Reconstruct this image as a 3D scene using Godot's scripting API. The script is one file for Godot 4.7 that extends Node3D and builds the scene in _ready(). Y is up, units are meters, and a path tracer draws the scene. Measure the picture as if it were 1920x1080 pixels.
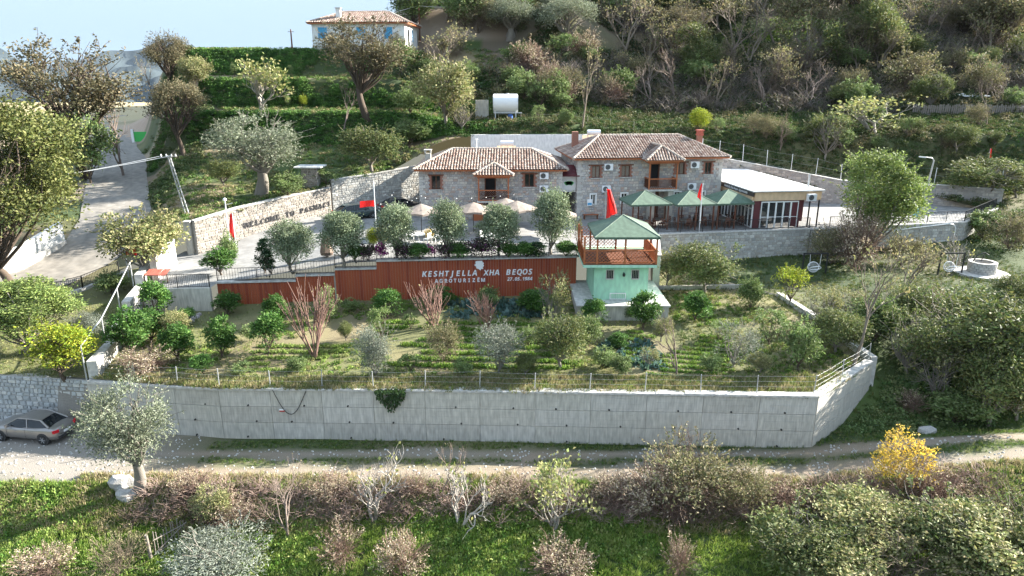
extends Node3D

# ---------------------------------------------------------------- the scene
func _ready() -> void:
	var cam := Camera3D.new()
	cam.name = "camera"
	cam.position = Vector3(0, 20, 0)
	cam.rotation.x = deg_to_rad(-16.7)
	cam.fov = 45.2
	cam.far = 30000
	add_child(cam)
	cam.current = true
	var we := WorldEnvironment.new()
	we.name = "environment"
	var env := Environment.new()
	env.background_mode = Environment.BG_SKY
	var sky := Sky.new()
	var sm_ := ProceduralSkyMaterial.new()
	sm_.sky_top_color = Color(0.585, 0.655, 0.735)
	sm_.sky_horizon_color = Color(0.43, 0.495, 0.545)
	sm_.sky_curve = 0.16
	sm_.ground_horizon_color = Color(0.5, 0.52, 0.52)
	sm_.ground_bottom_color = Color(0.35, 0.35, 0.32)
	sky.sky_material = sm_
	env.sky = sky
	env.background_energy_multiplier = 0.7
	env.tonemap_mode = Environment.TONE_MAPPER_LINEAR
	env.tonemap_exposure = 4.8
	env.sdfgi_enabled = true
	env.ssao_enabled = true
	env.ssil_enabled = true
	env.fog_enabled = true
	env.fog_density = 0.00002
	env.fog_light_color = Color(0.78, 0.86, 0.95)
	we.environment = env
	add_child(we)
	var sun := DirectionalLight3D.new()
	sun.name = "sun"
	sun.light_energy = 1.6
	sun.light_color = Color(1.0, 0.975, 0.93)
	sun.light_angular_distance = 0.5
	sun.shadow_enabled = true
	add_child(sun)
	var el := deg_to_rad(27.0)
	sun.look_at_from_position(Vector3.ZERO, Vector3(-0.935 * cos(el), -sin(el), 0.355 * cos(el)))
	noise.seed = 5
	noise.frequency = 0.02
	noise.fractal_octaves = 3
	rng.seed = 1
	materials()
	var pane := mat("pane", 0.05, 0.06, 0.07, 0.06)
	pane.transparency = BaseMaterial3D.TRANSPARENCY_ALPHA
	pane.albedo_color.a = 0.35
	build_ground()
	build_walls()
	build_red_wall()
	build_houses()
	plant_kinds()
	plants()
	ground_cover()

# ---------------------------------------------------------------- helpers: shapes
class MB:
	var v := PackedVector3Array()
	var n := PackedVector3Array()
	var c := PackedColorArray()
	var col := Color.WHITE
	func tri(p: Vector3, q: Vector3, r: Vector3) -> void:
		var m := (q - p).cross(r - p).normalized()
		v.append(p); v.append(r); v.append(q)
		n.append(m); n.append(m); n.append(m)
		c.append(col); c.append(col); c.append(col)
	func quad(p: Vector3, q: Vector3, r: Vector3, s: Vector3) -> void:
		tri(p, q, r)
		tri(p, r, s)
	func tri_n(p: Vector3, q: Vector3, r: Vector3, a: Vector3, b: Vector3, d: Vector3) -> void:
		v.append(p); v.append(r); v.append(q)
		n.append(a); n.append(d); n.append(b)
		c.append(col); c.append(col); c.append(col)
	func box(t: Transform3D, s: Vector3) -> void:
		var h := s * 0.5
		var a := t * Vector3(-h.x, -h.y, h.z); var b := t * Vector3(h.x, -h.y, h.z)
		var d := t * Vector3(h.x, h.y, h.z); var e := t * Vector3(-h.x, h.y, h.z)
		var f := t * Vector3(-h.x, -h.y, -h.z); var g := t * Vector3(h.x, -h.y, -h.z)
		var i := t * Vector3(h.x, h.y, -h.z); var j := t * Vector3(-h.x, h.y, -h.z)
		quad(a, b, d, e); quad(g, f, j, i); quad(b, g, i, d); quad(f, a, e, j); quad(e, d, i, j); quad(f, g, b, a)
	func bx(x0: float, x1: float, y0: float, y1: float, z0: float, z1: float) -> void:
		box(Transform3D(Basis(), Vector3((x0 + x1) / 2, (y0 + y1) / 2, (z0 + z1) / 2)), Vector3(x1 - x0, y1 - y0, z1 - z0))
	func tube(path: Array, radii: Array, k := 6, cap := true) -> void:
		var rings := []
		var norms := []
		for i in path.size():
			var dir: Vector3 = (path[mini(i + 1, path.size() - 1)] - path[maxi(i - 1, 0)]).normalized()
			var side := dir.cross(Vector3(0.13, 0.2, 0.97)).normalized() if absf(dir.z) < 0.9 else dir.cross(Vector3(0, 1, 0.1)).normalized()
			var up := side.cross(dir)
			var ring := []
			var nr := []
			for j in k:
				var a := TAU * j / k
				var o := side * cos(a) + up * sin(a)
				ring.append(path[i] + o * radii[i])
				nr.append(o)
			rings.append(ring); norms.append(nr)
		for i in path.size() - 1:
			for j in k:
				var m := (j + 1) % k
				tri_n(rings[i][j], rings[i + 1][j], rings[i + 1][m], norms[i][j], norms[i + 1][j], norms[i + 1][m])
				tri_n(rings[i][j], rings[i + 1][m], rings[i][m], norms[i][j], norms[i + 1][m], norms[i][m])
		if cap:
			for j in range(1, k - 1):
				tri(rings[-1][0], rings[-1][j + 1], rings[-1][j])
				tri(rings[0][0], rings[0][j], rings[0][j + 1])
	func rod(a: Vector3, b: Vector3, r: float, k := 6) -> void:
		tube([a, b], [r, r], k)
	func bar(a: Vector3, b: Vector3, w: float, h: float) -> void:   # a rectangular bar from a to b
		var dir := (b - a).normalized()
		var up := Vector3.UP if absf(dir.y) < 0.95 else Vector3.BACK
		var side := dir.cross(up).normalized()
		up = side.cross(dir)
		box(Transform3D(Basis(side, up, -dir), (a + b) / 2), Vector3(w, h, a.distance_to(b)))
	func lathe(at: Vector3, prof: Array, k := 14) -> void:          # prof: [radius, y]
		for i in prof.size() - 1:
			for j in k:
				var a := TAU * j / k; var b := TAU * (j + 1) / k
				var p: Array = prof[i]; var q: Array = prof[i + 1]
				var p0 := at + Vector3(cos(a) * p[0], p[1], sin(a) * p[0]); var p1 := at + Vector3(cos(b) * p[0], p[1], sin(b) * p[0])
				var q0 := at + Vector3(cos(a) * q[0], q[1], sin(a) * q[0]); var q1 := at + Vector3(cos(b) * q[0], q[1], sin(b) * q[0])
				if p[0] > 1e-4: tri(p0, q1, p1)
				if q[0] > 1e-4: tri(p0, q0, q1)
	func mesh() -> ArrayMesh:
		var arr := []
		arr.resize(Mesh.ARRAY_MAX)
		arr[Mesh.ARRAY_VERTEX] = v
		arr[Mesh.ARRAY_NORMAL] = n
		arr[Mesh.ARRAY_COLOR] = c
		var m := ArrayMesh.new()
		m.add_surface_from_arrays(Mesh.PRIMITIVE_TRIANGLES, arr)
		return m

var rng := RandomNumberGenerator.new()
var noise := FastNoiseLite.new()
var fine := FastNoiseLite.new()
var taken := {}
var M := {}

func numbered(called: String) -> String:
	taken[called] = taken.get(called, -1) + 1
	return called if taken[called] == 0 else "%s_%03d" % [called, taken[called]]

func obj(called: String, shape, material: Material, parent: Node = null) -> MeshInstance3D:
	var o := MeshInstance3D.new()
	o.mesh = shape.mesh() if shape is MB else shape
	o.material_override = material
	if parent == null:
		o.name = numbered(called)
		add_child(o)
	else:
		o.name = called
		parent.add_child(o, true)
	return o

func tag(o: Node, label: String, category: String, group := "") -> Node:
	o.set_meta("label", label)
	o.set_meta("category", category)
	if group: o.set_meta("group", group)
	return o

func thing(called: String, label: String, category: String, at := Vector3.ZERO, turn := 0.0, group := "") -> Node3D:
	var o := Node3D.new()
	o.name = numbered(called)
	add_child(o)
	o.position = at
	o.rotation.y = turn
	tag(o, label, category, group)
	return o

func dup(root: Node3D, at: Vector3, turn: float, label := "", group := "") -> Node3D:
	var r: Node3D = root.duplicate()
	r.name = numbered(String(root.name).trim_suffix("_000").rstrip("0123456789").rstrip("_"))
	add_child(r)
	r.position = at
	r.rotation.y = turn
	if label: r.set_meta("label", label)
	if group: r.set_meta("group", group)
	return r

func setting(o: Node, label: String) -> Node:
	o.set_meta("kind", "structure")
	o.set_meta("label", label)
	return o

func stuff(o: Node) -> Node:
	o.set_meta("kind", "stuff")
	return o

func rr(a: float, b: float) -> float:
	return rng.randf_range(a, b)

func ri(a: int, b: int) -> int:
	return rng.randi_range(a, b)

func mixc(cols: Array, jitter := 0.12) -> Color:
	var a: Color = cols[ri(0, cols.size() - 1)]
	var b: Color = cols[ri(0, cols.size() - 1)]
	var k := a.lerp(b, rng.randf()) * rr(1.0 - jitter, 1.0 + jitter)
	k.a = 1.0
	return k

func lin(r: float, g: float, b: float) -> Color:
	return Color(r, g, b).linear_to_srgb()

func ntex(freq: float, lo: float, hi: float, octaves := 4, seed_ := 1, size := 512) -> NoiseTexture2D:
	var f := FastNoiseLite.new()
	f.noise_type = FastNoiseLite.TYPE_SIMPLEX_SMOOTH
	f.frequency = freq
	f.fractal_octaves = octaves
	f.seed = seed_
	var t := NoiseTexture2D.new()
	t.width = size; t.height = size
	t.seamless = true
	t.noise = f
	var g := Gradient.new()
	g.set_color(0, Color(lo, lo, lo)); g.set_color(1, Color(hi, hi, hi))
	t.color_ramp = g
	return t

# r, g, b are linear base colours
func mat(called: String, r: float, g: float, b: float, rough := 0.9, tex: Texture2D = null, scale := Vector3.ONE, bump := 0.0, vc := false) -> StandardMaterial3D:
	var m := StandardMaterial3D.new()
	m.resource_name = called
	m.albedo_color = lin(r, g, b)
	m.roughness = rough
	m.vertex_color_use_as_albedo = vc
	if tex:
		m.albedo_texture = tex
		m.uv1_triplanar = true
		m.uv1_world_triplanar = true
		m.uv1_scale = scale
		if bump > 0.0:
			m.heightmap_enabled = true
			m.heightmap_texture = tex
			m.heightmap_scale = bump
	M[called] = m
	return m

func materials() -> void:
	var grain := ntex(0.03, 0.72, 1.0, 5, 3)
	var patch := ntex(0.008, 0.76, 1.0, 5, 7)
	var speck := ntex(0.12, 0.55, 1.0, 3, 11)
	var streak := ntex(0.02, 0.86, 1.0, 5, 19)
	var drips := ntex(0.05, 0.8, 1.0, 4, 23)
	mat("soil", 1, 1, 1, 0.95, grain, Vector3(0.9, 0.9, 0.9), 6.0, true)
	mat("leaf", 1.22, 1.26, 1.3, 0.6, null, Vector3.ONE, 0, true)
	M.leaf.backlight_enabled = true
	M.leaf.backlight = Color(0.78, 0.78, 0.74)
	M.leaf.metallic_specular = 0.35
	mat("bark", 1, 1, 1, 0.95, grain, Vector3(2.5, 0.8, 2.5), 3.0, true)
	mat("stone", 1.38, 1.42, 1.45, 0.9, speck, Vector3(0.8, 0.8, 0.8), 2.0, true)
	mat("mortar", 0.5, 0.47, 0.43, 0.95, grain, Vector3(1.2, 1.2, 1.2), 2.0)
	mat("concrete", 0.68, 0.65, 0.57, 0.85, streak, Vector3(0.22, 0.1, 0.22))
	mat("concrete_pale", 0.71, 0.68, 0.61, 0.85, streak, Vector3(0.18, 0.09, 0.18))
	mat("concrete_dull", 0.63, 0.6, 0.53, 0.85, streak, Vector3(0.26, 0.1, 0.26))
	for k in ["concrete", "concrete_pale", "concrete_dull"]:      # stains that have run down the face
		var c: StandardMaterial3D = M[k]
		c.detail_enabled = true
		c.detail_blend_mode = BaseMaterial3D.BLEND_MODE_MUL
		c.detail_uv_layer = BaseMaterial3D.DETAIL_UV_2
		c.detail_albedo = drips
		c.uv2_triplanar = true
		c.uv2_world_triplanar = true
		c.uv2_scale = Vector3(0.3, 0.03, 0.3)
	mat("concrete_cap", 0.6, 0.58, 0.54, 0.9, patch, Vector3(0.5, 0.5, 0.5), 1.5)
	mat("paving", 0.29, 0.285, 0.275, 0.85, patch, Vector3(0.16, 0.16, 0.16), 1.0)
	mat("road", 0.31, 0.29, 0.26, 0.9, patch, Vector3(0.22, 0.22, 0.22), 1.0, true)
	mat("render_white", 0.86, 0.86, 0.84, 0.85, streak, Vector3(0.3, 0.12, 0.3))
	mat("mint", 0.4, 0.71, 0.5, 0.8, streak, Vector3(0.25, 0.1, 0.25))
	mat("mint_trim", 0.46, 0.76, 0.58, 0.8, streak, Vector3(0.25, 0.1, 0.25))
	for i in 4:
		mat("plank%d" % i, [0.42, 0.47, 0.34, 0.45][i], [0.085, 0.105, 0.06, 0.1][i], [0.032, 0.04, 0.024, 0.034][i], 0.7, grain, Vector3(4, 0.35, 4), 1.0)
	mat("wood_orange", 0.55, 0.17, 0.06, 0.6, grain, Vector3(3, 3, 3), 0.5)
	mat("wood_dark", 0.19, 0.065, 0.03, 0.65, grain, Vector3(3, 1, 3), 0.5)
	mat("wood_grey", 0.3, 0.26, 0.22, 0.9, grain, Vector3(3, 1, 3), 1.0)
	mat("brick_red", 0.52, 0.24, 0.17, 0.9, speck, Vector3(1.5, 1.5, 1.5), 1.0)
	mat("tile", 1, 1, 1, 0.85, speck, Vector3(1.2, 1.2, 1.2), 0.5, true)
	mat("white_paint", 0.8, 0.8, 0.78, 0.5)
	mat("white_roof", 0.84, 0.84, 0.83, 0.6, patch, Vector3(0.1, 0.1, 0.1))
	mat("beige", 0.74, 0.53, 0.33, 0.8, streak, Vector3(0.2, 0.1, 0.2))
	mat("sign_dark", 0.05, 0.04, 0.038, 0.6)
	mat("glass_dark", 0.012, 0.016, 0.02, 0.08)
	mat("curtain", 0.3, 0.25, 0.2, 0.9)
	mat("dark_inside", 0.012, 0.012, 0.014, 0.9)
	mat("metal_black", 0.02, 0.02, 0.022, 0.5)
	mat("metal_grey", 0.45, 0.46, 0.47, 0.45)
	M.metal_grey.metallic = 0.4
	mat("metal_white", 0.75, 0.76, 0.77, 0.4)
	mat("canvas_green", 0.115, 0.18, 0.125, 0.8, patch, Vector3(0.5, 0.5, 0.5), 0.4)
	mat("canvas_green_pale", 0.27, 0.34, 0.26, 0.8, patch, Vector3(0.5, 0.5, 0.5), 0.4)
	mat("canvas_beige", 0.34, 0.28, 0.235, 0.85, patch, Vector3(0.5, 0.5, 0.5), 0.4)
	mat("canvas_brown", 0.25, 0.18, 0.14, 0.85, patch, Vector3(0.5, 0.5, 0.5), 0.4)
	for k in ["canvas_green", "canvas_green_pale", "canvas_beige"]:
		M[k].backlight_enabled = true
		M[k].backlight = M[k].albedo_color * 0.8
	mat("flag_red", 0.45, 0.022, 0.02, 0.75)
	M.flag_red.backlight_enabled = true
	M.flag_red.backlight = Color(0.62, 0.06, 0.05)
	mat("roof_red", 0.5, 0.13, 0.09, 0.8, patch, Vector3(0.5, 0.5, 0.5))
	mat("maroon", 0.1, 0.02, 0.025, 0.6)
	mat("blue_paint", 0.07, 0.33, 0.56, 0.6)
	mat("car_bronze", 0.27, 0.25, 0.235, 0.28)
	M.car_bronze.metallic = 0.6; M.car_bronze.clearcoat_enabled = true
	mat("car_green", 0.012, 0.035, 0.033, 0.25)
	M.car_green.clearcoat_enabled = true
	mat("car_black", 0.012, 0.013, 0.016, 0.25)
	M.car_black.clearcoat_enabled = true
	mat("car_glass", 0.01, 0.013, 0.016, 0.05)
	mat("rubber", 0.015, 0.015, 0.015, 0.85)
	mat("alloy", 0.55, 0.56, 0.58, 0.35)
	M.alloy.metallic = 0.7
	mat("lamp_red", 0.5, 0.01, 0.02, 0.25)
	mat("lamp_clear", 0.6, 0.62, 0.65, 0.15)
	mat("plastic_dark", 0.03, 0.03, 0.03, 0.7)
	mat("letter_white", 0.82, 0.82, 0.82, 0.5)
	mat("letter_dark", 0.03, 0.03, 0.032, 0.5)
	mat("green_sign", 0.05, 0.42, 0.08, 0.5)
	mat("tank_blue", 0.04, 0.12, 0.4, 0.5)
	mat("terracotta", 0.38, 0.14, 0.07, 0.8)
	mat("cloth_white", 0.8, 0.8, 0.8, 0.8)
	mat("rock", 0.5, 0.48, 0.45, 0.95, grain, Vector3(0.8, 0.8, 0.8), 5.0)
	mat("hill_far", 0.035, 0.05, 0.055, 1.0)
	mat("field", 0.45, 0.36, 0.2, 1.0)

# ---------------------------------------------------------------- the lie of the land (d is the distance north of the origin, -z)
func pw(v: float, pts: Array) -> float:
	if v <= pts[0][0]:
		return pts[0][1]
	for i in range(1, pts.size()):
		if v <= pts[i][0]:
			return lerpf(pts[i - 1][1], pts[i][1], (v - pts[i - 1][0]) / (pts[i][0] - pts[i - 1][0]))
	return pts[-1][1]

func sm(a: float, b: float, v: float) -> float:
	return smoothstep(a, b, v)

func road_x(d: float) -> float:
	return pw(d, [[46.6, -41.5], [51, -36.3], [57, -34.8], [65, -37.6], [91.8, -51.3], [125, -70], [300, -165]])

func outside_y(x: float, z: float) -> float:
	var d := -z
	var near := pw(d, [[-60, -8], [12, -4], [24, -2.1], [29.2, -1.15], [31.3, -0.12], [32.2, 0.0], [44, 0.0]])
	near += sm(14, 30, x) * 1.0 + maxf(0.0, x - 30) * 0.03
	if d < 33.0:
		return near
	var back := pw(x, [[-6, 14.0], [8, 14.0], [23.5, 11.4], [36, 9.3], [50, 8.8]])
	var shift := sm(16, 30, x) * 1.2 + 2.4 * (1.0 - sm(24, 33, x))
	var right := pw(d, [[34.4 + shift, 0.0], [36.6 + shift, 1.7], [40 + shift * 0.9, 3.5], [44.5, 3.95], [60, 4.3], [66, 5.4], [72, 7.2], [79, back], [83, lerpf(back, 15.5, 0.75)], [90, 15.9], [125, 33], [200, 64], [300, 84]])
	right += near * (1.0 - sm(34, 38, d))
	var middle := pw(d, [[60, 4.0], [76, back], [79.6, back], [81, 15.2], [85, 15.6], [90, 17.8], [97, 21.6], [103, 24.6], [107, 29.5], [125, 37], [200, 68], [300, 86]])
	var flat := pw(d, [[38, 3.0], [46, 4.2], [51, 4.95], [55, 5.5], [65, 7.9], [78, 9.3], [91, 10.0], [340, 10.0], [900, -70]])
	var steps := pw(d, [[52, 7.0], [58, 8.2], [64, 9.1], [70, 10.0], [76, 11.6], [80, 13.1], [82, 16.3], [86.5, 16.8], [88.7, 20.1], [92.5, 20.6], [95.5, 23.7], [100, 24.1], [112, 24.0], [126, 22.0], [160, 12], [340, 10.0], [900, -70]])
	var edge := road_x(d) + 3.4
	var left := lerpf(flat, steps, sm(edge, edge + pw(d, [[55, 3.0], [80, 4.5], [96, 7.5]]), x) * sm(52, 57, d))
	var y := lerpf(left, middle, sm(-15, -5, x) if d < 96 else sm(lerpf(-15, -28, sm(96, 106, d)), lerpf(-5, -12, sm(96, 106, d)), x))
	y = lerpf(y, right, sm(6, 18, x))
	if x < 20 and d < pw(x, [[-62, 39.7], [-31.5, 38.6], [-24.9, 37.4], [-16.8, 36.45], [-4.95, 36.15], [16.97, 35.2], [20, 37.5]]):
		y = near
	return y

func garden_y(x: float, z: float) -> float:
	var d := -z
	var g := pw(d, [[34, 3.0], [40, 3.35], [46, 3.75], [51, 4.0], [60, 4.3]])
	var l := pw(d, [[37, 2.95], [44, 3.7], [50, 4.7], [56, 5.55]])
	return lerpf(l, g, sm(-28.5, -25.5, x))

func yard_y(x: float, z: float) -> float:
	var slope := pw(x, [[-30.5, 5.35], [-26, 5.45], [-21.5, 5.6], [-12, 6.95], [-9, 7.0]])
	return lerpf(slope, 7.0, sm(56, 67, -z))

var yard := PackedVector2Array([Vector2(-30.3, -54.7), Vector2(-28.2, -51.0), Vector2(-26.8, -48.0), Vector2(-21.9, -48.0), Vector2(-21.9, -49.3), Vector2(4.98, -51.6), Vector2(11.5, -52.0), Vector2(12.9, -59.7), Vector2(27.2, -62.0), Vector2(43.2, -64.9), Vector2(50.6, -71.4), Vector2(46, -75), Vector2(36, -75.5), Vector2(23.5, -79), Vector2(8, -79.6), Vector2(-4, -79.2), Vector2(-9.5, -75.5), Vector2(-18, -70), Vector2(-27.1, -58.1), Vector2(-28.6, -59.0)])
var garden := PackedVector2Array([Vector2(-62, -39.5), Vector2(-31.5, -38.4), Vector2(-24.9, -37.5), Vector2(-16.8, -36.15), Vector2(-4.95, -35.9), Vector2(16.97, -35.0), Vector2(22.1, -39.3), Vector2(20.5, -51), Vector2(12.9, -59.7), Vector2(11.5, -52.0), Vector2(4.98, -51.6), Vector2(-21.9, -49.3), Vector2(-21.9, -48.0), Vector2(-26.8, -48.0), Vector2(-28.2, -51.0), Vector2(-30.3, -54.7), Vector2(-31.2, -54), Vector2(-32.4, -50.5), Vector2(-36.5, -46), Vector2(-48, -42.4), Vector2(-62, -41.0)])

func place_y(x: float, z: float) -> float:
	var p := Vector2(x, z)
	if Geometry2D.is_point_in_polygon(p, yard):
		return yard_y(x, z)
	if Geometry2D.is_point_in_polygon(p, garden):
		return garden_y(x, z)
	return outside_y(x, z)

# ---------------------------------------------------------------- plants
var KINDS := {}
var protos := {}

func leaf(mb: MB, p: Vector3, along: Vector3, face: Vector3, l: float, w: float) -> void:
	var side := along.cross(face).normalized() * w * 0.5
	var mid := p + along * l * 0.45 + face * w * 0.18
	var tip := p + along * l
	mb.tri(p, mid + side, tip)
	mb.tri(p, tip, mid - side)

func rand_dir() -> Vector3:
	var y := rr(-1, 1)
	var a := rr(0, TAU)
	var r := sqrt(1 - y * y)
	return Vector3(cos(a) * r, y, sin(a) * r)

func limb(mb: MB, a: Vector3, b: Vector3, r0: float, r1: float, k := 5, bend := 0.15, seg := 4) -> Array:
	var path := []
	var radii := []
	var l := a.distance_to(b)
	var off := rand_dir() * l * bend
	off.y = absf(off.y) * 0.5
	for i in seg + 1:
		var t := float(i) / seg
		path.append(a.lerp(b, t) + off * sin(t * PI))
		radii.append(lerpf(r0, r1, t))
	mb.tube(path, radii, k, false)
	return path

func grow(mb: MB, tips: Array, p: Vector3, dir: Vector3, len: float, r: float, depth: int, o: Dictionary) -> void:
	var q := p
	var dd := dir
	var path := [p]
	var radii := [r]
	for i in 3:
		dd = (dd + rand_dir() * o.get("wobble", 0.22) + Vector3.UP * o.get("up", 0.08)).normalized()
		q += dd * len / 3
		path.append(q)
		radii.append(lerpf(r, r * 0.62, (i + 1) / 3.0))
	mb.tube(path, radii, 5 if depth > 2 else 3, false)
	if depth <= 0:
		tips.append([q, dd])
		return
	var kids: int = ri(o.get("kids", [2, 3])[0], o.get("kids", [2, 3])[1])
	for i in kids:
		var turn := rand_dir()
		var nd := (dd + (turn - dd * turn.dot(dd)).normalized() * rr(o.get("open", 0.55) * 0.6, o.get("open", 0.55) * 1.3)).normalized()
		var from: Vector3 = path[3] if i == 0 else path[ri(1, 3)]
		grow(mb, tips, from, nd, len * rr(0.62, 0.86), r * 0.62, depth - 1, o)
	if depth < o.get("tipdepth", 0):
		tips.append([q, dd])

# a plant of its kind's own size: [wood, leaves, height, width]
func make_plant(kind: String, seed_: int) -> Array:
	var o: Dictionary = KINDS[kind]
	rng.seed = seed_ * 7919 + kind.hash() % 100000
	var wood := MB.new()
	var green := MB.new()
	wood.col = o.bark
	var h: float = o.h
	var w: float = o.w
	if o.has("grow"):
		var tips := []
		for s in o.get("stems", 1):
			wood.col = mixc([o.bark, o.bark * 0.8, o.bark * 1.15])
			var lean: float = o.get("lean", 0.1)
			var d0 := Vector3(rr(-lean, lean), 1, rr(-lean, lean)).normalized()
			grow(wood, tips, Vector3(rr(-0.1, 0.1) * o.get("stems", 1) * 0.06, -0.15, rr(-0.1, 0.1) * o.get("stems", 1) * 0.06), d0, h * o.grow.len, o.r, o.grow.depth, o.grow)
		for t in tips:
			for i in o.n:
				if rng.randf() > o.get("chance", 1.0):
					continue
				green.col = mixc(o.cols, 0.2)
				var d: Vector3 = (t[1] + rand_dir() * 0.9).normalized()
				leaf(green, t[0] + rand_dir() * o.get("spread", 0.25) * rng.randf(), d, rand_dir(), o.leaf * rr(0.7, 1.35), o.leaf * o.aspect * rr(0.8, 1.2))
	else:
		var th: float = o.th * h
		var top := Vector3(rr(-0.06, 0.06) * h, th, rr(-0.06, 0.06) * h)
		if th > 0.1:
			var trunk := limb(wood, Vector3(0, -0.25, 0), top, o.r * 1.25, o.r * 0.8, 8, o.get("trunk_bend", 0.1), 6)
			if o.get("gnarl", false):
				for i in 3:
					var a := TAU * i / 3 + rr(-0.4, 0.4)
					limb(wood, Vector3(cos(a) * o.r * 0.9, -0.25, sin(a) * o.r * 0.9), top + Vector3(cos(a), 0, sin(a)) * o.r * 0.25 - Vector3(0, th * 0.15, 0), o.r * 0.6, o.r * 0.35, 6, 0.12, 5)
		var nl: int = o.lobes
		for i in nl:
			var t := (i + 0.5) / nl
			var a := i * 2.39996 + rr(-0.4, 0.4)
			var el: float = o.get("el", 0.62)
			var y: float = lerpf(-0.75, 0.95, t) if nl > 3 else rr(-0.2, 0.6)
			var ring := sqrt(maxf(0.0, 1 - y * y)) * rr(0.55, 1.0)
			var taper: float = lerpf(1.0, o.get("taper", 1.0), t)
			var r: float = w * o.lobe_r * rr(0.75, 1.25) * lerpf(1.0, taper, 0.7)
			var cen := Vector3(cos(a) * ring * (w * 0.5 - r * 0.8) * taper, th + (h - th) * (0.5 + y * 0.5 * el) , sin(a) * ring * (w * 0.5 - r * 0.8) * taper)
			cen.y = clampf(cen.y, th * 0.8 + r * 0.45, h - r * 0.75)
			if th > 0.1 or o.get("sticks", false):
				limb(wood, top * rr(0.75, 1.0), cen, o.r * 0.5, o.r * 0.12, 5, 0.18)
				for s in o.get("twigs", 3):
					limb(wood, cen.lerp(top, 0.3), cen + rand_dir() * r * 0.95, o.r * 0.14, 0.008, 3, 0.15, 3)
			var tone: float = rr(0.68, 1.3)
			for j in int(o.n / nl):
				var d := rand_dir()
				if d.y < -0.35 and rng.randf() < 0.6: d.y = -d.y
				var rad: float = r * pow(rng.randf(), 1.0 / o.get("shell", 4.0)) * rr(0.86, 1.12)
				var q: Vector3 = cen + d * rad * Vector3(1, o.get("squash", 0.85), 1)
				# uneven outline: leave gaps where the noise is low
				if noise.get_noise_3d(q.x * 55.0 / w + seed_ * 31, q.y * 55.0 / w, q.z * 55.0 / w) < o.get("gap", -0.16):
					continue
				green.col = mixc(o.cols, 0.2) * tone
				var al := (d * 0.6 + rand_dir() + Vector3(0, o.get("hang", 0.15), 0)).normalized()
				leaf(green, q, al, (d + rand_dir() * 0.8).normalized(), o.leaf * rr(0.7, 1.35), o.leaf * o.aspect * rr(0.8, 1.2))
			for s in o.get("sprays", 0):   # long shoots that break the outline
				var d2 := (rand_dir() + Vector3(0, 0.9, 0)).normalized()
				var p0 := cen + d2 * r * 0.7
				var ln := r * rr(0.4, 0.85)
				limb(wood, p0, p0 + d2 * ln, 0.014, 0.006, 3, 0.1, 2)
				for j in 14:
					green.col = mixc(o.cols, 0.2) * tone
					leaf(green, p0 + d2 * ln * rng.randf(), (d2 * 0.5 + rand_dir()).normalized(), rand_dir(), o.leaf * rr(0.6, 1.1), o.leaf * o.aspect)
	var ys := []
	var ws := []
	for q in [wood.v, green.v]:
		var every := maxi(1, q.size() / 4000)
		for i in range(0, q.size(), every):
			ys.append(q[i].y)
			ws.append(maxf(absf(q[i].x), absf(q[i].z)))
	ys.sort(); ws.sort()
	var hi: float = maxf(0.05, ys[int(ys.size() * 0.985)])
	var wi: float = maxf(0.05, ws[int(ws.size() * 0.975)])
	return [wood.mesh() if wood.v.size() else null, green.mesh() if green.v.size() else null, hi, wi * 2]

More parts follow.
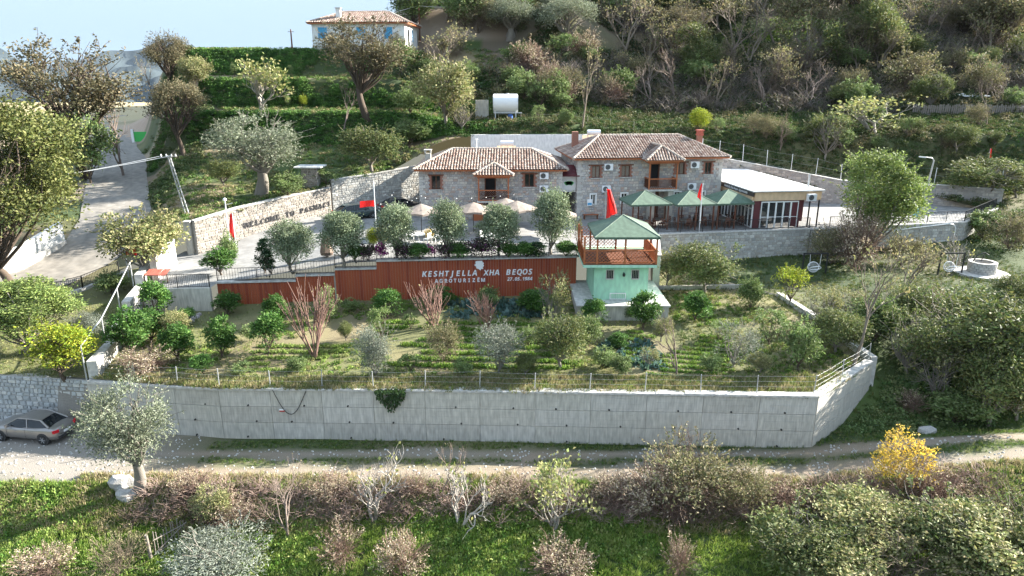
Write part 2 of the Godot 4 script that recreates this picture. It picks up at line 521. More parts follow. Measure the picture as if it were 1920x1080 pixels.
func plant_kinds() -> void:
	var grey := Color(0.28, 0.25, 0.21)
	var brown := Color(0.12, 0.09, 0.065)
	KINDS = {
		"olive": {"name": "olive_tree", "h": 5.0, "w": 4.6, "th": 0.3, "r": 0.24, "bark": grey, "gnarl": true, "lobes": 16, "lobe_r": 0.22, "n": 13000, "leaf": 0.14, "aspect": 0.34, "shell": 3.0, "sprays": 5, "gap": -0.2, "cols": [Color(0.150, 0.168, 0.106), Color(0.088, 0.106, 0.062), Color(0.239, 0.248, 0.177)]},
		"courtyard_olive": {"name": "olive_tree", "h": 4.0, "w": 3.4, "th": 0.1, "r": 0.1, "bark": grey, "lobes": 13, "lobe_r": 0.3, "n": 11000, "leaf": 0.15, "aspect": 0.45, "shell": 3.0, "taper": 0.75, "sprays": 3, "gap": -0.5, "cols": [Color(0.166, 0.199, 0.111), Color(0.077, 0.105, 0.055), Color(0.265, 0.298, 0.188)]},
		"olive_bush": {"name": "olive_bush", "h": 2.6, "w": 3.0, "th": 0.06, "r": 0.07, "bark": grey, "sticks": true, "lobes": 9, "lobe_r": 0.26, "n": 8500, "leaf": 0.12, "aspect": 0.27, "shell": 2.2, "sprays": 4, "cols": [Color(0.139, 0.152, 0.114), Color(0.082, 0.095, 0.070), Color(0.215, 0.221, 0.177)]},
		"broad": {"name": "broadleaf_tree", "h": 10.0, "w": 9.0, "th": 0.1, "r": 0.17, "bark": brown, "lobes": 26, "lobe_r": 0.17, "n": 40000, "leaf": 0.16, "aspect": 0.6, "shell": 2.2, "twigs": 5, "sprays": 3, "gap": -0.2, "cols": [Color(0.094, 0.106, 0.030), Color(0.058, 0.073, 0.022), Color(0.135, 0.132, 0.045)]},
		"autumn": {"name": "autumn_tree", "h": 8.0, "w": 6.5, "th": 0.3, "r": 0.2, "bark": brown, "lobes": 24, "lobe_r": 0.17, "n": 15000, "leaf": 0.16, "aspect": 0.55, "shell": 1.8, "twigs": 9, "sprays": 4, "gap": 0.0, "cols": [Color(0.130, 0.113, 0.063), Color(0.084, 0.081, 0.045), Color(0.168, 0.130, 0.072)]},
		"ash": {"name": "ash_tree", "h": 8.0, "w": 6.0, "th": 0.12, "r": 0.14, "bark": grey, "lobes": 18, "lobe_r": 0.2, "n": 20000, "leaf": 0.17, "aspect": 0.5, "shell": 2.2, "twigs": 4, "sprays": 4, "gap": -0.25, "taper": 0.8, "cols": [Color(0.15, 0.2, 0.05), Color(0.22, 0.25, 0.08), Color(0.09, 0.13, 0.04)]},
		"citrus": {"name": "citrus_tree", "h": 2.6, "w": 2.0, "th": 0.1, "r": 0.06, "bark": brown, "lobes": 9, "lobe_r": 0.29, "n": 4600, "leaf": 0.15, "aspect": 0.5, "shell": 3.2, "taper": 0.7, "sprays": 4, "gap": -0.28, "cols": [Color(0.035, 0.085, 0.018), Color(0.06, 0.13, 0.025), Color(0.1, 0.17, 0.04)]},
		"lemon": {"name": "lemon_tree", "h": 3.4, "w": 3.4, "th": 0.12, "r": 0.08, "bark": brown, "lobes": 11, "lobe_r": 0.25, "n": 6000, "leaf": 0.16, "aspect": 0.5, "shell": 2.8, "sprays": 3, "gap": -0.2, "cols": [Color(0.21, 0.25, 0.02), Color(0.12, 0.18, 0.02), Color(0.32, 0.31, 0.035)]},
		"shrub": {"name": "shrub", "h": 2.6, "w": 2.6, "th": 0.08, "r": 0.05, "bark": brown, "sticks": true, "lobes": 10, "lobe_r": 0.24, "n": 4600, "leaf": 0.16, "aspect": 0.5, "shell": 1.8, "sprays": 4, "gap": -0.08, "cols": [Color(0.09, 0.14, 0.04), Color(0.14, 0.19, 0.065), Color(0.2, 0.23, 0.1)]},
		"loquat": {"name": "loquat_tree", "h": 4.0, "w": 4.4, "th": 0.15, "r": 0.1, "bark": grey, "lobes": 16, "lobe_r": 0.21, "n": 11000, "leaf": 0.17, "aspect": 0.42, "shell": 2.0, "twigs": 6, "sprays": 5, "gap": -0.1, "cols": [Color(0.086, 0.116, 0.038), Color(0.144, 0.159, 0.054), Color(0.058, 0.086, 0.027), Color(0.173, 0.165, 0.065)]},
		"persimmon": {"name": "persimmon_tree", "h": 4.5, "w": 5.0, "th": 0.2, "r": 0.12, "bark": grey, "lobes": 16, "lobe_r": 0.19, "n": 8000, "leaf": 0.19, "aspect": 0.55, "shell": 1.7, "twigs": 8, "sprays": 3, "gap": -0.06, "cols": [Color(0.240, 0.224, 0.096), Color(0.160, 0.176, 0.064), Color(0.288, 0.240, 0.128), Color(0.096, 0.120, 0.040)]},
		"scrub": {"name": "scrub_bush", "h": 2.6, "w": 4.0, "th": 0.05, "r": 0.045, "bark": Color(0.2, 0.15, 0.11), "sticks": true, "twigs": 22, "lobes": 12, "lobe_r": 0.22, "n": 5200, "leaf": 0.12, "aspect": 0.45, "shell": 1.5, "sprays": 6, "gap": 0.0, "cols": [Color(0.16, 0.15, 0.07), Color(0.1, 0.11, 0.045), Color(0.25, 0.2, 0.12)]},
		"bramble": {"name": "bramble_bush", "h": 1.6, "w": 2.8, "th": 0.04, "r": 0.03, "bark": Color(0.24, 0.15, 0.115), "sticks": true, "twigs": 40, "lobes": 10, "lobe_r": 0.24, "n": 2200, "leaf": 0.1, "aspect": 0.4, "shell": 1.6, "sprays": 7, "gap": 0.05, "cols": [Color(0.330, 0.253, 0.187), Color(0.209, 0.154, 0.110), Color(0.440, 0.363, 0.275), Color(0.176, 0.165, 0.077)]},
		"bare": {"name": "bare_tree", "h": 5.0, "w": 4.0, "r": 0.1, "bark": Color(0.3, 0.23, 0.19), "grow": {"len": 0.3, "depth": 5, "kids": [2, 3], "open": 0.55, "up": 0.1}, "n": 1, "chance": 0.12, "leaf": 0.12, "aspect": 0.5, "cols": [Color(0.28, 0.22, 0.12)]},
		"thin": {"name": "thin_tree", "h": 6.0, "w": 4.5, "r": 0.11, "bark": Color(0.27, 0.22, 0.17), "grow": {"len": 0.3, "depth": 5, "kids": [2, 3], "open": 0.5, "up": 0.08}, "n": 5, "chance": 0.55, "spread": 0.5, "leaf": 0.16, "aspect": 0.5, "cols": [Color(0.22, 0.2, 0.09), Color(0.15, 0.16, 0.07), Color(0.28, 0.22, 0.12)]},
		"fig": {"name": "fig_tree", "h": 3.0, "w": 4.5, "r": 0.075, "stems": 3, "bark": Color(0.46, 0.42, 0.37), "lean": 1.0, "grow": {"len": 0.3, "depth": 4, "kids": [2, 3], "open": 1.15, "up": 0.24, "wobble": 0.25}, "n": 2, "chance": 0.1, "spread": 0.1, "leaf": 0.14, "aspect": 0.8, "cols": [Color(0.35, 0.32, 0.12), Color(0.25, 0.26, 0.09)]},
		"fig_leafy": {"name": "fig_tree", "h": 3.0, "w": 4.2, "r": 0.075, "stems": 3, "bark": Color(0.42, 0.38, 0.33), "lean": 0.7, "grow": {"len": 0.3, "depth": 4, "kids": [2, 3], "open": 1.0, "up": 0.22, "wobble": 0.25}, "n": 7, "chance": 0.75, "spread": 0.4, "leaf": 0.15, "aspect": 0.75, "cols": [Color(0.25, 0.26, 0.1), Color(0.16, 0.19, 0.06), Color(0.33, 0.29, 0.13)]},
		"shoots": {"name": "pruned_tree", "h": 3.2, "w": 3.0, "stems": 9, "lean": 0.5, "r": 0.035, "bark": Color(0.33, 0.2, 0.16), "grow": {"len": 0.42, "depth": 2, "kids": [3, 4], "open": 0.28, "up": 0.12, "wobble": 0.08}, "n": 1, "chance": 0.08, "leaf": 0.12, "aspect": 0.5, "cols": [Color(0.3, 0.25, 0.12)]},
		"cypress": {"name": "young_cypress", "h": 2.6, "w": 1.1, "th": 0.04, "r": 0.04, "bark": brown, "lobes": 9, "lobe_r": 0.3, "n": 1800, "leaf": 0.13, "aspect": 0.4, "shell": 2.5, "taper": 0.25, "el": 0.9, "gap": -0.4, "cols": [Color(0.02, 0.05, 0.02), Color(0.04, 0.075, 0.03)]},
		"golden": {"name": "golden_bush", "h": 3.2, "w": 3.4, "th": 0.06, "r": 0.04, "bark": Color(0.3, 0.2, 0.12), "sticks": true, "twigs": 14, "lobes": 11, "lobe_r": 0.22, "n": 2400, "leaf": 0.15, "aspect": 0.4, "shell": 1.5, "sprays": 8, "gap": 0.0, "cols": [Color(0.55, 0.36, 0.03), Color(0.45, 0.3, 0.05), Color(0.6, 0.45, 0.08), Color(0.3, 0.24, 0.08)]},
		"bougainvillea": {"name": "bougainvillea", "h": 1.6, "w": 2.2, "th": 0.05, "r": 0.03, "bark": brown, "sticks": true, "lobes": 9, "lobe_r": 0.26, "n": 1700, "leaf": 0.14, "aspect": 0.6, "shell": 2.2, "sprays": 4, "gap": -0.1, "cols": [Color(0.03, 0.05, 0.02), Color(0.05, 0.07, 0.03), Color(0.12, 0.02, 0.09), Color(0.05, 0.05, 0.03)]},
		"magenta": {"name": "flowering_shrub", "h": 1.2, "w": 1.2, "th": 0.05, "r": 0.02, "bark": brown, "sticks": true, "lobes": 6, "lobe_r": 0.28, "n": 600, "leaf": 0.13, "aspect": 0.6, "shell": 2.0, "sprays": 3, "gap": -0.1, "cols": [Color(0.45, 0.05, 0.3), Color(0.3, 0.03, 0.2), Color(0.06, 0.1, 0.04)]},
	}

func proto(kind: String, variant: int) -> Array:
	var key := "%s %d" % [kind, variant]
	if not protos.has(key):
		protos[key] = make_plant(kind, variant + 1)
	return protos[key]

# h: height; w: width (0 keeps the kind's own proportions)
func plant(kind: String, variant: int, x: float, z: float, h: float, w: float, label: String, category: String, group := "", y := -1e6, called := "") -> Node3D:
	var p := proto(kind, variant)
	if y < -1e5: y = place_y(x, z)
	var t := thing(called if called else String(KINDS[kind].name), label, category, Vector3(x, y, z), fposmod(x * 12.9898 + z * 78.233, TAU), group)
	var sy: float = h / p[2]
	var sx: float = w * 0.92 / p[3] if w > 0 else sy
	if p[0]: obj("trunk" if KINDS[kind].get("th", 1.0) > 0.09 else "stem", p[0], M.bark, t)
	if p[1]: obj("crown", p[1], M.leaf, t)
	for c in t.get_children():
		c.scale = Vector3(sx, sy, sx)
	return t

# many copies of one small shape that nobody could count
func scatter(called: String, label: String, shape: Mesh, material: Material, spots: Array, tints: Array) -> MultiMeshInstance3D:
	var mm := MultiMesh.new()
	mm.transform_format = MultiMesh.TRANSFORM_3D
	mm.use_colors = true
	mm.mesh = shape
	mm.instance_count = spots.size()
	for i in spots.size():
		mm.set_instance_transform(i, spots[i])
		mm.set_instance_color(i, mixc(tints, 0.2))
	var o := MultiMeshInstance3D.new()
	o.multimesh = mm
	o.material_override = material
	o.name = numbered(called)
	add_child(o)
	o.set_meta("kind", "stuff")
	o.set_meta("label", label)
	return o

func tuft_mesh(blades: int, l: float, w: float, spread: float, lean: float, seed_: int) -> Mesh:
	rng.seed = seed_
	var mb := MB.new()
	for i in blades:
		mb.col = Color.WHITE * rr(0.75, 1.2)
		var a := rr(0, TAU)
		var p := Vector3(cos(a), 0, sin(a)) * spread * sqrt(rng.randf())
		var d := Vector3(rr(-lean, lean), 1, rr(-lean, lean)).normalized()
		leaf(mb, p, d, rand_dir(), l * rr(0.6, 1.2), w)
	return mb.mesh()

func clump_mesh(leaves: int, l: float, aspect: float, r: float, seed_: int, flat := 0.75) -> Mesh:
	rng.seed = seed_
	var mb := MB.new()
	for i in leaves:
		mb.col = Color.WHITE * rr(0.7, 1.3)
		var d := rand_dir()
		d.y = absf(d.y)
		var p := d * r * pow(rng.randf(), 0.4) * Vector3(1, flat, 1)
		leaf(mb, p, (d * 0.5 + rand_dir()).normalized(), (d + rand_dir() * 0.7).normalized(), l * rr(0.7, 1.3), l * aspect)
	return mb.mesh()

func twig_mesh(n: int, h: float, seed_: int) -> Mesh:
	rng.seed = seed_
	var mb := MB.new()
	for i in n:
		mb.col = Color.WHITE * rr(0.7, 1.25)
		var a := Vector3(rr(-0.3, 0.3), 0, rr(-0.3, 0.3)) * h
		var b := a + (Vector3(rr(-0.9, 0.9), rr(0.3, 1), rr(-0.9, 0.9))).normalized() * h * rr(0.6, 1.1)
		limb(mb, a, b, 0.012, 0.006, 3, 0.3, 3)
	return mb.mesh()

func spot(x: float, z: float, s: float, y := -1e6, sy := 1.0) -> Transform3D:
	var b := Basis(Vector3.UP, rng.randf() * TAU).scaled(Vector3(s, s * sy, s))
	return Transform3D(b, Vector3(x, place_y(x, z) if y < -1e5 else y, z))

# ---------------------------------------------------------------- ground
func axis(fine0: float, fine1: float, step: float, far0: float, far1: float) -> Array:
	var a := []
	var s := step
	var x := fine0
	var low := []
	while x > far0:
		s *= 1.35
		x -= s
		low.append(maxf(x, far0))
	low.reverse()
	a.append_array(low)
	x = fine0
	while x < fine1 - 0.001:
		a.append(x)
		x += step
	a.append(fine1)
	s = step
	x = fine1
	while x < far1:
		s *= 1.35
		x += s
		a.append(minf(x, far1))
	return a

# one sheet of ground: cells of a grid, cut exactly along a border (keep inside) or round holes
func sheet(xs: Array, zs: Array, hy: Callable, tint: Callable, inside: PackedVector2Array, holes: Array, called: String, material: Material) -> MeshInstance3D:
	var mb := MB.new()
	var up := func(p: Vector2) -> Vector3: return Vector3(p.x, hy.call(p.x, p.y), p.y)
	var nor := func(p: Vector2) -> Vector3:
		var e := 0.3
		return Vector3(hy.call(p.x - e, p.y) - hy.call(p.x + e, p.y), 2 * e, hy.call(p.x, p.y - e) - hy.call(p.x, p.y + e)).normalized()
	var cut: Array = holes if inside.is_empty() else [inside]
	var cache := {}
	var state := []
	for i in xs.size():
		var row := []
		for j in zs.size():
			var p := Vector2(xs[i], zs[j])
			var k := 0
			for q in cut.size():
				if Geometry2D.is_point_in_polygon(p, cut[q]): k = q + 1
			row.append(k)
		state.append(row)
	for i in xs.size() - 1:
		for j in zs.size() - 1:
			var k: int = state[i][j]
			var same: bool = state[i + 1][j] == k and state[i][j + 1] == k and state[i + 1][j + 1] == k
			var polys := []
			var cell := PackedVector2Array([Vector2(xs[i], zs[j + 1]), Vector2(xs[i + 1], zs[j + 1]), Vector2(xs[i + 1], zs[j]), Vector2(xs[i], zs[j])])
			if same:
				if inside.is_empty() == (k == 0): polys = [cell]
				else: continue
			elif not inside.is_empty():
				polys = Geometry2D.intersect_polygons(cell, inside)
			else:
				polys = [cell]
				for hole in holes:
					var next := []
					for p in polys: next.append_array(Geometry2D.clip_polygons(p, hole))
					polys = next
			for poly in polys:
				var ids := [0, 1, 2, 0, 2, 3] if poly.size() == 4 and same else Array(Geometry2D.triangulate_polygon(poly))
				for t in range(0, ids.size(), 3):
					var pts := [poly[ids[t]], poly[ids[t + 1]], poly[ids[t + 2]]]
					if (pts[1] - pts[0]).cross(pts[2] - pts[0]) > 0: pts = [pts[0], pts[2], pts[1]]
					for p in [pts[0], pts[2], pts[1]]:
						if not cache.has(p): cache[p] = [up.call(p), nor.call(p), tint.call(p.x, p.y)]
						var q: Array = cache[p]
						mb.v.append(q[0]); mb.n.append(q[1]); mb.c.append(q[2])
	return obj(called, mb, material)

func n01(x: float, z: float, s: float, shift := 0.0) -> float:
	return clampf(noise.get_noise_2d(x * s + shift, z * s - shift) * 0.9 + 0.5, 0, 1)

var GRASS := Color(0.08, 0.12, 0.028)
var GRASS_DARK := Color(0.04, 0.07, 0.016)
var DRY := Color(0.34, 0.28, 0.15)
var DIRT := Color(0.34, 0.26, 0.185)
var GRAVEL := Color(0.34, 0.305, 0.265)
var EARTH := Color(0.26, 0.19, 0.13)

func track(x: float, d: float) -> float:            # how much of the lower road is worn bare here
	var bend := sm(12, 30, x) * 0.9 + noise.get_noise_2d(x * 3, 7) * 0.25
	var a := 1.0 - sm(0.25, 0.75, absf(d - 34.35 - bend * 0.6) + noise.get_noise_2d(x * 9, d * 9) * 0.35)
	var b := 1.0 - sm(0.35, 0.95, absf(d - 32.55 - bend * 0.25) + noise.get_noise_2d(x * 9, d * 9 + 50) * 0.35)
	var k := maxf(a, b)
	if x < -14:
		k = maxf(k, sm(-14, -22, x) * sm(31.6, 32.5, d + noise.get_noise_2d(x * 5, 3) * 0.8))
	return k

func ground_tint(x: float, z: float) -> Color:
	var d := -z
	var g := GRASS_DARK.lerp(GRASS, n01(x, z, 4.0)).lerp(DRY, 0.55 * sm(0.5, 0.95, n01(x, z, 1.6, 40)))
	if d > 30.6 and d < 40 and x < 60:
		var k := track(x, d)
		return g.lerp(DIRT.lerp(GRAVEL, maxf(n01(x, z, 2.5, 9) * 0.7, sm(-14, -24, x))), k * 0.95)
	if x > 10 and d > 40 and d < 96: g = g * 0.75  # right-hand meadow darker: its shadow is put into the ground colour
	if d < 60:
		if x < -31 and d > 40: return DRY.lerp(EARTH, n01(x, z, 3)).lerp(g, 0.5)
		return g
	if x < -44 and d > 60 or d > 340:
		return Color(0.5, 0.38, 0.28).lerp(g, sm(0.4, 0.7, n01(x, z, 1.2, 3))).lerp(Color(0.55, 0.45, 0.25), sm(140, 200, d))
	if x < -4 and d < 104:    # terraces: green banks, worn paths and bare earth between
		var bank := 0.0
		for b in [81.0, 87.6, 94.0]: bank = maxf(bank, 1.0 - sm(1.0, 1.9, absf(d - b)))
		var flat := EARTH.lerp(DRY, n01(x, z, 2.2, 5)).lerp(g, sm(0.35, 0.6, n01(x, z, 2.8, 70)))
		return flat.lerp(GRASS_DARK, bank * 0.9)
	if d > 103.5 and d < 112 and x < 0:
		return Color(0.36, 0.3, 0.23).lerp(EARTH, n01(x, z, 5))
	var scrub := EARTH.lerp(Color(0.13, 0.11, 0.07), n01(x, z, 2.0, 8)).lerp(g, sm(0.4, 0.75, n01(x, z, 1.5, 31)))
	return g.lerp(scrub, sm(86, 95, d))

func garden_tint(x: float, z: float) -> Color:
	var d := -z
	var g := GRASS_DARK.lerp(GRASS, n01(x, z, 5.0)).lerp(Color(0.16, 0.19, 0.05), 0.5 * n01(x, z, 9, 4))
	var bare := EARTH.lerp(Color(0.3, 0.27, 0.12), n01(x, z, 6, 12))
	var k := 0.7 * sm(0.45, 0.7, n01(x, z, 3.6, 55))
	g = g.lerp(Color(0.24, 0.22, 0.1), 0.55)
	if x > -15.5 and x < -9 and d > 42.3 and d < 46.5: k = maxf(k, sm(0, 0.8, minf(minf(x + 15.5, -9 - x), minf(d - 42.3, 46.5 - d))))   # the dug bed
	if x > 10: k = maxf(k, 0.75 * sm(0.35, 0.6, n01(x, z, 3.4, 20)))
	if x < -25.5: k *= 0.2
	return g.lerp(bare, k * 0.85)

func build_ground() -> void:
	var xs := axis(-62, 92, 0.7, -6000, 6000)
	var zs := axis(-128, -20, 0.6, -6000, 220)
	var rough := func(x: float, z: float) -> float:
		var d := -z
		var y := outside_y(x, z)
		if d > 300: return y + noise.get_noise_2d(x * 0.3, z * 0.3) * minf(25, (d - 300) * 0.03)
		var amp := 0.1 if d > 29 and d < 40 else 0.25
		if x < -30 and d < 130 and absf(x - road_x(d)) < 4.5: amp = 0.0
		return y + noise.get_noise_2d(x * 4, z * 4) * amp * (0.35 if d > 31.5 and d < 35.8 else 1.0)
	setting(sheet(xs, zs, rough, ground_tint, PackedVector2Array(), [yard, garden], "ground", M.soil), "grassy slopes, terraces and dirt track around the farm")
	setting(sheet(axis(-62, 23, 0.5, -62, 23), axis(-60.5, -34.5, 0.5, -60.5, -34.5), func(x: float, z: float) -> float: return garden_y(x, z) + noise.get_noise_2d(x * 6, z * 6) * 0.07, garden_tint, garden, [], "garden_soil", M.soil), "garden terrace of grass and bare earth behind the concrete wall")
	setting(sheet(axis(-31, 51, 1.0, -31, 51), axis(-80, -47.5, 1.0, -80, -47.5), yard_y, func(_x: float, _z: float) -> Color: return Color.WHITE, yard, [], "courtyard_paving", M.paving), "pale paved courtyard in front of the stone houses")
	# the concrete road climbing on the left
	var mb := MB.new()
	var cols := [Color(1.0, 0.97, 0.92), Color(0.85, 0.84, 0.83)]
	var path := []
	var pts := [Vector2(-78, -41.2), Vector2(-62, -42.6), Vector2(-50, -44.8), Vector2(-41.5, -47.8), Vector2(-36.6, -52.5), Vector2(-35.6, -58), Vector2(-37.6, -65), Vector2(-44.4, -78), Vector2(-51.3, -91.8), Vector2(-61, -108), Vector2(-70, -125), Vector2(-90, -160), Vector2(-165, -300)]
	for i in pts.size() - 1:
		var n := maxi(1, int(pts[i].distance_to(pts[i + 1]) / 1.2))
		for j in n: path.append(pts[i].lerp(pts[i + 1], float(j) / n))
	var width := 3.0
	for i in path.size() - 1:
		var rows := []
		for e in 2:
			var p: Vector2 = path[i + e]
			var t: Vector2 = (path[mini(i + e + 1, path.size() - 1)] - path[maxi(i + e - 1, 0)]).normalized()
			var s := Vector2(-t.y, t.x)
			var row := []
			for k in 9:
				var q: Vector2 = p + s * lerpf(-width, width, k / 8.0)
				row.append(Vector3(q.x, maxf(outside_y(q.x, q.y), garden_y(q.x, q.y) if q.y > -50 and q.x > -62 else -9.0) + 0.07, q.y))
			rows.append(row)
		for k in 8:
			mb.col = cols[0].lerp(cols[1], n01(path[i].x, path[i].y, 6, k * 9)) * (0.9 if k == 2 or k == 5 else 1.0)
			mb.quad(rows[0][k], rows[0][k + 1], rows[1][k + 1], rows[1][k])
	for i in range(0, mb.n.size()):
		if mb.n[i].y < 0: mb.n[i] = -mb.n[i]
	setting(obj("concrete_road", mb, M.road), "pale concrete road climbing past the gate to the ridge")
	# far hills across the valley
	for k in 3:
		var far := MB.new()
		var dist: float = [2600.0, 3900.0, 5400.0][k]
		var prev := []
		for i in 401:
			var a := lerpf(-1.5, 1.5, i / 400.0)
			var hgt: float = [25.0, 95.0, 165.0][k] + noise.get_noise_2d(a * 260 + k * 99, k * 40) * [80.0, 110.0, 150.0][k] + noise.get_noise_2d(a * 1500, k * 77) * 22.0
			var col := []
			for j in 12:
				var f := j / 11.0
				var r := dist + (1 - f) * -700.0 + noise.get_noise_2d(a * 900 + j * 9, f * 60) * 120.0
				col.append(Vector3(sin(a) * r, lerpf(-160, hgt, pow(f, 1.2)) + noise.get_noise_2d(a * 1200, f * 90 + k * 5) * 30.0 * (1 - f), -cos(a) * r))
			if prev.size():
				for j in 11: far.quad(prev[j], col[j], col[j + 1], prev[j + 1])
			prev = col
		setting(obj("hills", smooth(far), M.hill_far), "hazy blue hills beyond the valley")

# ---------------------------------------------------------------- walls
# a wall along a line of [x, z, bottom, top]; the line is its front face, its thickness goes to the line's left side
func wall_body(line: Array, thick: float, cap := 0.0) -> MB:
	var mb := MB.new()
	for i in line.size() - 1:
		var a: Array = line[i]
		var b: Array = line[i + 1]
		var dir := Vector2(b[0] - a[0], b[1] - a[1]).normalized()
		var back := Vector2(dir.y, -dir.x) * thick
		var p := Vector3(a[0], a[2], a[1]); var q := Vector3(b[0], b[2], b[1])
		var p1 := Vector3(a[0], a[3] - cap, a[1]); var q1 := Vector3(b[0], b[3] - cap, b[1])
		var o := Vector3(back.x, 0, back.y)
		mb.quad(p, q, q1, p1)
		mb.quad(q + o, p + o, p1 + o, q1 + o)
		mb.quad(p1, q1, q1 + o, p1 + o)
		mb.quad(p + o, p, p1, p1 + o)
		mb.quad(q, q + o, q1 + o, q1)
	return mb

# uneven stones standing proud of a wall between two foot points
func stones(mb: MB, a: Vector3, b: Vector3, top_a: float, top_b: float, size: float, cols: Array, holes := [], proud := 0.05) -> void:
	var dir := Vector3(b.x - a.x, 0, b.z - a.z)
	var len := dir.length()
	dir = dir.normalized()
	var out := Vector3(-dir.z, 0, dir.x)     # to the right of a->b, towards the viewer
	var y := 0.0
	while y < maxf(top_a - a.y, top_b - b.y):
		var rh := size * rr(0.5, 0.85)
		var x := -rr(0, size)
		while x < len:
			var w := size * rr(0.55, 1.5)
			var x0 := maxf(x, 0.0) + size * 0.04
			var x1 := minf(x + w, len) - size * 0.04
			x += w
			if x1 - x0 < size * 0.2: continue
			var f := (x0 + x1) / 2 / len
			var foot := lerpf(a.y, b.y, f)
			var room := lerpf(top_a, top_b, f) - foot
			var hh := minf(rh * rr(0.82, 0.98), room - y)
			if hh < size * 0.14: continue
			var skip := false
			for h in holes:
				if x1 > h[0] and x0 < h[1] and y + hh > h[2] and y < h[3]: skip = true
			if skip: continue
			mb.col = mixc(cols, 0.14)
			var z := proud * rr(0.35, 1.0)
			var ins := minf(0.03, size * 0.1)
			var y0 := foot + y + rr(0, rh * 0.06)
			var y1 := foot + y + hh
			var base := a + Vector3.UP * -a.y
			var p := [Vector2(x0, y0), Vector2(x1, y0 + rr(-1, 1) * ins * 0.5), Vector2(x1 - rr(0, ins), y1), Vector2(x0 + rr(0, ins), y1 - rr(0, ins))]
			var lo := []
			var hi := []
			var cen := Vector2((x0 + x1) / 2, (y0 + y1) / 2)
			for q in p:
				lo.append(base + dir * q.x + Vector3.UP * q.y + out * 0.002)
				var s: Vector2 = q + (cen - q).normalized() * ins * rr(0.6, 1.3)
				hi.append(base + dir * s.x + Vector3.UP * s.y + out * z)
			mb.quad(hi[0], hi[1], hi[2], hi[3])
			for k in 4: mb.quad(lo[k], lo[(k + 1) % 4], hi[(k + 1) % 4], hi[k])
		y += rh

var STONE_HOUSE := [Color(0.660, 0.594, 0.528), Color(0.528, 0.478, 0.446), Color(0.759, 0.676, 0.577), Color(0.594, 0.429, 0.346), Color(0.462, 0.446, 0.446)]
var STONE_PALE := [Color(0.35, 0.3, 0.25), Color(0.29, 0.25, 0.205), Color(0.4, 0.345, 0.29), Color(0.25, 0.215, 0.18)]
var STONE_GREY := [Color(0.576, 0.560, 0.512), Color(0.448, 0.432, 0.400), Color(0.688, 0.656, 0.592), Color(0.512, 0.464, 0.400)]

func stone_wall(called: String, label: String, line: Array, thick: float, size: float, cols: Array, cap := true) -> Node3D:
	var t := thing(called, label, "stone wall", Vector3.ZERO)
	obj("core", wall_body(line, thick, 0.1 if cap else 0.0), M.mortar, t)
	var mb := MB.new()
	for i in line.size() - 1:
		var a: Array = line[i]
		var b: Array = line[i + 1]
		stones(mb, Vector3(a[0], a[2], a[1]), Vector3(b[0], b[2], b[1]), a[3] - (0.1 if cap else 0.0), b[3] - (0.1 if cap else 0.0), size, cols)
	stuff(obj("stone_facing", mb, M.stone, t))
	if cap:
		var cm := MB.new()
		for i in line.size() - 1:
			var a: Array = line[i]
			var b: Array = line[i + 1]
			var dir := Vector2(b[0] - a[0], b[1] - a[1]).normalized()
			var o := Vector3(dir.y, 0, -dir.x)
			var p := Vector3(a[0], a[3] - 0.1, a[1]) - o * 0.07; var q := Vector3(b[0], b[3] - 0.1, b[1]) - o * 0.07
			var k := o * (thick + 0.12)
			var u := Vector3.UP * 0.1
			cm.quad(p, q, q + u, p + u); cm.quad(p + u, q + u, q + u + k, p + u + k); cm.quad(q + k, p + k, p + u + k, q + u + k); cm.quad(q, p, p + k, q + k)
		obj("coping", cm, M.concrete_cap, t)
	return t

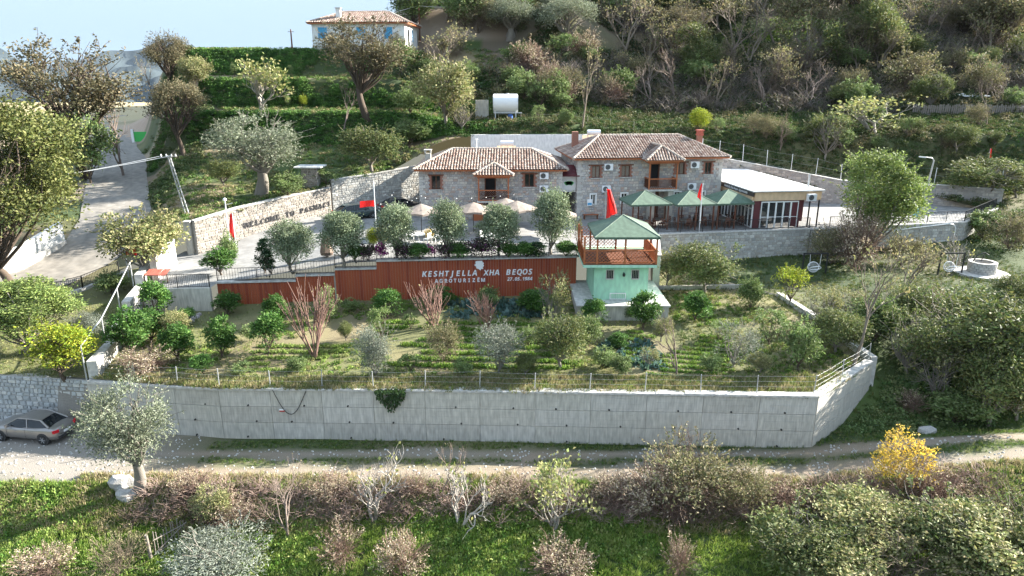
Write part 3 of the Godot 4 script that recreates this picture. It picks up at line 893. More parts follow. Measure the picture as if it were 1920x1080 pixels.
func build_walls() -> void:
	# the long concrete retaining wall: cast panels in three lifts, drain holes, coping
	var t := thing("retaining_wall", "long grey concrete retaining wall with cast lifts and drain holes above the dirt track", "retaining wall")
	var line := [[-24.9, -37.2], [-16.8, -36.2], [-4.95, -35.9], [16.97, -35.0], [22.1, -39.3]]
	var tops := [3.12, 3.16, 3.22, 3.28, 3.55]
	var core := []
	for i in 5: core.append([line[i][0], line[i][1] - 0.06, -0.6, tops[i] - 0.12])
	core[4][0] += 0.0
	obj("core", wall_body(core, 0.4), M.concrete_dull, t)
	var dull := [M.concrete, M.concrete, M.concrete_pale, M.concrete_dull]
	for i in 4:
		var a := Vector2(line[i][0], line[i][1])
		var b := Vector2(line[i + 1][0], line[i + 1][1])
		var n := maxi(1, int(round(a.distance_to(b) / 3.0)))
		var dir := (b - a).normalized()
		var yaw := -dir.angle()
		for k in n:
			var p := a.lerp(b, float(k) / n)
			var q := a.lerp(b, float(k + 1) / n)
			var top := lerpf(tops[i], tops[i + 1], (k + 0.5) / n) - 0.12
			for lift in 3:
				var foot := outside_y((p.x + q.x) / 2, (p.y + q.y) / 2 + 0.6)
				if i == 3: foot = lerpf(0.2, 2.3, (k + 0.5) / n)
				var y0: float = [-0.5, top * 0.34, top * 0.67][lift]
				var y1: float = [top * 0.34, top * 0.67, top][lift] - 0.022
				var mb := MB.new()
				var w := p.distance_to(q) - 0.02
				var proud := 0.05 + rr(0, 0.014)
				mb.box(Transform3D(Basis(Vector3.UP, yaw), Vector3((p.x + q.x) / 2, (y0 + y1) / 2, (p.y + q.y) / 2 - 0.06) + Basis(Vector3.UP, yaw) * Vector3(0, 0, proud / 2)), Vector3(w, y1 - y0, proud))
				# board marks: thin ribs left by the shuttering
				for r in 3:
					var yy := lerpf(y0, y1, (r + rr(0.3, 0.7)) / 3.0)
					mb.box(Transform3D(Basis(Vector3.UP, yaw), Vector3((p.x + q.x) / 2, yy, (p.y + q.y) / 2 - 0.06) + Basis(Vector3.UP, yaw) * Vector3(0, 0, proud + 0.003)), Vector3(w * rr(0.5, 1.0), 0.012, 0.012))
				obj("concrete_panel", mb, dull[ri(0, 3)], t)
				if lift > 0 or k % 2 == 0:
					if i == 3 or i == 0 and k < 1: continue
					var hole := MB.new()
					var at := Vector3(lerpf(p.x, q.x, rr(0.3, 0.7)), y0 + (0.08 if lift else 0.62), lerpf(p.y, q.y, 0.5) + 0.02)
					hole.tube([at - Vector3(0, 0, 0.2), at + Vector3(0, 0, 0.05)], [0.05, 0.05], 8)
					obj("drain_pipe", hole, M.plastic_dark, t)
	var cm := MB.new()
	for i in 4:
		var a := Vector3(line[i][0], tops[i] - 0.118, line[i][1])
		var b := Vector3(line[i + 1][0], tops[i + 1] - 0.118, line[i + 1][1])
		var dir := (b - a).normalized()
		var o := Vector3(dir.z, 0, -dir.x)
		var n := int(a.distance_to(b) / 0.8)
		for k in n:
			var p := a.lerp(b, float(k) / n) - o * (0.06 + rr(0, 0.03)); var q := a.lerp(b, float(k + 1) / n) - o * (0.06 + rr(0, 0.03))
			var u := Vector3.UP * (0.1 + rr(0, 0.04))
			var w := o * 0.52
			cm.quad(p, q, q + u, p + u); cm.quad(p + u, q + u, q + u + w, p + u + w); cm.quad(q + w, p + w, p + u + w, q + u + w)
	obj("coping", cm, M.concrete_cap, t)
	# a small painted trail mark on the wall
	var mark := MB.new(); mark.bx(-13.35, -13.05, 1.86, 1.94, -36.03, -36.005)
	var mk := obj("trail_mark", mark, M.letter_white, t)
	var mr := MB.new(); mr.bx(-13.35, -13.05, 1.78, 1.86, -36.03, -36.004)
	obj("red_stripe", mr, M.flag_red, mk)

	# stone wall beside the parked car: each stone its own piece
	var sw := thing("stone_wall", "grey rubble stone wall behind the parked silver car", "stone wall")
	var L := [[-62, -39.5, -0.4, 3.2], [-31.5, -38.4, -0.3, 3.1], [-24.9, -37.5, -0.3, 3.08]]
	obj("core", wall_body(L, 0.45), M.mortar, sw)
	var shapes := []
	for i in 8:
		var mb := MB.new()
		mb.col = mixc([Color(0.56, 0.56, 0.54), Color(0.44, 0.44, 0.43), Color(0.68, 0.65, 0.6)])
		var q := []
		var lo := []
		for c in [Vector2(0, 0), Vector2(1, 0), Vector2(1, 1), Vector2(0, 1)]:
			lo.append(Vector3(c.x, c.y, 0.002))
			q.append(Vector3(lerpf(c.x, 0.5, rr(0.1, 0.35)), lerpf(c.y, 0.5, rr(0.1, 0.35)), rr(0.03, 0.09)))
		mb.quad(q[0], q[1], q[2], q[3])
		for k in 4: mb.quad(lo[k], lo[(k + 1) % 4], q[(k + 1) % 4], q[k])
		shapes.append(mb.mesh())
	var from := Vector2(-24.95, -37.5)
	var way := (Vector2(-31.5, -38.4) - from).normalized()
	var yaw2 := Vector2(-way.x, -way.y).angle()
	var y := -0.1
	while y < 3.0:
		var rh := rr(0.2, 0.34)
		var x := 0.0
		while x < 8.6:
			var w := rr(0.22, 0.55)
			var o := MeshInstance3D.new()
			o.mesh = shapes[ri(0, 7)]
			o.material_override = M.stone
			o.name = "stone"
			var p := from + way * (x + w)
			if y + rh < 3.1:
				o.transform = Transform3D(Basis(Vector3.UP, -yaw2).scaled_local(Vector3(w * 0.94, rh * rr(0.86, 0.95), 1)), Vector3(p.x, y, p.y))
				sw.add_child(o, true)
			x += w
		y += rh
	var rest := MB.new()
	stones(rest, Vector3(-62, -0.3, -39.5), Vector3(-33.6, -0.3, -38.48), 3.1, 3.05, 0.42, [Color(0.56, 0.56, 0.54), Color(0.44, 0.44, 0.43), Color(0.68, 0.65, 0.6)])
	stuff(obj("stone_facing", rest, M.stone, sw))

	# the curving wall that welcomes
	stone_wall("welcome_wall", "pale curved stone wall lettered with a dark welcome to the village", [[-27.1, -58.1, 5.2, 8.55], [-24.6, -61.4, 5.4, 9.1], [-21.5, -65.4, 5.8, 9.45], [-18.3, -69.6, 6.4, 9.75]], 0.45, 0.34, STONE_PALE)
	stone_wall("upper_stone_wall", "higher grey stone wall stepping up behind the parked cars", [[-18.2, -69.75, 6.4, 10.4], [-14, -72.6, 6.6, 10.8], [-9.5, -75.5, 6.6, 11.3], [-5.5, -78.3, 6.6, 12.0]], 0.45, 0.34, STONE_GREY)
	# wall under the pergola terrace, and its continuation to the right
	stone_wall("terrace_wall", "grey stone retaining wall carrying the pergola terrace", [[11.5, -52.0, 3.6, 7.05], [12.9, -59.7, 3.6, 7.05], [27.2, -62.0, 3.6, 7.06]], 0.5, 0.36, STONE_GREY)
	stone_wall("lower_yard_wall", "grey stone wall with white pipe running up towards the hillside", [[27.3, -62.02, 3.6, 7.0], [43.2, -64.9, 3.6, 7.1], [50.6, -71.4, 4.6, 7.3]], 0.5, 0.38, STONE_GREY)
	stone_wall("back_wall", "long brown grey stone wall at the foot of the slope behind the annex", [[20, -79.1, 6.5, 12.1], [23.5, -79.0, 6.6, 11.7], [36, -75.5, 6.6, 9.6], [46, -75.0, 6.6, 9.2], [52, -73, 6.6, 9.0]], 0.45, 0.42, [Color(0.5, 0.45, 0.41), Color(0.4, 0.36, 0.33), Color(0.6, 0.53, 0.46)])
	var bw := thing("white_wall", "blotchy white plastered wall behind the tiled houses", "wall")
	obj("plaster", wall_body([[-4.6, -78.9, 6.5, 14.2], [9.2, -79.4, 6.5, 14.2], [17.5, -79.2, 6.5, 12.4], [20, -79.1, 6.5, 12.0]], 0.3), M.render_white, bw)

func build_red_wall() -> void:
	var t := thing("plank_wall", "long red-brown wall of upright planks carrying the white farm name", "wall")
	var a := Vector2(-21.9, -49.3)
	var b := Vector2(4.98, -51.6)
	var dir := (b - a).normalized()
	var yaw := -dir.angle()
	var len := a.distance_to(b)
	var steps := [[0.0, 5.75, 5.6], [5.75, 8.65, 6.0], [8.65, 11.75, 6.42], [11.75, len, 7.0]]
	var shapes := {}
	var capm := MB.new()
	for s in steps:
		capm.box(Transform3D(Basis(Vector3.UP, yaw), Vector3(lerpf(a.x, b.x, (s[0] + s[1]) / 2 / len), s[2] + 0.05, lerpf(a.y, b.y, (s[0] + s[1]) / 2 / len)) + Basis(Vector3.UP, yaw) * Vector3(0, 0, -0.12)), Vector3(s[1] - s[0], 0.12, 0.55))
		var mb := MB.new()
		mb.box(Transform3D(Basis(Vector3.UP, yaw), Vector3(lerpf(a.x, b.x, (s[0] + s[1]) / 2 / len), (s[2] + 3.4) / 2 - 0.01, lerpf(a.y, b.y, (s[0] + s[1]) / 2 / len)) + Basis(Vector3.UP, yaw) * Vector3(0, 0, -0.16)), Vector3(s[1] - s[0] - 0.01, s[2] - 3.4, 0.3))
		obj("backing", mb, M.concrete_dull, t)
		var x: float = s[0]
		while x < s[1] - 0.1:
			var w := 0.2
			var h: float = s[2] - 3.55 + rr(-0.03, 0.0)
			var o := MeshInstance3D.new()
			var key: float = s[2]
			if not shapes.has(key):
				var pm := MB.new()
				pm.bx(-0.093, 0.093, 0, s[2] - 3.57, 0, 0.03)
				shapes[key] = pm.mesh()
			o.mesh = shapes[key]
			o.material_override = M["plank%d" % ri(0, 3)]
			o.name = "plank"
			var f: float = (x + w / 2) / len
			o.transform = Transform3D(Basis(Vector3.UP, yaw), Vector3(lerpf(a.x, b.x, f), 3.55, lerpf(a.y, b.y, f)) + Basis(Vector3.UP, yaw) * Vector3(0, 0, rr(0.0, 0.012)))
			t.add_child(o, true)
			x += w
	obj("coping", capm, M.concrete_cap, t)
	# the lettering: separate letters fixed to the planks
	letters(t, "KESHTJELLA XHA BEQOS", Vector3(0, 5.93, 0.06), a, dir, yaw, 15.3, 23.4, 0.6, true)
	letters(t, "AGROTURIZËM", Vector3(0, 5.36, 0.06), a, dir, yaw, 16.2, 19.75, 0.4, false)
	letters(t, "27.05.1984", Vector3(0, 5.38, 0.06), a, dir, yaw, 21.7, 23.45, 0.36, true)
	# a jagged white shield shape over the name
	var poly := PackedVector2Array()
	for p in [[-0.2, 0.32], [0.22, 0.34], [0.27, 0.2], [0.36, 0.18], [0.3, 0.06], [0.36, -0.02], [0.26, -0.12], [0.3, -0.26], [0.16, -0.24], [0.1, -0.36], [-0.04, -0.24], [-0.18, -0.2], [-0.2, -0.06], [-0.34, 0.04], [-0.22, 0.1], [-0.24, 0.24]]: poly.append(Vector2(p[0], p[1]) * 1.1)
	var em := MB.new()
	var ids := Geometry2D.triangulate_polygon(poly)
	for k in range(0, ids.size(), 3):
		var q := [poly[ids[k]], poly[ids[k + 1]], poly[ids[k + 2]]]
		if (q[1] - q[0]).cross(q[2] - q[0]) < 0: q = [q[0], q[2], q[1]]
		em.tri(Vector3(q[0].x, q[0].y, 0.04), Vector3(q[1].x, q[1].y, 0.04), Vector3(q[2].x, q[2].y, 0.04))
	for k in poly.size():
		var p := poly[k]; var q := poly[(k + 1) % poly.size()]
		em.quad(Vector3(p.x, p.y, 0.04), Vector3(p.x, p.y, 0), Vector3(q.x, q.y, 0), Vector3(q.x, q.y, 0.04))
	var e := obj("emblem", em, M.letter_white, t)
	var f := 19.45 / len
	e.transform = Transform3D(Basis(Vector3.UP, yaw), Vector3(lerpf(a.x, b.x, f), 6.52, lerpf(a.y, b.y, f)) + Basis(Vector3.UP, yaw) * Vector3(0, 0, 0.045))

# letters along a wall from distance s0 to s1, each one a mesh of its own
func letters(t: Node3D, text: String, at: Vector3, a: Vector2, dir: Vector2, yaw: float, s0: float, s1: float, h: float, slanted: bool, serif := false, material: Material = null, slope := 0.0) -> void:
	var font := SystemFont.new()
	font.font_names = PackedStringArray(["Droid Serif" if serif else "Droid Sans"])
	font.font_weight = 700
	for i in text.length():
		if text[i] == " ": continue
		var tm := TextMesh.new()
		tm.text = text[i]
		tm.font = font
		tm.font_size = 64
		tm.pixel_size = h / 64.0
		tm.depth = 0.05
		tm.curve_step = 4.0
		var o := MeshInstance3D.new()
		o.mesh = tm
		o.material_override = material if material else M.letter_white
		o.name = "letter"
		var s: float = lerpf(s0, s1, (i + 0.0) / (text.length() - 1))
		var p := a + dir * s
		var b := Basis(Vector3.UP, yaw)
		if slanted: b = b * Basis(Vector3(1, 0, 0), Vector3(0.16, 1, 0), Vector3(0, 0, 1))
		o.transform = Transform3D(b, Vector3(p.x, at.y + slope * (s - s0), p.y) + Basis(Vector3.UP, yaw) * Vector3(0, 0, at.z))
		t.add_child(o, true)

# ---------------------------------------------------------------- buildings
var TILES := [Color(0.55, 0.41, 0.33), Color(0.42, 0.28, 0.22), Color(0.66, 0.53, 0.45), Color(0.27, 0.16, 0.12), Color(0.48, 0.38, 0.32)]

# barrel tiles over one roof plane: eave from a to b (left to right seen from outside), then the ridge points over b and a
func tile_plane(mb: MB, a: Vector3, b: Vector3, c: Vector3, d: Vector3, pitch := 0.27, row := 0.42) -> void:
	var ex := (b - a).normalized()
	var nrm := (b - a).cross(d - a if d != a else c - a).normalized()
	var up := nrm.cross(ex).normalized()
	mb.col = Color(0.13, 0.075, 0.05)
	mb.quad(a, b, c, d)
	var poly := []
	for p in [a, b, c, d]: poly.append(Vector2((p - a).dot(ex), (p - a).dot(up)))
	var len: float = poly[1].x
	var s := pitch / 2
	while s < len:
		# how far up the slope this column reaches
		var reach := 1e9
		for e in [[1, 2], [2, 3], [3, 0]]:
			var p: Vector2 = poly[e[0]]
			var q: Vector2 = poly[e[1]]
			if absf(q.x - p.x) > 1e-4:
				var f: float = (s - p.x) / (q.x - p.x)
				if f >= 0 and f <= 1: reach = minf(reach, lerpf(p.y, q.y, f))
		if reach < 1e8:
			var y := -0.06
			while y < reach - 0.08:
				var y1 := minf(y + row * 1.12, reach + 0.02)
				mb.col = mixc(TILES, 0.16)
				var r := pitch * rr(0.36, 0.41)
				var jog := rr(-0.012, 0.012)
				var prev := []
				for k in 5:
					var an := PI * k / 4.0
					var o := ex * (s + jog + cos(an) * -r) + nrm * (sin(an) * r * 0.9)
					var p0 := a + o + up * y + nrm * 0.035
					var p1 := a + ex * (s + jog - cos(an) * r * 0.85) + nrm * (sin(an) * r * 0.75) + up * y1 + nrm * 0.012
					if prev.size(): mb.quad(prev[0], p0, p1, prev[1])
					prev = [p0, p1]
				y += row
		s += pitch

func ridge_tiles(mb: MB, a: Vector3, b: Vector3) -> void:
	var n := maxi(1, int(a.distance_to(b) / 0.36))
	for i in n:
		mb.col = mixc([Color(0.76, 0.63, 0.52), Color(0.63, 0.49, 0.39), Color(0.8, 0.7, 0.6)], 0.1)
		mb.tube([a.lerp(b, float(i) / n) + Vector3(0, 0.03, 0), a.lerp(b, (i + 1.1) / n) + Vector3(0, 0.015, 0)], [0.14, 0.115], 8, true)

# a hipped roof over x0..x1, z0 (back)..z1 (front)
func hip_roof(parent: Node3D, x0: float, x1: float, z0: float, z1: float, y: float, rise: float, inset: float, pitch := 0.27) -> Node3D:
	var zm := (z0 + z1) / 2
	var A := Vector3(x0, y, z1); var B := Vector3(x1, y, z1); var C := Vector3(x1, y, z0); var D := Vector3(x0, y, z0)
	var R := Vector3(x0 + inset, y + rise, zm); var S := Vector3(x1 - inset, y + rise, zm)
	var deck := MB.new()
	deck.bx(x0 + 0.05, x1 - 0.05, y - 0.16, y - 0.02, z0 + 0.05, z1 - 0.05)
	var rf := obj("roof", deck, M.wood_orange, parent)
	var mb := MB.new()
	tile_plane(mb, A, B, S, R, pitch)
	tile_plane(mb, C, D, R, S, pitch)
	tile_plane(mb, B, C, S, S, pitch)
	tile_plane(mb, D, A, R, R, pitch)
	stuff(obj("roof_tiles", mb, M.tile, rf))
	var rd := MB.new()
	for e in [[R, S], [A, R], [B, S], [C, S], [D, R]]: ridge_tiles(rd, e[0], e[1])
	obj("ridge_tiles", rd, M.tile, rf)
	return rf

# a window in a wall that faces +z: dark glass set back, casing, sill, and the brick surround
func window(parent: Node3D, x0: float, x1: float, y0: float, y1: float, style := 0, z := 0.0) -> void:
	var g := MB.new()
	g.bx(x0, x1, y0, y1, z - 0.17, z - 0.14)
	var w := obj("window", g, M.glass_dark, parent)
	var f := MB.new()
	var t := 0.06
	f.bx(x0, x0 + t, y0, y1, z - 0.14, z - 0.06); f.bx(x1 - t, x1, y0, y1, z - 0.14, z - 0.06)
	f.bx(x0 + t, x1 - t, y1 - t, y1, z - 0.14, z - 0.06); f.bx(x0 + t, x1 - t, y0, y0 + t, z - 0.14, z - 0.06)
	f.bx((x0 + x1) / 2 - 0.03, (x0 + x1) / 2 + 0.03, y0 + t, y1 - t, z - 0.138, z - 0.07)
	obj("frame", f, M.white_paint if style == 2 else M.wood_dark, w)
	if style == 1:
		var c := MB.new()
		for k in 7:
			var xx := lerpf(x0 + t, x1 - t, k / 7.0)
			c.bx(xx, xx + 0.07, y0 + t, y1 - t, z - 0.139, z - 0.128 + 0.008 * (k % 2))
		obj("curtain", c, M.curtain, w)
	var s := MB.new()
	if style == 2:
		s.bx(x0 - 0.1, x0, y0, y1 + 0.1, z - 0.05, z + 0.06); s.bx(x1, x1 + 0.1, y0, y1 + 0.1, z - 0.05, z + 0.06)
		s.bx(x0, x1, y1, y1 + 0.1, z - 0.05, z + 0.06)
		obj("casing", s, M.white_paint, w)
	else:
		var n := int((y1 - y0) / 0.09)
		for side in 2:
			s = MB.new()
			for i in n:
				var yy := lerpf(y0, y1, float(i) / n)
				var e := 0.26 if i % 4 < 2 else 0.14
				if side == 0: s.bx(x0 - e, x0, yy, yy + 0.09, z - 0.05, z + 0.055 + 0.004 * (i % 2))
				else: s.bx(x1, x1 + e, yy, yy + 0.09, z - 0.05, z + 0.055 + 0.004 * (i % 2))
			stuff(obj("brick_jamb", s, M.brick_red, w))
		var l := MB.new()
		l.bx(x0 - 0.35, x1 + 0.35, y1, y1 + 0.11, z - 0.05, z + 0.07)
		obj("lintel", l, M.wood_dark, w)
	var si := MB.new()
	si.bx(x0 - 0.12, x1 + 0.12, y0 - 0.08, y0, z - 0.1, z + 0.12)
	obj("sill", si, M.concrete_cap, w)

func dark_hole(parent: Node3D, called: String, x0: float, x1: float, y0: float, y1: float, m: Material, z := 0.0) -> MeshInstance3D:
	var g := MB.new()
	g.bx(x0, x1, y0, y1, z - 0.2, z - 0.13)
	var d := obj(called, g, m, parent)
	var f := MB.new()
	f.bx(x0 - 0.09, x0, y0, y1 + 0.09, z - 0.13, z + 0.06); f.bx(x1, x1 + 0.09, y0, y1 + 0.09, z - 0.13, z + 0.06); f.bx(x0, x1, y1, y1 + 0.09, z - 0.13, z + 0.06)
	obj("frame", f, M.wood_dark, d)
	return d

# crossed laths between two corner points, in the plane of the rail
func lattice(parent: Node3D, a: Vector3, b: Vector3, h: float, m: Material, gap := 0.16, slat := 0.035) -> void:
	var mb := MB.new()
	var len := a.distance_to(b)
	var dir := (b - a).normalized()
	var off := dir.cross(Vector3.UP) * 0.012
	var s := -h
	while s < len:
		var p0 := Vector2(maxf(s, 0), maxf(-s, 0))
		var p1 := Vector2(minf(s + h, len), minf(h, len - s))
		if p1.y > p0.y + 0.03:
			mb.bar(a + dir * p0.x + Vector3.UP * p0.y + off, a + dir * p1.x + Vector3.UP * p1.y + off, slat, slat * 0.4)
			mb.bar(b - dir * p0.x + Vector3.UP * p0.y - off, b - dir * p1.x + Vector3.UP * p1.y - off, slat, slat * 0.4)
		s += gap
	obj("lattice", mb, m, parent)

func aircon(label: String, at: Vector3, turn: float) -> void:
	if not protos.has("aircon"):
		var t := thing("air_conditioner", label, "air conditioner", at, turn, "outdoor air conditioner units")
		var mb := MB.new(); mb.bx(-0.42, 0.42, 0, 0.62, 0.05, 0.36)
		obj("casing", mb, M.metal_white, t)
		var fan := MB.new(); fan.tube([Vector3(-0.1, 0.31, 0.362), Vector3(-0.1, 0.31, 0.372)], [0.25, 0.25], 18)
		var f := obj("fan", fan, M.plastic_dark, t)
		var gr := MB.new()
		for k in 3:
			var ring := []
			for i in 17: ring.append(Vector3(-0.1 + cos(TAU * i / 16) * 0.08 * (k + 1), 0.31 + sin(TAU * i / 16) * 0.08 * (k + 1), 0.385))
			var rad := []
			for i in 17: rad.append(0.008)
			gr.tube(ring, rad, 4, false)
		obj("grille", gr, M.metal_grey, f)
		var br := MB.new(); br.bx(-0.34, -0.29, -0.05, 0.0, -0.05, 0.36); br.bx(0.29, 0.34, -0.05, 0.0, -0.05, 0.36)
		obj("bracket", br, M.metal_grey, t)
		protos.aircon = [t]
	else:
		dup(protos.aircon[0], at, turn, label)

func stone_shell(t: Node3D, w: float, h: float, depth: float, holes: Array, left := true, right := true) -> void:
	# the walls have thickness, and the openings are real
	var mb := MB.new()
	var xs := [0.0, w]
	for o in holes: xs.append(o[0]); xs.append(o[1])
	xs.sort()
	for i in xs.size() - 1:
		if xs[i + 1] - xs[i] < 0.001: continue
		var xm: float = (xs[i] + xs[i + 1]) / 2
		var cuts := []
		for o in holes:
			if xm > o[0] and xm < o[1]: cuts.append([o[2], o[3]])
		cuts.sort()
		var y := -0.5
		for c in cuts:
			mb.bx(xs[i], xs[i + 1], y, c[0], -0.35, 0)
			y = c[1]
		mb.bx(xs[i], xs[i + 1], y, h, -0.35, 0)
	mb.bx(0, 0.35, -0.5, h, -depth, -0.352); mb.bx(w - 0.35, w, -0.5, h, -depth, -0.352); mb.bx(0.352, w - 0.352, -0.5, h, -depth, -depth + 0.35)
	obj("wall", mb, M.mortar, t)
	var s := MB.new()
	stones(s, Vector3(0, 0, 0), Vector3(w, 0, 0), h, h, 0.34, STONE_HOUSE, holes)
	if left: stones(s, Vector3(0, 0, -depth), Vector3(0, 0, 0), h, h, 0.34, STONE_HOUSE)
	if right: stones(s, Vector3(w, 0, 0), Vector3(w, 0, -depth), h, h, 0.34, STONE_HOUSE)
	stuff(obj("stone_facing", s, M.stone, t))
	for side in 2:      # squared corner stones
		var y := 0.0
		var k := 0
		while y < h - 0.3:
			var q := MB.new()
			q.col = mixc([Color(0.66, 0.61, 0.55), Color(0.57, 0.52, 0.47)], 0.1)
			var e := 0.5 if k % 2 else 0.3
			if side == 0: q.bx(-0.07, e, y + 0.01, y + 0.27, -(0.8 - e), 0.065)
			else: q.bx(w - e, w + 0.07, y + 0.01, y + 0.27, -(0.8 - e), 0.065)
			obj("corner_stone", q, M.stone, t)
			y += 0.28
			k += 1

func balcony(t: Node3D, x0: float, x1: float, y: float, out: float, eave: float, rise: float, back: float) -> void:
	var sl := MB.new(); sl.bx(x0 - 0.2, x1 + 0.2, y - 0.16, y, 0.06, out + 0.15)
	var b := obj("balcony", sl, M.concrete_cap, t)
	var r := MB.new()
	for x in [x0, x1]:
		r.bx(x - 0.06, x + 0.06, y, eave - 0.16, out - 0.06, out + 0.06)
	r.bx(x0 - 0.14, x1 + 0.14, eave - 0.34, eave - 0.17, out - 0.07, out + 0.07)
	r.bx(x0 - 0.07, x0 + 0.07, eave - 0.34, eave - 0.17, 0.07, out - 0.072); r.bx(x1 - 0.07, x1 + 0.07, eave - 0.34, eave - 0.17, 0.07, out - 0.072)
	obj("post", r, M.wood_orange, b)
	var h := MB.new()
	h.bx(x0, x1, y + 0.96, y + 1.05, out - 0.05, out + 0.05); h.bx(x0 - 0.05, x0 + 0.05, y + 0.96, y + 1.05, 0.06, out - 0.052); h.bx(x1 - 0.05, x1 + 0.05, y + 0.96, y + 1.05, 0.06, out - 0.052)
	h.bx(x0 + 0.07, x1 - 0.07, y + 0.03, y + 0.1, out - 0.04, out + 0.04)
	obj("railing", h, M.wood_orange, b)
	lattice(b, Vector3(x0 + 0.07, y + 0.1, out), Vector3(x1 - 0.07, y + 0.1, out), 0.86, M.wood_dark, 0.2, 0.06)
	lattice(b, Vector3(x0, y + 0.1, 0.08), Vector3(x0, y + 0.1, out - 0.07), 0.86, M.wood_dark, 0.2, 0.06)
	lattice(b, Vector3(x1, y + 0.1, out - 0.07), Vector3(x1, y + 0.1, 0.08), 0.86, M.wood_dark, 0.2, 0.06)
	# its own little hipped roof running back into the main one
	var xm := (x0 + x1) / 2
	var A := Vector3(x0 - 0.5, eave, out + 0.5); var B := Vector3(x1 + 0.5, eave, out + 0.5)
	var half := xm - A.x
	var R := Vector3(xm, eave + rise, out + 0.5 - half * 0.8); var S := Vector3(xm, eave + rise, -back)
	var mb := MB.new()
	tile_plane(mb, A, B, R, R)
	tile_plane(mb, B, Vector3(B.x, eave, -0.3), S, R)
	tile_plane(mb, Vector3(A.x, eave, -0.3), A, R, S)
	var rf := obj("roof", mb, M.tile, t)
	rf.name = "balcony_roof"
	stuff(rf)
	var rd := MB.new()
	for e in [[A, R], [B, R], [R, S]]: ridge_tiles(rd, e[0], e[1])
	obj("ridge_tiles", rd, M.tile, rf)
	var dk := MB.new(); dk.bx(A.x + 0.04, B.x - 0.04, eave - 0.13, eave - 0.015, 0.07, A.z - 0.04)
	obj("soffit", dk, M.wood_orange, rf)

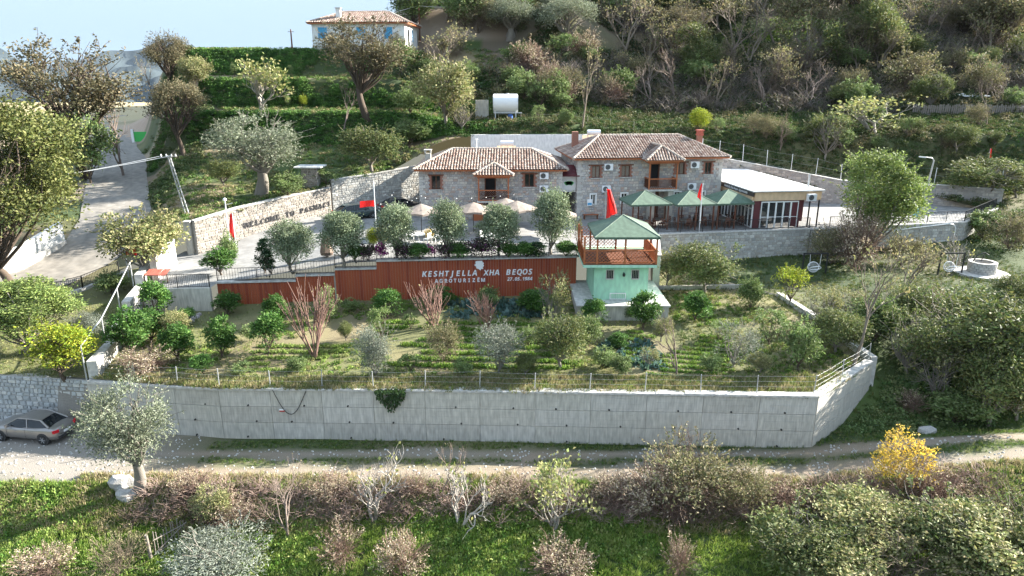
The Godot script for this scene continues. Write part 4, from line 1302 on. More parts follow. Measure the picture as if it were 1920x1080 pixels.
func build_houses() -> void:
	# the lower house on the left
	var t := thing("stone_house", "lower stone house with tiled hip roof and lattice balcony above the parasols", "house", Vector3(-8.84, 7, -66.5), 0.0)
	var holes := [[1.12, 1.98, 2.95, 4.28], [10.05, 10.95, 3.2, 4.45], [6.3, 7.2, 2.1, 4.2], [6.4, 7.5, 0.0, 1.9]]
	stone_shell(t, 13.6, 4.8, 8.6, holes)
	window(t, 1.12, 1.98, 2.95, 4.28)
	window(t, 10.05, 10.95, 3.2, 4.45)
	dark_hole(t, "door", 6.3, 7.2, 2.1, 4.2, M.dark_inside)
	dark_hole(t, "door", 6.4, 7.5, 0.0, 1.9, M.dark_inside)
	var rf := hip_roof(t, -0.55, 14.15, -9.15, 0.6, 4.9, 1.5, 3.4)
	balcony(t, 5.7, 8.5, 2.05, 1.3, 4.55, 0.95, 2.2)
	var ch := MB.new(); ch.bx(0.25, 0.8, 4.5, 6.1, -3.2, -2.65)
	var c := obj("chimney", ch, M.concrete_dull, rf)
	var cc := MB.new(); cc.bx(0.2, 0.3, 6.1, 6.4, -3.25, -3.15); cc.bx(0.75, 0.85, 6.1, 6.4, -3.25, -3.15); cc.bx(0.2, 0.3, 6.1, 6.4, -2.7, -2.6); cc.bx(0.75, 0.85, 6.1, 6.4, -2.7, -2.6); cc.bx(0.15, 0.9, 6.4, 6.47, -3.3, -2.55)
	obj("cowl", cc, M.concrete_cap, c)
	var vp := MB.new(); vp.rod(Vector3(5.2, 5.9, -5.5), Vector3(5.2, 7.2, -5.5), 0.06, 8); vp.rod(Vector3(5.2, 7.2, -5.5), Vector3(5.2, 7.28, -5.5), 0.16, 8)
	obj("vent_pipe", vp, M.metal_white, rf)
	var st := MB.new()     # outside stair from the balcony down to the yard
	for i in 10: st.bx(8.75 + i * 0.24, 8.75 + (i + 1) * 0.24, -0.3, 1.95 - i * 0.2, 0.08, 1.25)
	obj("stair", st, M.concrete_dull, t)
	var ct := MB.new(); ct.bx(5.05, 6.05, 0, 1.75, 0.1, 0.5)
	obj("shutter_cabinet", ct, M.wood_orange, t)
	# the taller house on the right
	var yaw := -Vector2(14.22, -1.6).angle()
	var b := thing("stone_house", "taller two storey stone house with tiled roof and red brick chimney beside the annex", "house", Vector3(6.34, 7, -66.8), yaw)
	var hs := [[1.35, 2.15, 4.0, 5.15], [4.25, 5.1, 4.05, 5.15], [7.2, 7.95, 3.05, 5.2], [9.65, 10.55, 4.2, 5.35], [12.6, 13.25, 4.2, 5.35], [1.3, 1.8, 1.4, 2.4], [4.35, 4.95, 1.45, 2.45], [6.5, 6.75, 1.5, 2.5], [7.4, 8.0, 0.0, 2.5], [9.7, 10.3, 1.75, 2.5], [12.2, 12.8, 1.65, 2.5]]
	stone_shell(b, 14.3, 5.8, 9.0, hs)
	for k in [0, 1, 3, 4]: window(b, hs[k][0], hs[k][1], hs[k][2], hs[k][3], 1 if k < 4 else 0)
	for k in [5, 6, 7, 9, 10]: window(b, hs[k][0], hs[k][1], hs[k][2], hs[k][3], 2)
	dark_hole(b, "door", 7.2, 7.95, 3.05, 5.2, M.dark_inside)
	dark_hole(b, "door", 7.4, 8.0, 0.0, 2.5, M.wood_dark)
	var r2 := hip_roof(b, -0.6, 14.9, -9.6, 0.6, 5.9, 1.75, 3.6)
	balcony(b, 6.6, 9.3, 3.0, 1.5, 5.8, 1.2, 2.6)
	var pl := MB.new(); pl.bx(6.85, 7.3, -0.1, 2.83, 0.4, 1.4); pl.bx(8.6, 9.1, -0.1, 2.83, 0.4, 1.4)
	obj("pillar", pl, M.concrete_pale, b)
	var c2 := MB.new(); c2.bx(13.0, 13.5, 6.0, 7.65, -3.9, -3.4)
	var ck := obj("chimney", c2, M.brick_red, r2)
	var cr := MB.new(); cr.bx(12.93, 13.57, 7.65, 7.8, -3.97, -3.33); cr.bx(12.98, 13.52, 7.8, 8.1, -3.92, -3.38); cr.bx(12.9, 13.6, 8.1, 8.2, -4.0, -3.3)
	obj("crown_bricks", cr, M.roof_red, ck)
	var c3 := MB.new(); c3.bx(0.4, 1.0, 5.8, 8.0, -5.6, -5.0)
	obj("brick_stack", c3, M.brick_red, r2)
	# the covered passage between the two houses
	var p := thing("passage", "dark covered passage with maroon canopy between the two stone houses", "gateway", Vector3(4.8, 7, -67.6))
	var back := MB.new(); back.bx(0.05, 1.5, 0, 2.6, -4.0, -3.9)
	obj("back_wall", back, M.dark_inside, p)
	var up := MB.new(); up.bx(0.02, 1.52, 2.55, 4.2, -0.4, 0)
	obj("upper_wall", up, M.render_white, p)
	var tr := MB.new(); tr.bx(0.02, 1.52, 0, 2.54, -3.9, -3.4)
	obj("gate_leaf", tr, M.wood_dark, p)
	var cn := MB.new()
	cn.quad(Vector3(-0.1, 4.25, 0.9), Vector3(1.7, 4.25, 0.9), Vector3(1.25, 5.1, -0.7), Vector3(0.5, 5.1, -0.7))
	cn.tri(Vector3(1.7, 4.25, 0.9), Vector3(1.7, 4.25, -1.0), Vector3(1.25, 5.1, -0.7)); cn.tri(Vector3(-0.1, 4.25, -1.0), Vector3(-0.1, 4.25, 0.9), Vector3(0.5, 5.1, -0.7))
	cn.bx(-0.1, 1.7, 4.15, 4.249, -1.0, 0.9)
	obj("canopy", cn, M.maroon, p)
	var sg := thing("signboard", "pale signboard with green leafy emblem over the dark passage", "sign", Vector3(5.55, 9.75, -67.58))
	var bd := MB.new(); bd.bx(-0.7, 0.7, 0, 1.3, 0, 0.05)
	obj("board", bd, M.white_paint, sg)
	var em := MB.new()
	for k in 7:
		var a := lerpf(-1.2, 1.2, k / 6.0)
		var d := Vector3(sin(a), cos(a) * 0.55 + 0.1, 0)
		var s := Vector3(-d.y, d.x, 0).normalized() * 0.09
		var o := Vector3(0, 0.55, 0.062)
		em.tri(o - s, o + d * 0.25 - s * 2.2, o + d * 0.55); em.tri(o + d * 0.55, o + d * 0.25 + s * 2.2, o + s)
		em.tri(o - s, o + d * 0.55, o + s)
	obj("emblem", em, M.green_sign, sg)

	# air conditioners
	aircon("upper air conditioner on the lower stone house, beside its right window", Vector3(-8.84 + 11.9, 7 + 4.0, -66.44), 0)
	aircon("lower air conditioner on the lower stone house, under another unit", Vector3(-8.84 + 11.9, 7 + 2.75, -66.44), 0)
	var f := Basis(Vector3.UP, yaw)
	for q in [[2.9, 4.75, "air conditioner high between two upper windows of the taller stone house"], [2.75, 2.65, "air conditioner at mid height on the taller house, above the lower windows"], [11.45, 4.85, "air conditioner high near the chimney end of the taller house"], [11.3, 2.75, "air conditioner at mid height near the annex end of the taller house"]]:
		aircon(q[2], Vector3(6.34, 7, -66.8) + f * Vector3(q[0], q[1], 0.07), yaw)

	# the mint green house with the lattice gazebo on its roof
	var g := thing("green_house", "small mint green house with overhanging roof slab below the gazebo", "house", Vector3(5.85, 0, -47.4))
	var gw := MB.new()
	var zb := -5.0
	gw.bx(0, 3.85, 3.6, 7.42, -0.25, 0); gw.bx(0, 0.25, 3.6, 7.42, zb, -0.252); gw.bx(3.6, 3.85, 3.6, 7.42, zb, -0.252); gw.bx(0.252, 3.598, 3.6, 7.42, zb, zb + 0.25)
	obj("wall", gw, M.mint, g)
	var gs := MB.new(); gs.bx(-0.85, 4.3, 7.42, 7.62, zb - 0.3, 0.55)
	obj("roof_slab", gs, M.mint_trim, g)
	for x in [0.88, 2.68]:
		var wb := MB.new(); wb.bx(x, x + 0.46, 6.5, 7.1, 0.0, 0.02)
		var wn := obj("window", wb, M.glass_dark, g)
		var wf := MB.new()
		wf.bx(x - 0.06, x, 6.44, 7.16, 0.0, 0.05); wf.bx(x + 0.46, x + 0.52, 6.44, 7.16, 0.0, 0.05); wf.bx(x, x + 0.46, 7.1, 7.16, 0.0, 0.05); wf.bx(x, x + 0.46, 6.42, 6.5, 0.0, 0.08)
		for k in 3: wf.bx(x + 0.1 + k * 0.12, x + 0.115 + k * 0.12, 6.5, 7.1, 0.022, 0.035)
		obj("frame", wf, M.concrete_cap, wn)
	var lm := MB.new(); lm.bx(2.05, 2.13, 6.86, 6.94, 0.0, 0.15); lm.lathe(Vector3(2.09, 6.66, 0.17), [[0.03, 0.0], [0.09, 0.05], [0.1, 0.2], [0.02, 0.28]], 8)
	obj("wall_lamp", lm, M.metal_black, g)
	var wfm := MB.new()
	for e in [[1.15, 2.3, 5.05, 5.1], [1.15, 2.3, 5.48, 5.53], [1.15, 1.2, 5.1, 5.48], [2.25, 2.3, 5.1, 5.48]]: wfm.bx(e[0], e[1], e[2], e[3], 0.05, 0.1)
	for k in 8: wfm.bx(1.26 + k * 0.125, 1.275 + k * 0.125, 5.1, 5.48, 0.06, 0.08)
	var cot := thing("metal_frame", "white metal grille frame leaning against the foot of the green wall", "frame", Vector3(5.85, -0.1, -47.4))
	obj("grille", wfm, M.white_paint, cot)
	var pt := thing("concrete_plinth", "pale concrete platform around the foot of the green house", "platform", Vector3(0, 0, 0))
	var pm := MB.new()
	pm.bx(4.6, 11.0, 3.3, 4.78, -52.5, -46.1)
	obj("body", pm, M.concrete_pale, pt)
	var pc := MB.new(); pc.bx(4.5, 11.1, 4.782, 4.9, -52.5, -46.0)
	obj("slab", pc, M.concrete_cap, pt)
	gazebo()
	pergolas()
	annex()
	hill_house()
	side_things()

func pyramid(t: Node3D, x0: float, x1: float, z0: float, z1: float, y: float, rise: float, m: Material, m2: Material = null) -> void:
	var ap := Vector3((x0 + x1) / 2, y + rise, (z0 + z1) / 2)
	var cs := [Vector3(x0, y, z1), Vector3(x1, y, z1), Vector3(x1, y, z0), Vector3(x0, y, z0)]
	for k in 4:
		var mb := MB.new()
		var a: Vector3 = cs[k]
		var b: Vector3 = cs[(k + 1) % 4]
		var e := Vector3(0, -0.03, 0)
		mb.tri(a, b, ap); mb.tri(b + e, a + e, ap + e)
		mb.quad(a - Vector3(0, 0.16, 0), b - Vector3(0, 0.16, 0), b, a)
		obj("roof_panel", mb, m, t)
		var seam := MB.new()
		seam.bar(a + Vector3(0, 0.012, 0), ap + Vector3(0, 0.012, 0), 0.06, 0.03)
		obj("seam", seam, m2 if m2 else m, t)

func gazebo() -> void:
	var t := thing("gazebo", "orange wooden lattice gazebo with green pyramid roof on top of the green house", "gazebo", Vector3(5.0, 7.62, -46.85))
	var w := 5.15
	var dp := 4.6
	var fl := MB.new(); fl.bx(0, w, 0, 0.07, -dp, 0)
	obj("deck", fl, M.wood_dark, t)
	for x in [0.06, 0.95, 2.9, w - 0.06]:
		for z in [-0.06, -dp + 0.06]:
			var p := MB.new(); p.bx(x - 0.06, x + 0.06, 0.07, 2.0, z - 0.06, z + 0.06)
			obj("post", p, M.wood_orange, t)
	for z in [-dp / 2]:
		for x in [0.06, w - 0.06]:
			var p := MB.new(); p.bx(x - 0.06, x + 0.06, 0.07, 2.0, z - 0.06, z + 0.06)
			obj("post", p, M.wood_orange, t)
	var rl := MB.new()
	for y in [0.12, 0.98]:
		rl.bx(0.12, w - 0.12, y, y + 0.07, -0.1, -0.02); rl.bx(0.12, w - 0.12, y, y + 0.07, -dp + 0.02, -dp + 0.1)
		rl.bx(0.02, 0.1, y, y + 0.07, -dp + 0.12, -0.12); rl.bx(w - 0.1, w - 0.02, y, y + 0.07, -dp + 0.12, -0.12)
	rl.bx(0.8, w, 1.88, 2.0, -0.12, 0.0); rl.bx(0.8, w, 1.88, 2.0, -dp, -dp + 0.12); rl.bx(w - 0.12, w, 1.88, 2.0, -dp + 0.122, -0.122); rl.bx(0.8, 0.92, 1.88, 2.0, -dp + 0.122, -0.122)
	obj("rail", rl, M.wood_orange, t)
	for e in [[0.12, 0.89], [1.01, 2.84], [2.96, w - 0.12]]:
		lattice(t, Vector3(e[0], 0.2, -0.06), Vector3(e[1], 0.2, -0.06), 0.78, M.wood_orange, 0.26, 0.06)
	for x in [0.06, w - 0.06]:
		lattice(t, Vector3(x, 0.2, -0.12), Vector3(x, 0.2, -dp / 2 + 0.06), 0.78, M.wood_orange, 0.26, 0.06)
		lattice(t, Vector3(x, 0.2, -dp / 2 - 0.06), Vector3(x, 0.2, -dp + 0.12), 0.78, M.wood_orange, 0.26, 0.06)
	lattice(t, Vector3(3.0, 1.05, -dp + 0.06), Vector3(w - 0.12, 1.05, -dp + 0.06), 0.8, M.wood_orange, 0.26, 0.06)
	lattice(t, Vector3(0.95, 0.2, -dp + 0.06), Vector3(2.85, 0.2, -dp + 0.06), 0.78, M.wood_orange, 0.26, 0.06)
	lattice(t, Vector3(0.12, 0.2, -dp + 0.06), Vector3(0.9, 0.2, -dp + 0.06), 1.66, M.wood_orange, 0.26, 0.06)
	pyramid(t, 0.72, w + 0.12, -dp - 0.15, 0.15, 2.02, 1.12, M.canvas_green, M.canvas_green_pale)

func pergolas() -> void:
	for i in 3:
		var at: Vector3 = [Vector3(11.0, 7.02, -60.6), Vector3(14.85, 7.02, -61.2), Vector3(18.55, 7.02, -61.8)][i]
		if i == 0: at = Vector3(10.75, 7.02, -61.2)
		var t := thing("pergola", ["green pyramid roofed pergola nearest the gazebo", "middle green pyramid roofed pergola on the terrace", "green pyramid roofed pergola nearest the glass annex"][i], "pergola", at, 0.15, "green roofed pergolas along the terrace edge")
		var w := 3.5
		for x in [0.1, w / 2, w - 0.1]:
			for z in [-0.1, -w + 0.1]:
				var p := MB.new(); p.bx(x - 0.05, x + 0.05, 0, 2.25, z - 0.05, z + 0.05)
				obj("post", p, M.wood_dark, t)
		var b := MB.new()
		b.bx(0.04, w - 0.04, 2.25, 2.35, -0.16, -0.04); b.bx(0.04, w - 0.04, 2.25, 2.35, -w + 0.04, -w + 0.16); b.bx(0.04, 0.16, 2.25, 2.35, -w + 0.162, -0.162); b.bx(w - 0.16, w - 0.04, 2.25, 2.35, -w + 0.162, -0.162)
		obj("beam", b, M.wood_dark, t)
		pyramid(t, -0.15, w + 0.15, -w - 0.15, 0.15, 2.37, 1.0, M.canvas_green, M.canvas_green_pale)
	# railing along the terrace edge
	var r := thing("terrace_railing", "black metal railing along the pergola terrace edge", "railing")
	railing(r, [Vector3(12.9, 7.07, -59.9), Vector3(27.2, 7.07, -62.25)], 0.95)
	# tables and chairs under the roofs
	for i in 3:
		for j in 2:
			var at := Vector3([12.0, 15.9, 19.6][i] + j * 1.6, 7.02, -62.1 - i * 0.6 - j * 0.9)
			dining(at, "dining table under the %s green pergola, %s" % [["gazebo end", "middle", "annex end"][i], ["towards the railing", "towards the house"][j]], ["gazebo end", "middle", "annex end"][i])

func dining(at: Vector3, label: String, where: String) -> void:
	if not protos.has("table"):
		var t := thing("dining_table", label, "table", at, 0.15, "tables under the green pergolas")
		var tp := MB.new(); tp.bx(-0.55, 0.55, 0.71, 0.76, -0.45, 0.45)
		obj("tabletop", tp, M.wood_grey, t)
		for x in [-0.48, 0.48]:
			for z in [-0.38, 0.38]:
				var l := MB.new(); l.bx(x - 0.03, x + 0.03, 0, 0.71, z - 0.03, z + 0.03)
				obj("leg", l, M.wood_dark, t)
		protos.table = [t]
	else:
		dup(protos.table[0], at, 0.15, label)
	for k in 4:
		var a := k * PI / 2 + 0.15
		var p := at + Vector3(sin(a), 0, cos(a)) * (0.72 if k % 2 == 0 else 0.82)
		var text := "dark chair drawn up to a table under the %s pergola" % where
		if not protos.has("chair"):
			var c := thing("dining_chair", text, "chair", p, a, "chairs under the green pergolas, " + where)
			var s := MB.new(); s.bx(-0.22, 0.22, 0.42, 0.47, -0.22, 0.22)
			obj("seat", s, M.wood_dark, c)
			var bk := MB.new()
			for y in [0.6, 0.75, 0.9]: bk.bx(-0.2, 0.2, y, y + 0.08, 0.19, 0.22)
			obj("backrest", bk, M.wood_dark, c)
			for x in [-0.19, 0.19]:
				var l := MB.new(); l.bx(x - 0.02, x + 0.02, 0, 0.42, -0.2, -0.16)
				obj("leg", l, M.wood_dark, c)
				var l2 := MB.new(); l2.bx(x - 0.02, x + 0.02, 0, 0.98, 0.16, 0.19)
				obj("leg", l2, M.wood_dark, c)
			protos.chair = [c]
		else:
			dup(protos.chair[0], p, a, text, "chairs under the green pergolas, " + where)

func railing(t: Node3D, pts: Array, h: float, gap := 0.13, m: Material = null) -> void:
	var bars := MB.new()
	for i in pts.size() - 1:
		var a: Vector3 = pts[i]
		var b: Vector3 = pts[i + 1]
		var n := maxi(1, int(a.distance_to(b) / gap))
		for k in n:
			var p := a.lerp(b, (k + 0.5) / n)
			bars.bar(p + Vector3.UP * 0.08, p + Vector3.UP * (h - 0.02), 0.018, 0.018)
		var np := maxi(1, int(a.distance_to(b) / 2.0))
		for k in np + 1:
			var p := a.lerp(b, float(k) / np)
			var po := MB.new(); po.bar(p, p + Vector3.UP * h, 0.05, 0.05)
			obj("post", po, m if m else M.metal_black, t)
		var ra := MB.new()
		ra.bar(a + Vector3.UP * h, b + Vector3.UP * h, 0.045, 0.035); ra.bar(a + Vector3.UP * 0.08, b + Vector3.UP * 0.08, 0.03, 0.03)
		obj("rail", ra, m if m else M.metal_black, t)
	stuff(obj("bars", bars, m if m else M.metal_black, t))

func annex() -> void:
	var t := thing("glass_annex", "flat roofed restaurant annex with white roof, tan fascia and glazed sides", "building", Vector3(21.9, 7.02, -62.2), 0.13)
	var w := 6.3
	var d := 17.5
	var fl := MB.new(); fl.bx(0, w, 0.0, 0.05, -d, 0)
	obj("floor", fl, M.paving, t)
	var rf := MB.new(); rf.bx(-0.25, w + 0.3, 3.36, 3.46, -d, 0.3)
	obj("roof", rf, M.white_roof, t)
	var fa := MB.new()
	fa.bx(0.0, w + 0.1, 2.55, 3.358, -0.1, 0.12); fa.bx(-0.1, 0.1, 2.55, 3.358, -d, -0.102); fa.bx(w - 0.1, w + 0.1, 2.55, 3.358, -d, -0.102)
	obj("fascia", fa, M.beige, t)
	var sd := MB.new(); sd.bx(-0.16, -0.103, 2.92, 3.34, -8.2, 0.1)
	var sg := obj("sign_band", sd, M.sign_dark, t)
	var font := SystemFont.new()
	font.font_names = PackedStringArray(["Droid Serif"])
	var words := "Keshtjella Xha Beqos - Agroturizëm"
	var tm := TextMesh.new()
	tm.text = words; tm.font = font; tm.font_size = 48; tm.pixel_size = 0.0062; tm.depth = 0.02
	var tx := MeshInstance3D.new(); tx.mesh = tm; tx.material_override = M.letter_white; tx.name = "lettering"
	tx.transform = Transform3D(Basis(Vector3.UP, -PI / 2), Vector3(-0.172, 3.13, -3.6))
	sg.add_child(tx)
	# glazed left side
	var z := -0.15
	var k := 0
	while z > -9.5:
		var mu := MB.new(); mu.bx(-0.06, 0.06, 0.05, 2.55, z - 0.05, z + 0.05)
		obj("mullion", mu, M.white_paint, t)
		var pn := MB.new(); pn.bx(-0.015, 0.015, 0.1, 2.5, z - 0.66, z - 0.06)
		obj("pane", pn, M.pane, t)
		z -= 0.72
		k += 1
	var tr := MB.new(); tr.bx(-0.05, 0.05, 1.75, 1.83, -9.5, -0.21); tr.bx(-0.07, 0.07, 0.05, 0.12, -9.5, -0.21)
	obj("transom", tr, M.white_paint, t)
	# front: brown piers and five white framed panes
	var pr := MB.new(); pr.bx(0.06, 0.62, 0.05, 2.549, -0.06, 0.06); pr.bx(4.35, 4.5, 0.05, 2.549, -0.06, 0.06)
	obj("pier", pr, M.maroon, t)
	for i in 5:
		var x := 0.72 + i * 0.72
		var pn := MB.new(); pn.bx(x + 0.07, x + 0.65, 0.1, 2.35, -0.015, 0.015)
		obj("pane", pn, M.maroon if i == 4 else M.pane, t)
		var f := MB.new(); f.bx(x, x + 0.07, 0.05, 2.36, -0.05, 0.05); f.bx(x + 0.65, x + 0.72, 0.05, 2.36, -0.05, 0.05); f.bx(x, x + 0.72, 2.36, 2.46, -0.05, 0.05); f.bx(x + 0.07, x + 0.65, 1.0, 1.05, -0.03, 0.03)
		obj("frame", f, M.white_paint, t)
	var rs := MB.new(); rs.bx(4.5, w, 0.05, 2.549, -2.6, -2.5); rs.bx(w - 0.12, w, 0.05, 2.549, -d, -2.602)
	obj("side_wall", rs, M.maroon, t)
	var bk := MB.new(); bk.bx(0.1, w - 0.12, 0.05, 3.35, -d, -d + 0.12)
	obj("back_wall", bk, M.beige, t)
	for x in [5.4, w]:
		var p := MB.new(); p.bx(x - 0.05, x + 0.05, 0.0, 2.549, -0.05, 0.05)
		obj("post", p, M.metal_black, t)
	for i in 3:    # tables inside
		var tb := thing("dining_table", "white clothed table inside the glass annex, %s from the front panes" % ["first", "second", "third"][i], "table", Vector3(23.6 + 0.25 * i, 7.07, -64.2 - i * 2.3), 0.13, "tables inside the annex")
		var m := MB.new(); m.bx(-0.6, 0.6, 0.7, 0.75, -0.45, 0.45); m.bx(-0.62, 0.62, 0.35, 0.699, -0.47, 0.47)
		obj("tablecloth", m, M.cloth_white, tb)
		var l := MB.new(); l.bx(-0.08, 0.08, 0, 0.35, -0.08, 0.08)
		obj("leg", l, M.wood_dark, tb)
	aircon("air conditioner hung under the front fascia corner of the annex", Vector3(27.1, 9.55, -62.55), 0.13)
	aircon("air conditioner standing at the far edge of the white annex roof", Vector3(25.6, 10.6, -79.2), 0.13)
	var fp := thing("roof_pipe", "grey stove pipe rising at the front right corner of the annex roof", "pipe", Vector3(27.4, 10.48, -64))
	var m := MB.new(); m.rod(Vector3.ZERO, Vector3(0, 1.25, 0), 0.08, 8)
	obj("flue", m, M.metal_grey, fp)

func hill_house() -> void:
	var yaw := deg_to_rad(-4)
	var t := thing("white_house", "old whitewashed house with rusty tiled roof and blue windows on the hilltop", "house", Vector3(-26.0, 24.0, -95.7), yaw)
	var w := 12.2
	var d := 8.0
	var m := MB.new(); m.bx(0, w, -0.6, 3.1, -d, 0)
	obj("wall", m, M.render_white, t)
	var base := MB.new(); base.bx(-0.05, w + 0.05, -0.8, 0.35, -d - 0.05, 0.05)
	obj("base_course", base, M.concrete_dull, t)
	var rf := hip_roof(t, -0.5, w + 0.6, -d - 0.5, 0.5, 3.15, 1.65, 3.6, 0.3)
	for e in [[0.9, 1.9], [6.0, 7.0], [9.6, 10.5]]:
		var b := MB.new(); b.bx(e[0], e[1], 1.2, 2.5, 0.0, 0.06)
		var wi := obj("window", b, M.blue_paint, t)
		var f := MB.new(); f.bx(e[0] - 0.08, e[0], 1.15, 2.58, 0.0, 0.09); f.bx(e[1], e[1] + 0.08, 1.15, 2.58, 0.0, 0.09); f.bx(e[0], e[1], 2.5, 2.58, 0.0, 0.09); f.bx((e[0] + e[1]) / 2 - 0.03, (e[0] + e[1]) / 2 + 0.03, 1.2, 2.5, 0.061, 0.08)
		obj("frame", f, M.blue_paint, wi)
	var sb := MB.new(); sb.bx(w, w + 0.06, 1.0, 2.5, -5.0, -4.1)
	var sw := obj("window", sb, M.blue_paint, t)
	var sf := MB.new(); sf.bx(w, w + 0.1, 2.5, 2.6, -5.1, -4.0); sf.bx(w, w + 0.1, 0.95, 2.5, -4.1, -4.0); sf.bx(w, w + 0.1, 0.95, 2.5, -5.1, -5.0)
	obj("frame", sf, M.white_paint, sw)
	var dr := MB.new(); dr.bx(w, w + 0.07, 0.35, 2.4, -2.6, -1.8)
	obj("door", dr, M.glass_dark, t)
	var ch := MB.new(); ch.bx(2.9, 3.5, 3.5, 5.0, -1.9, -1.3)
	var c := obj("chimney", ch, M.render_white, rf)
	var cp := MB.new(); cp.bx(2.82, 3.58, 5.0, 5.1, -1.98, -1.22)
	obj("chimney_cap", cp, M.concrete_dull, c)

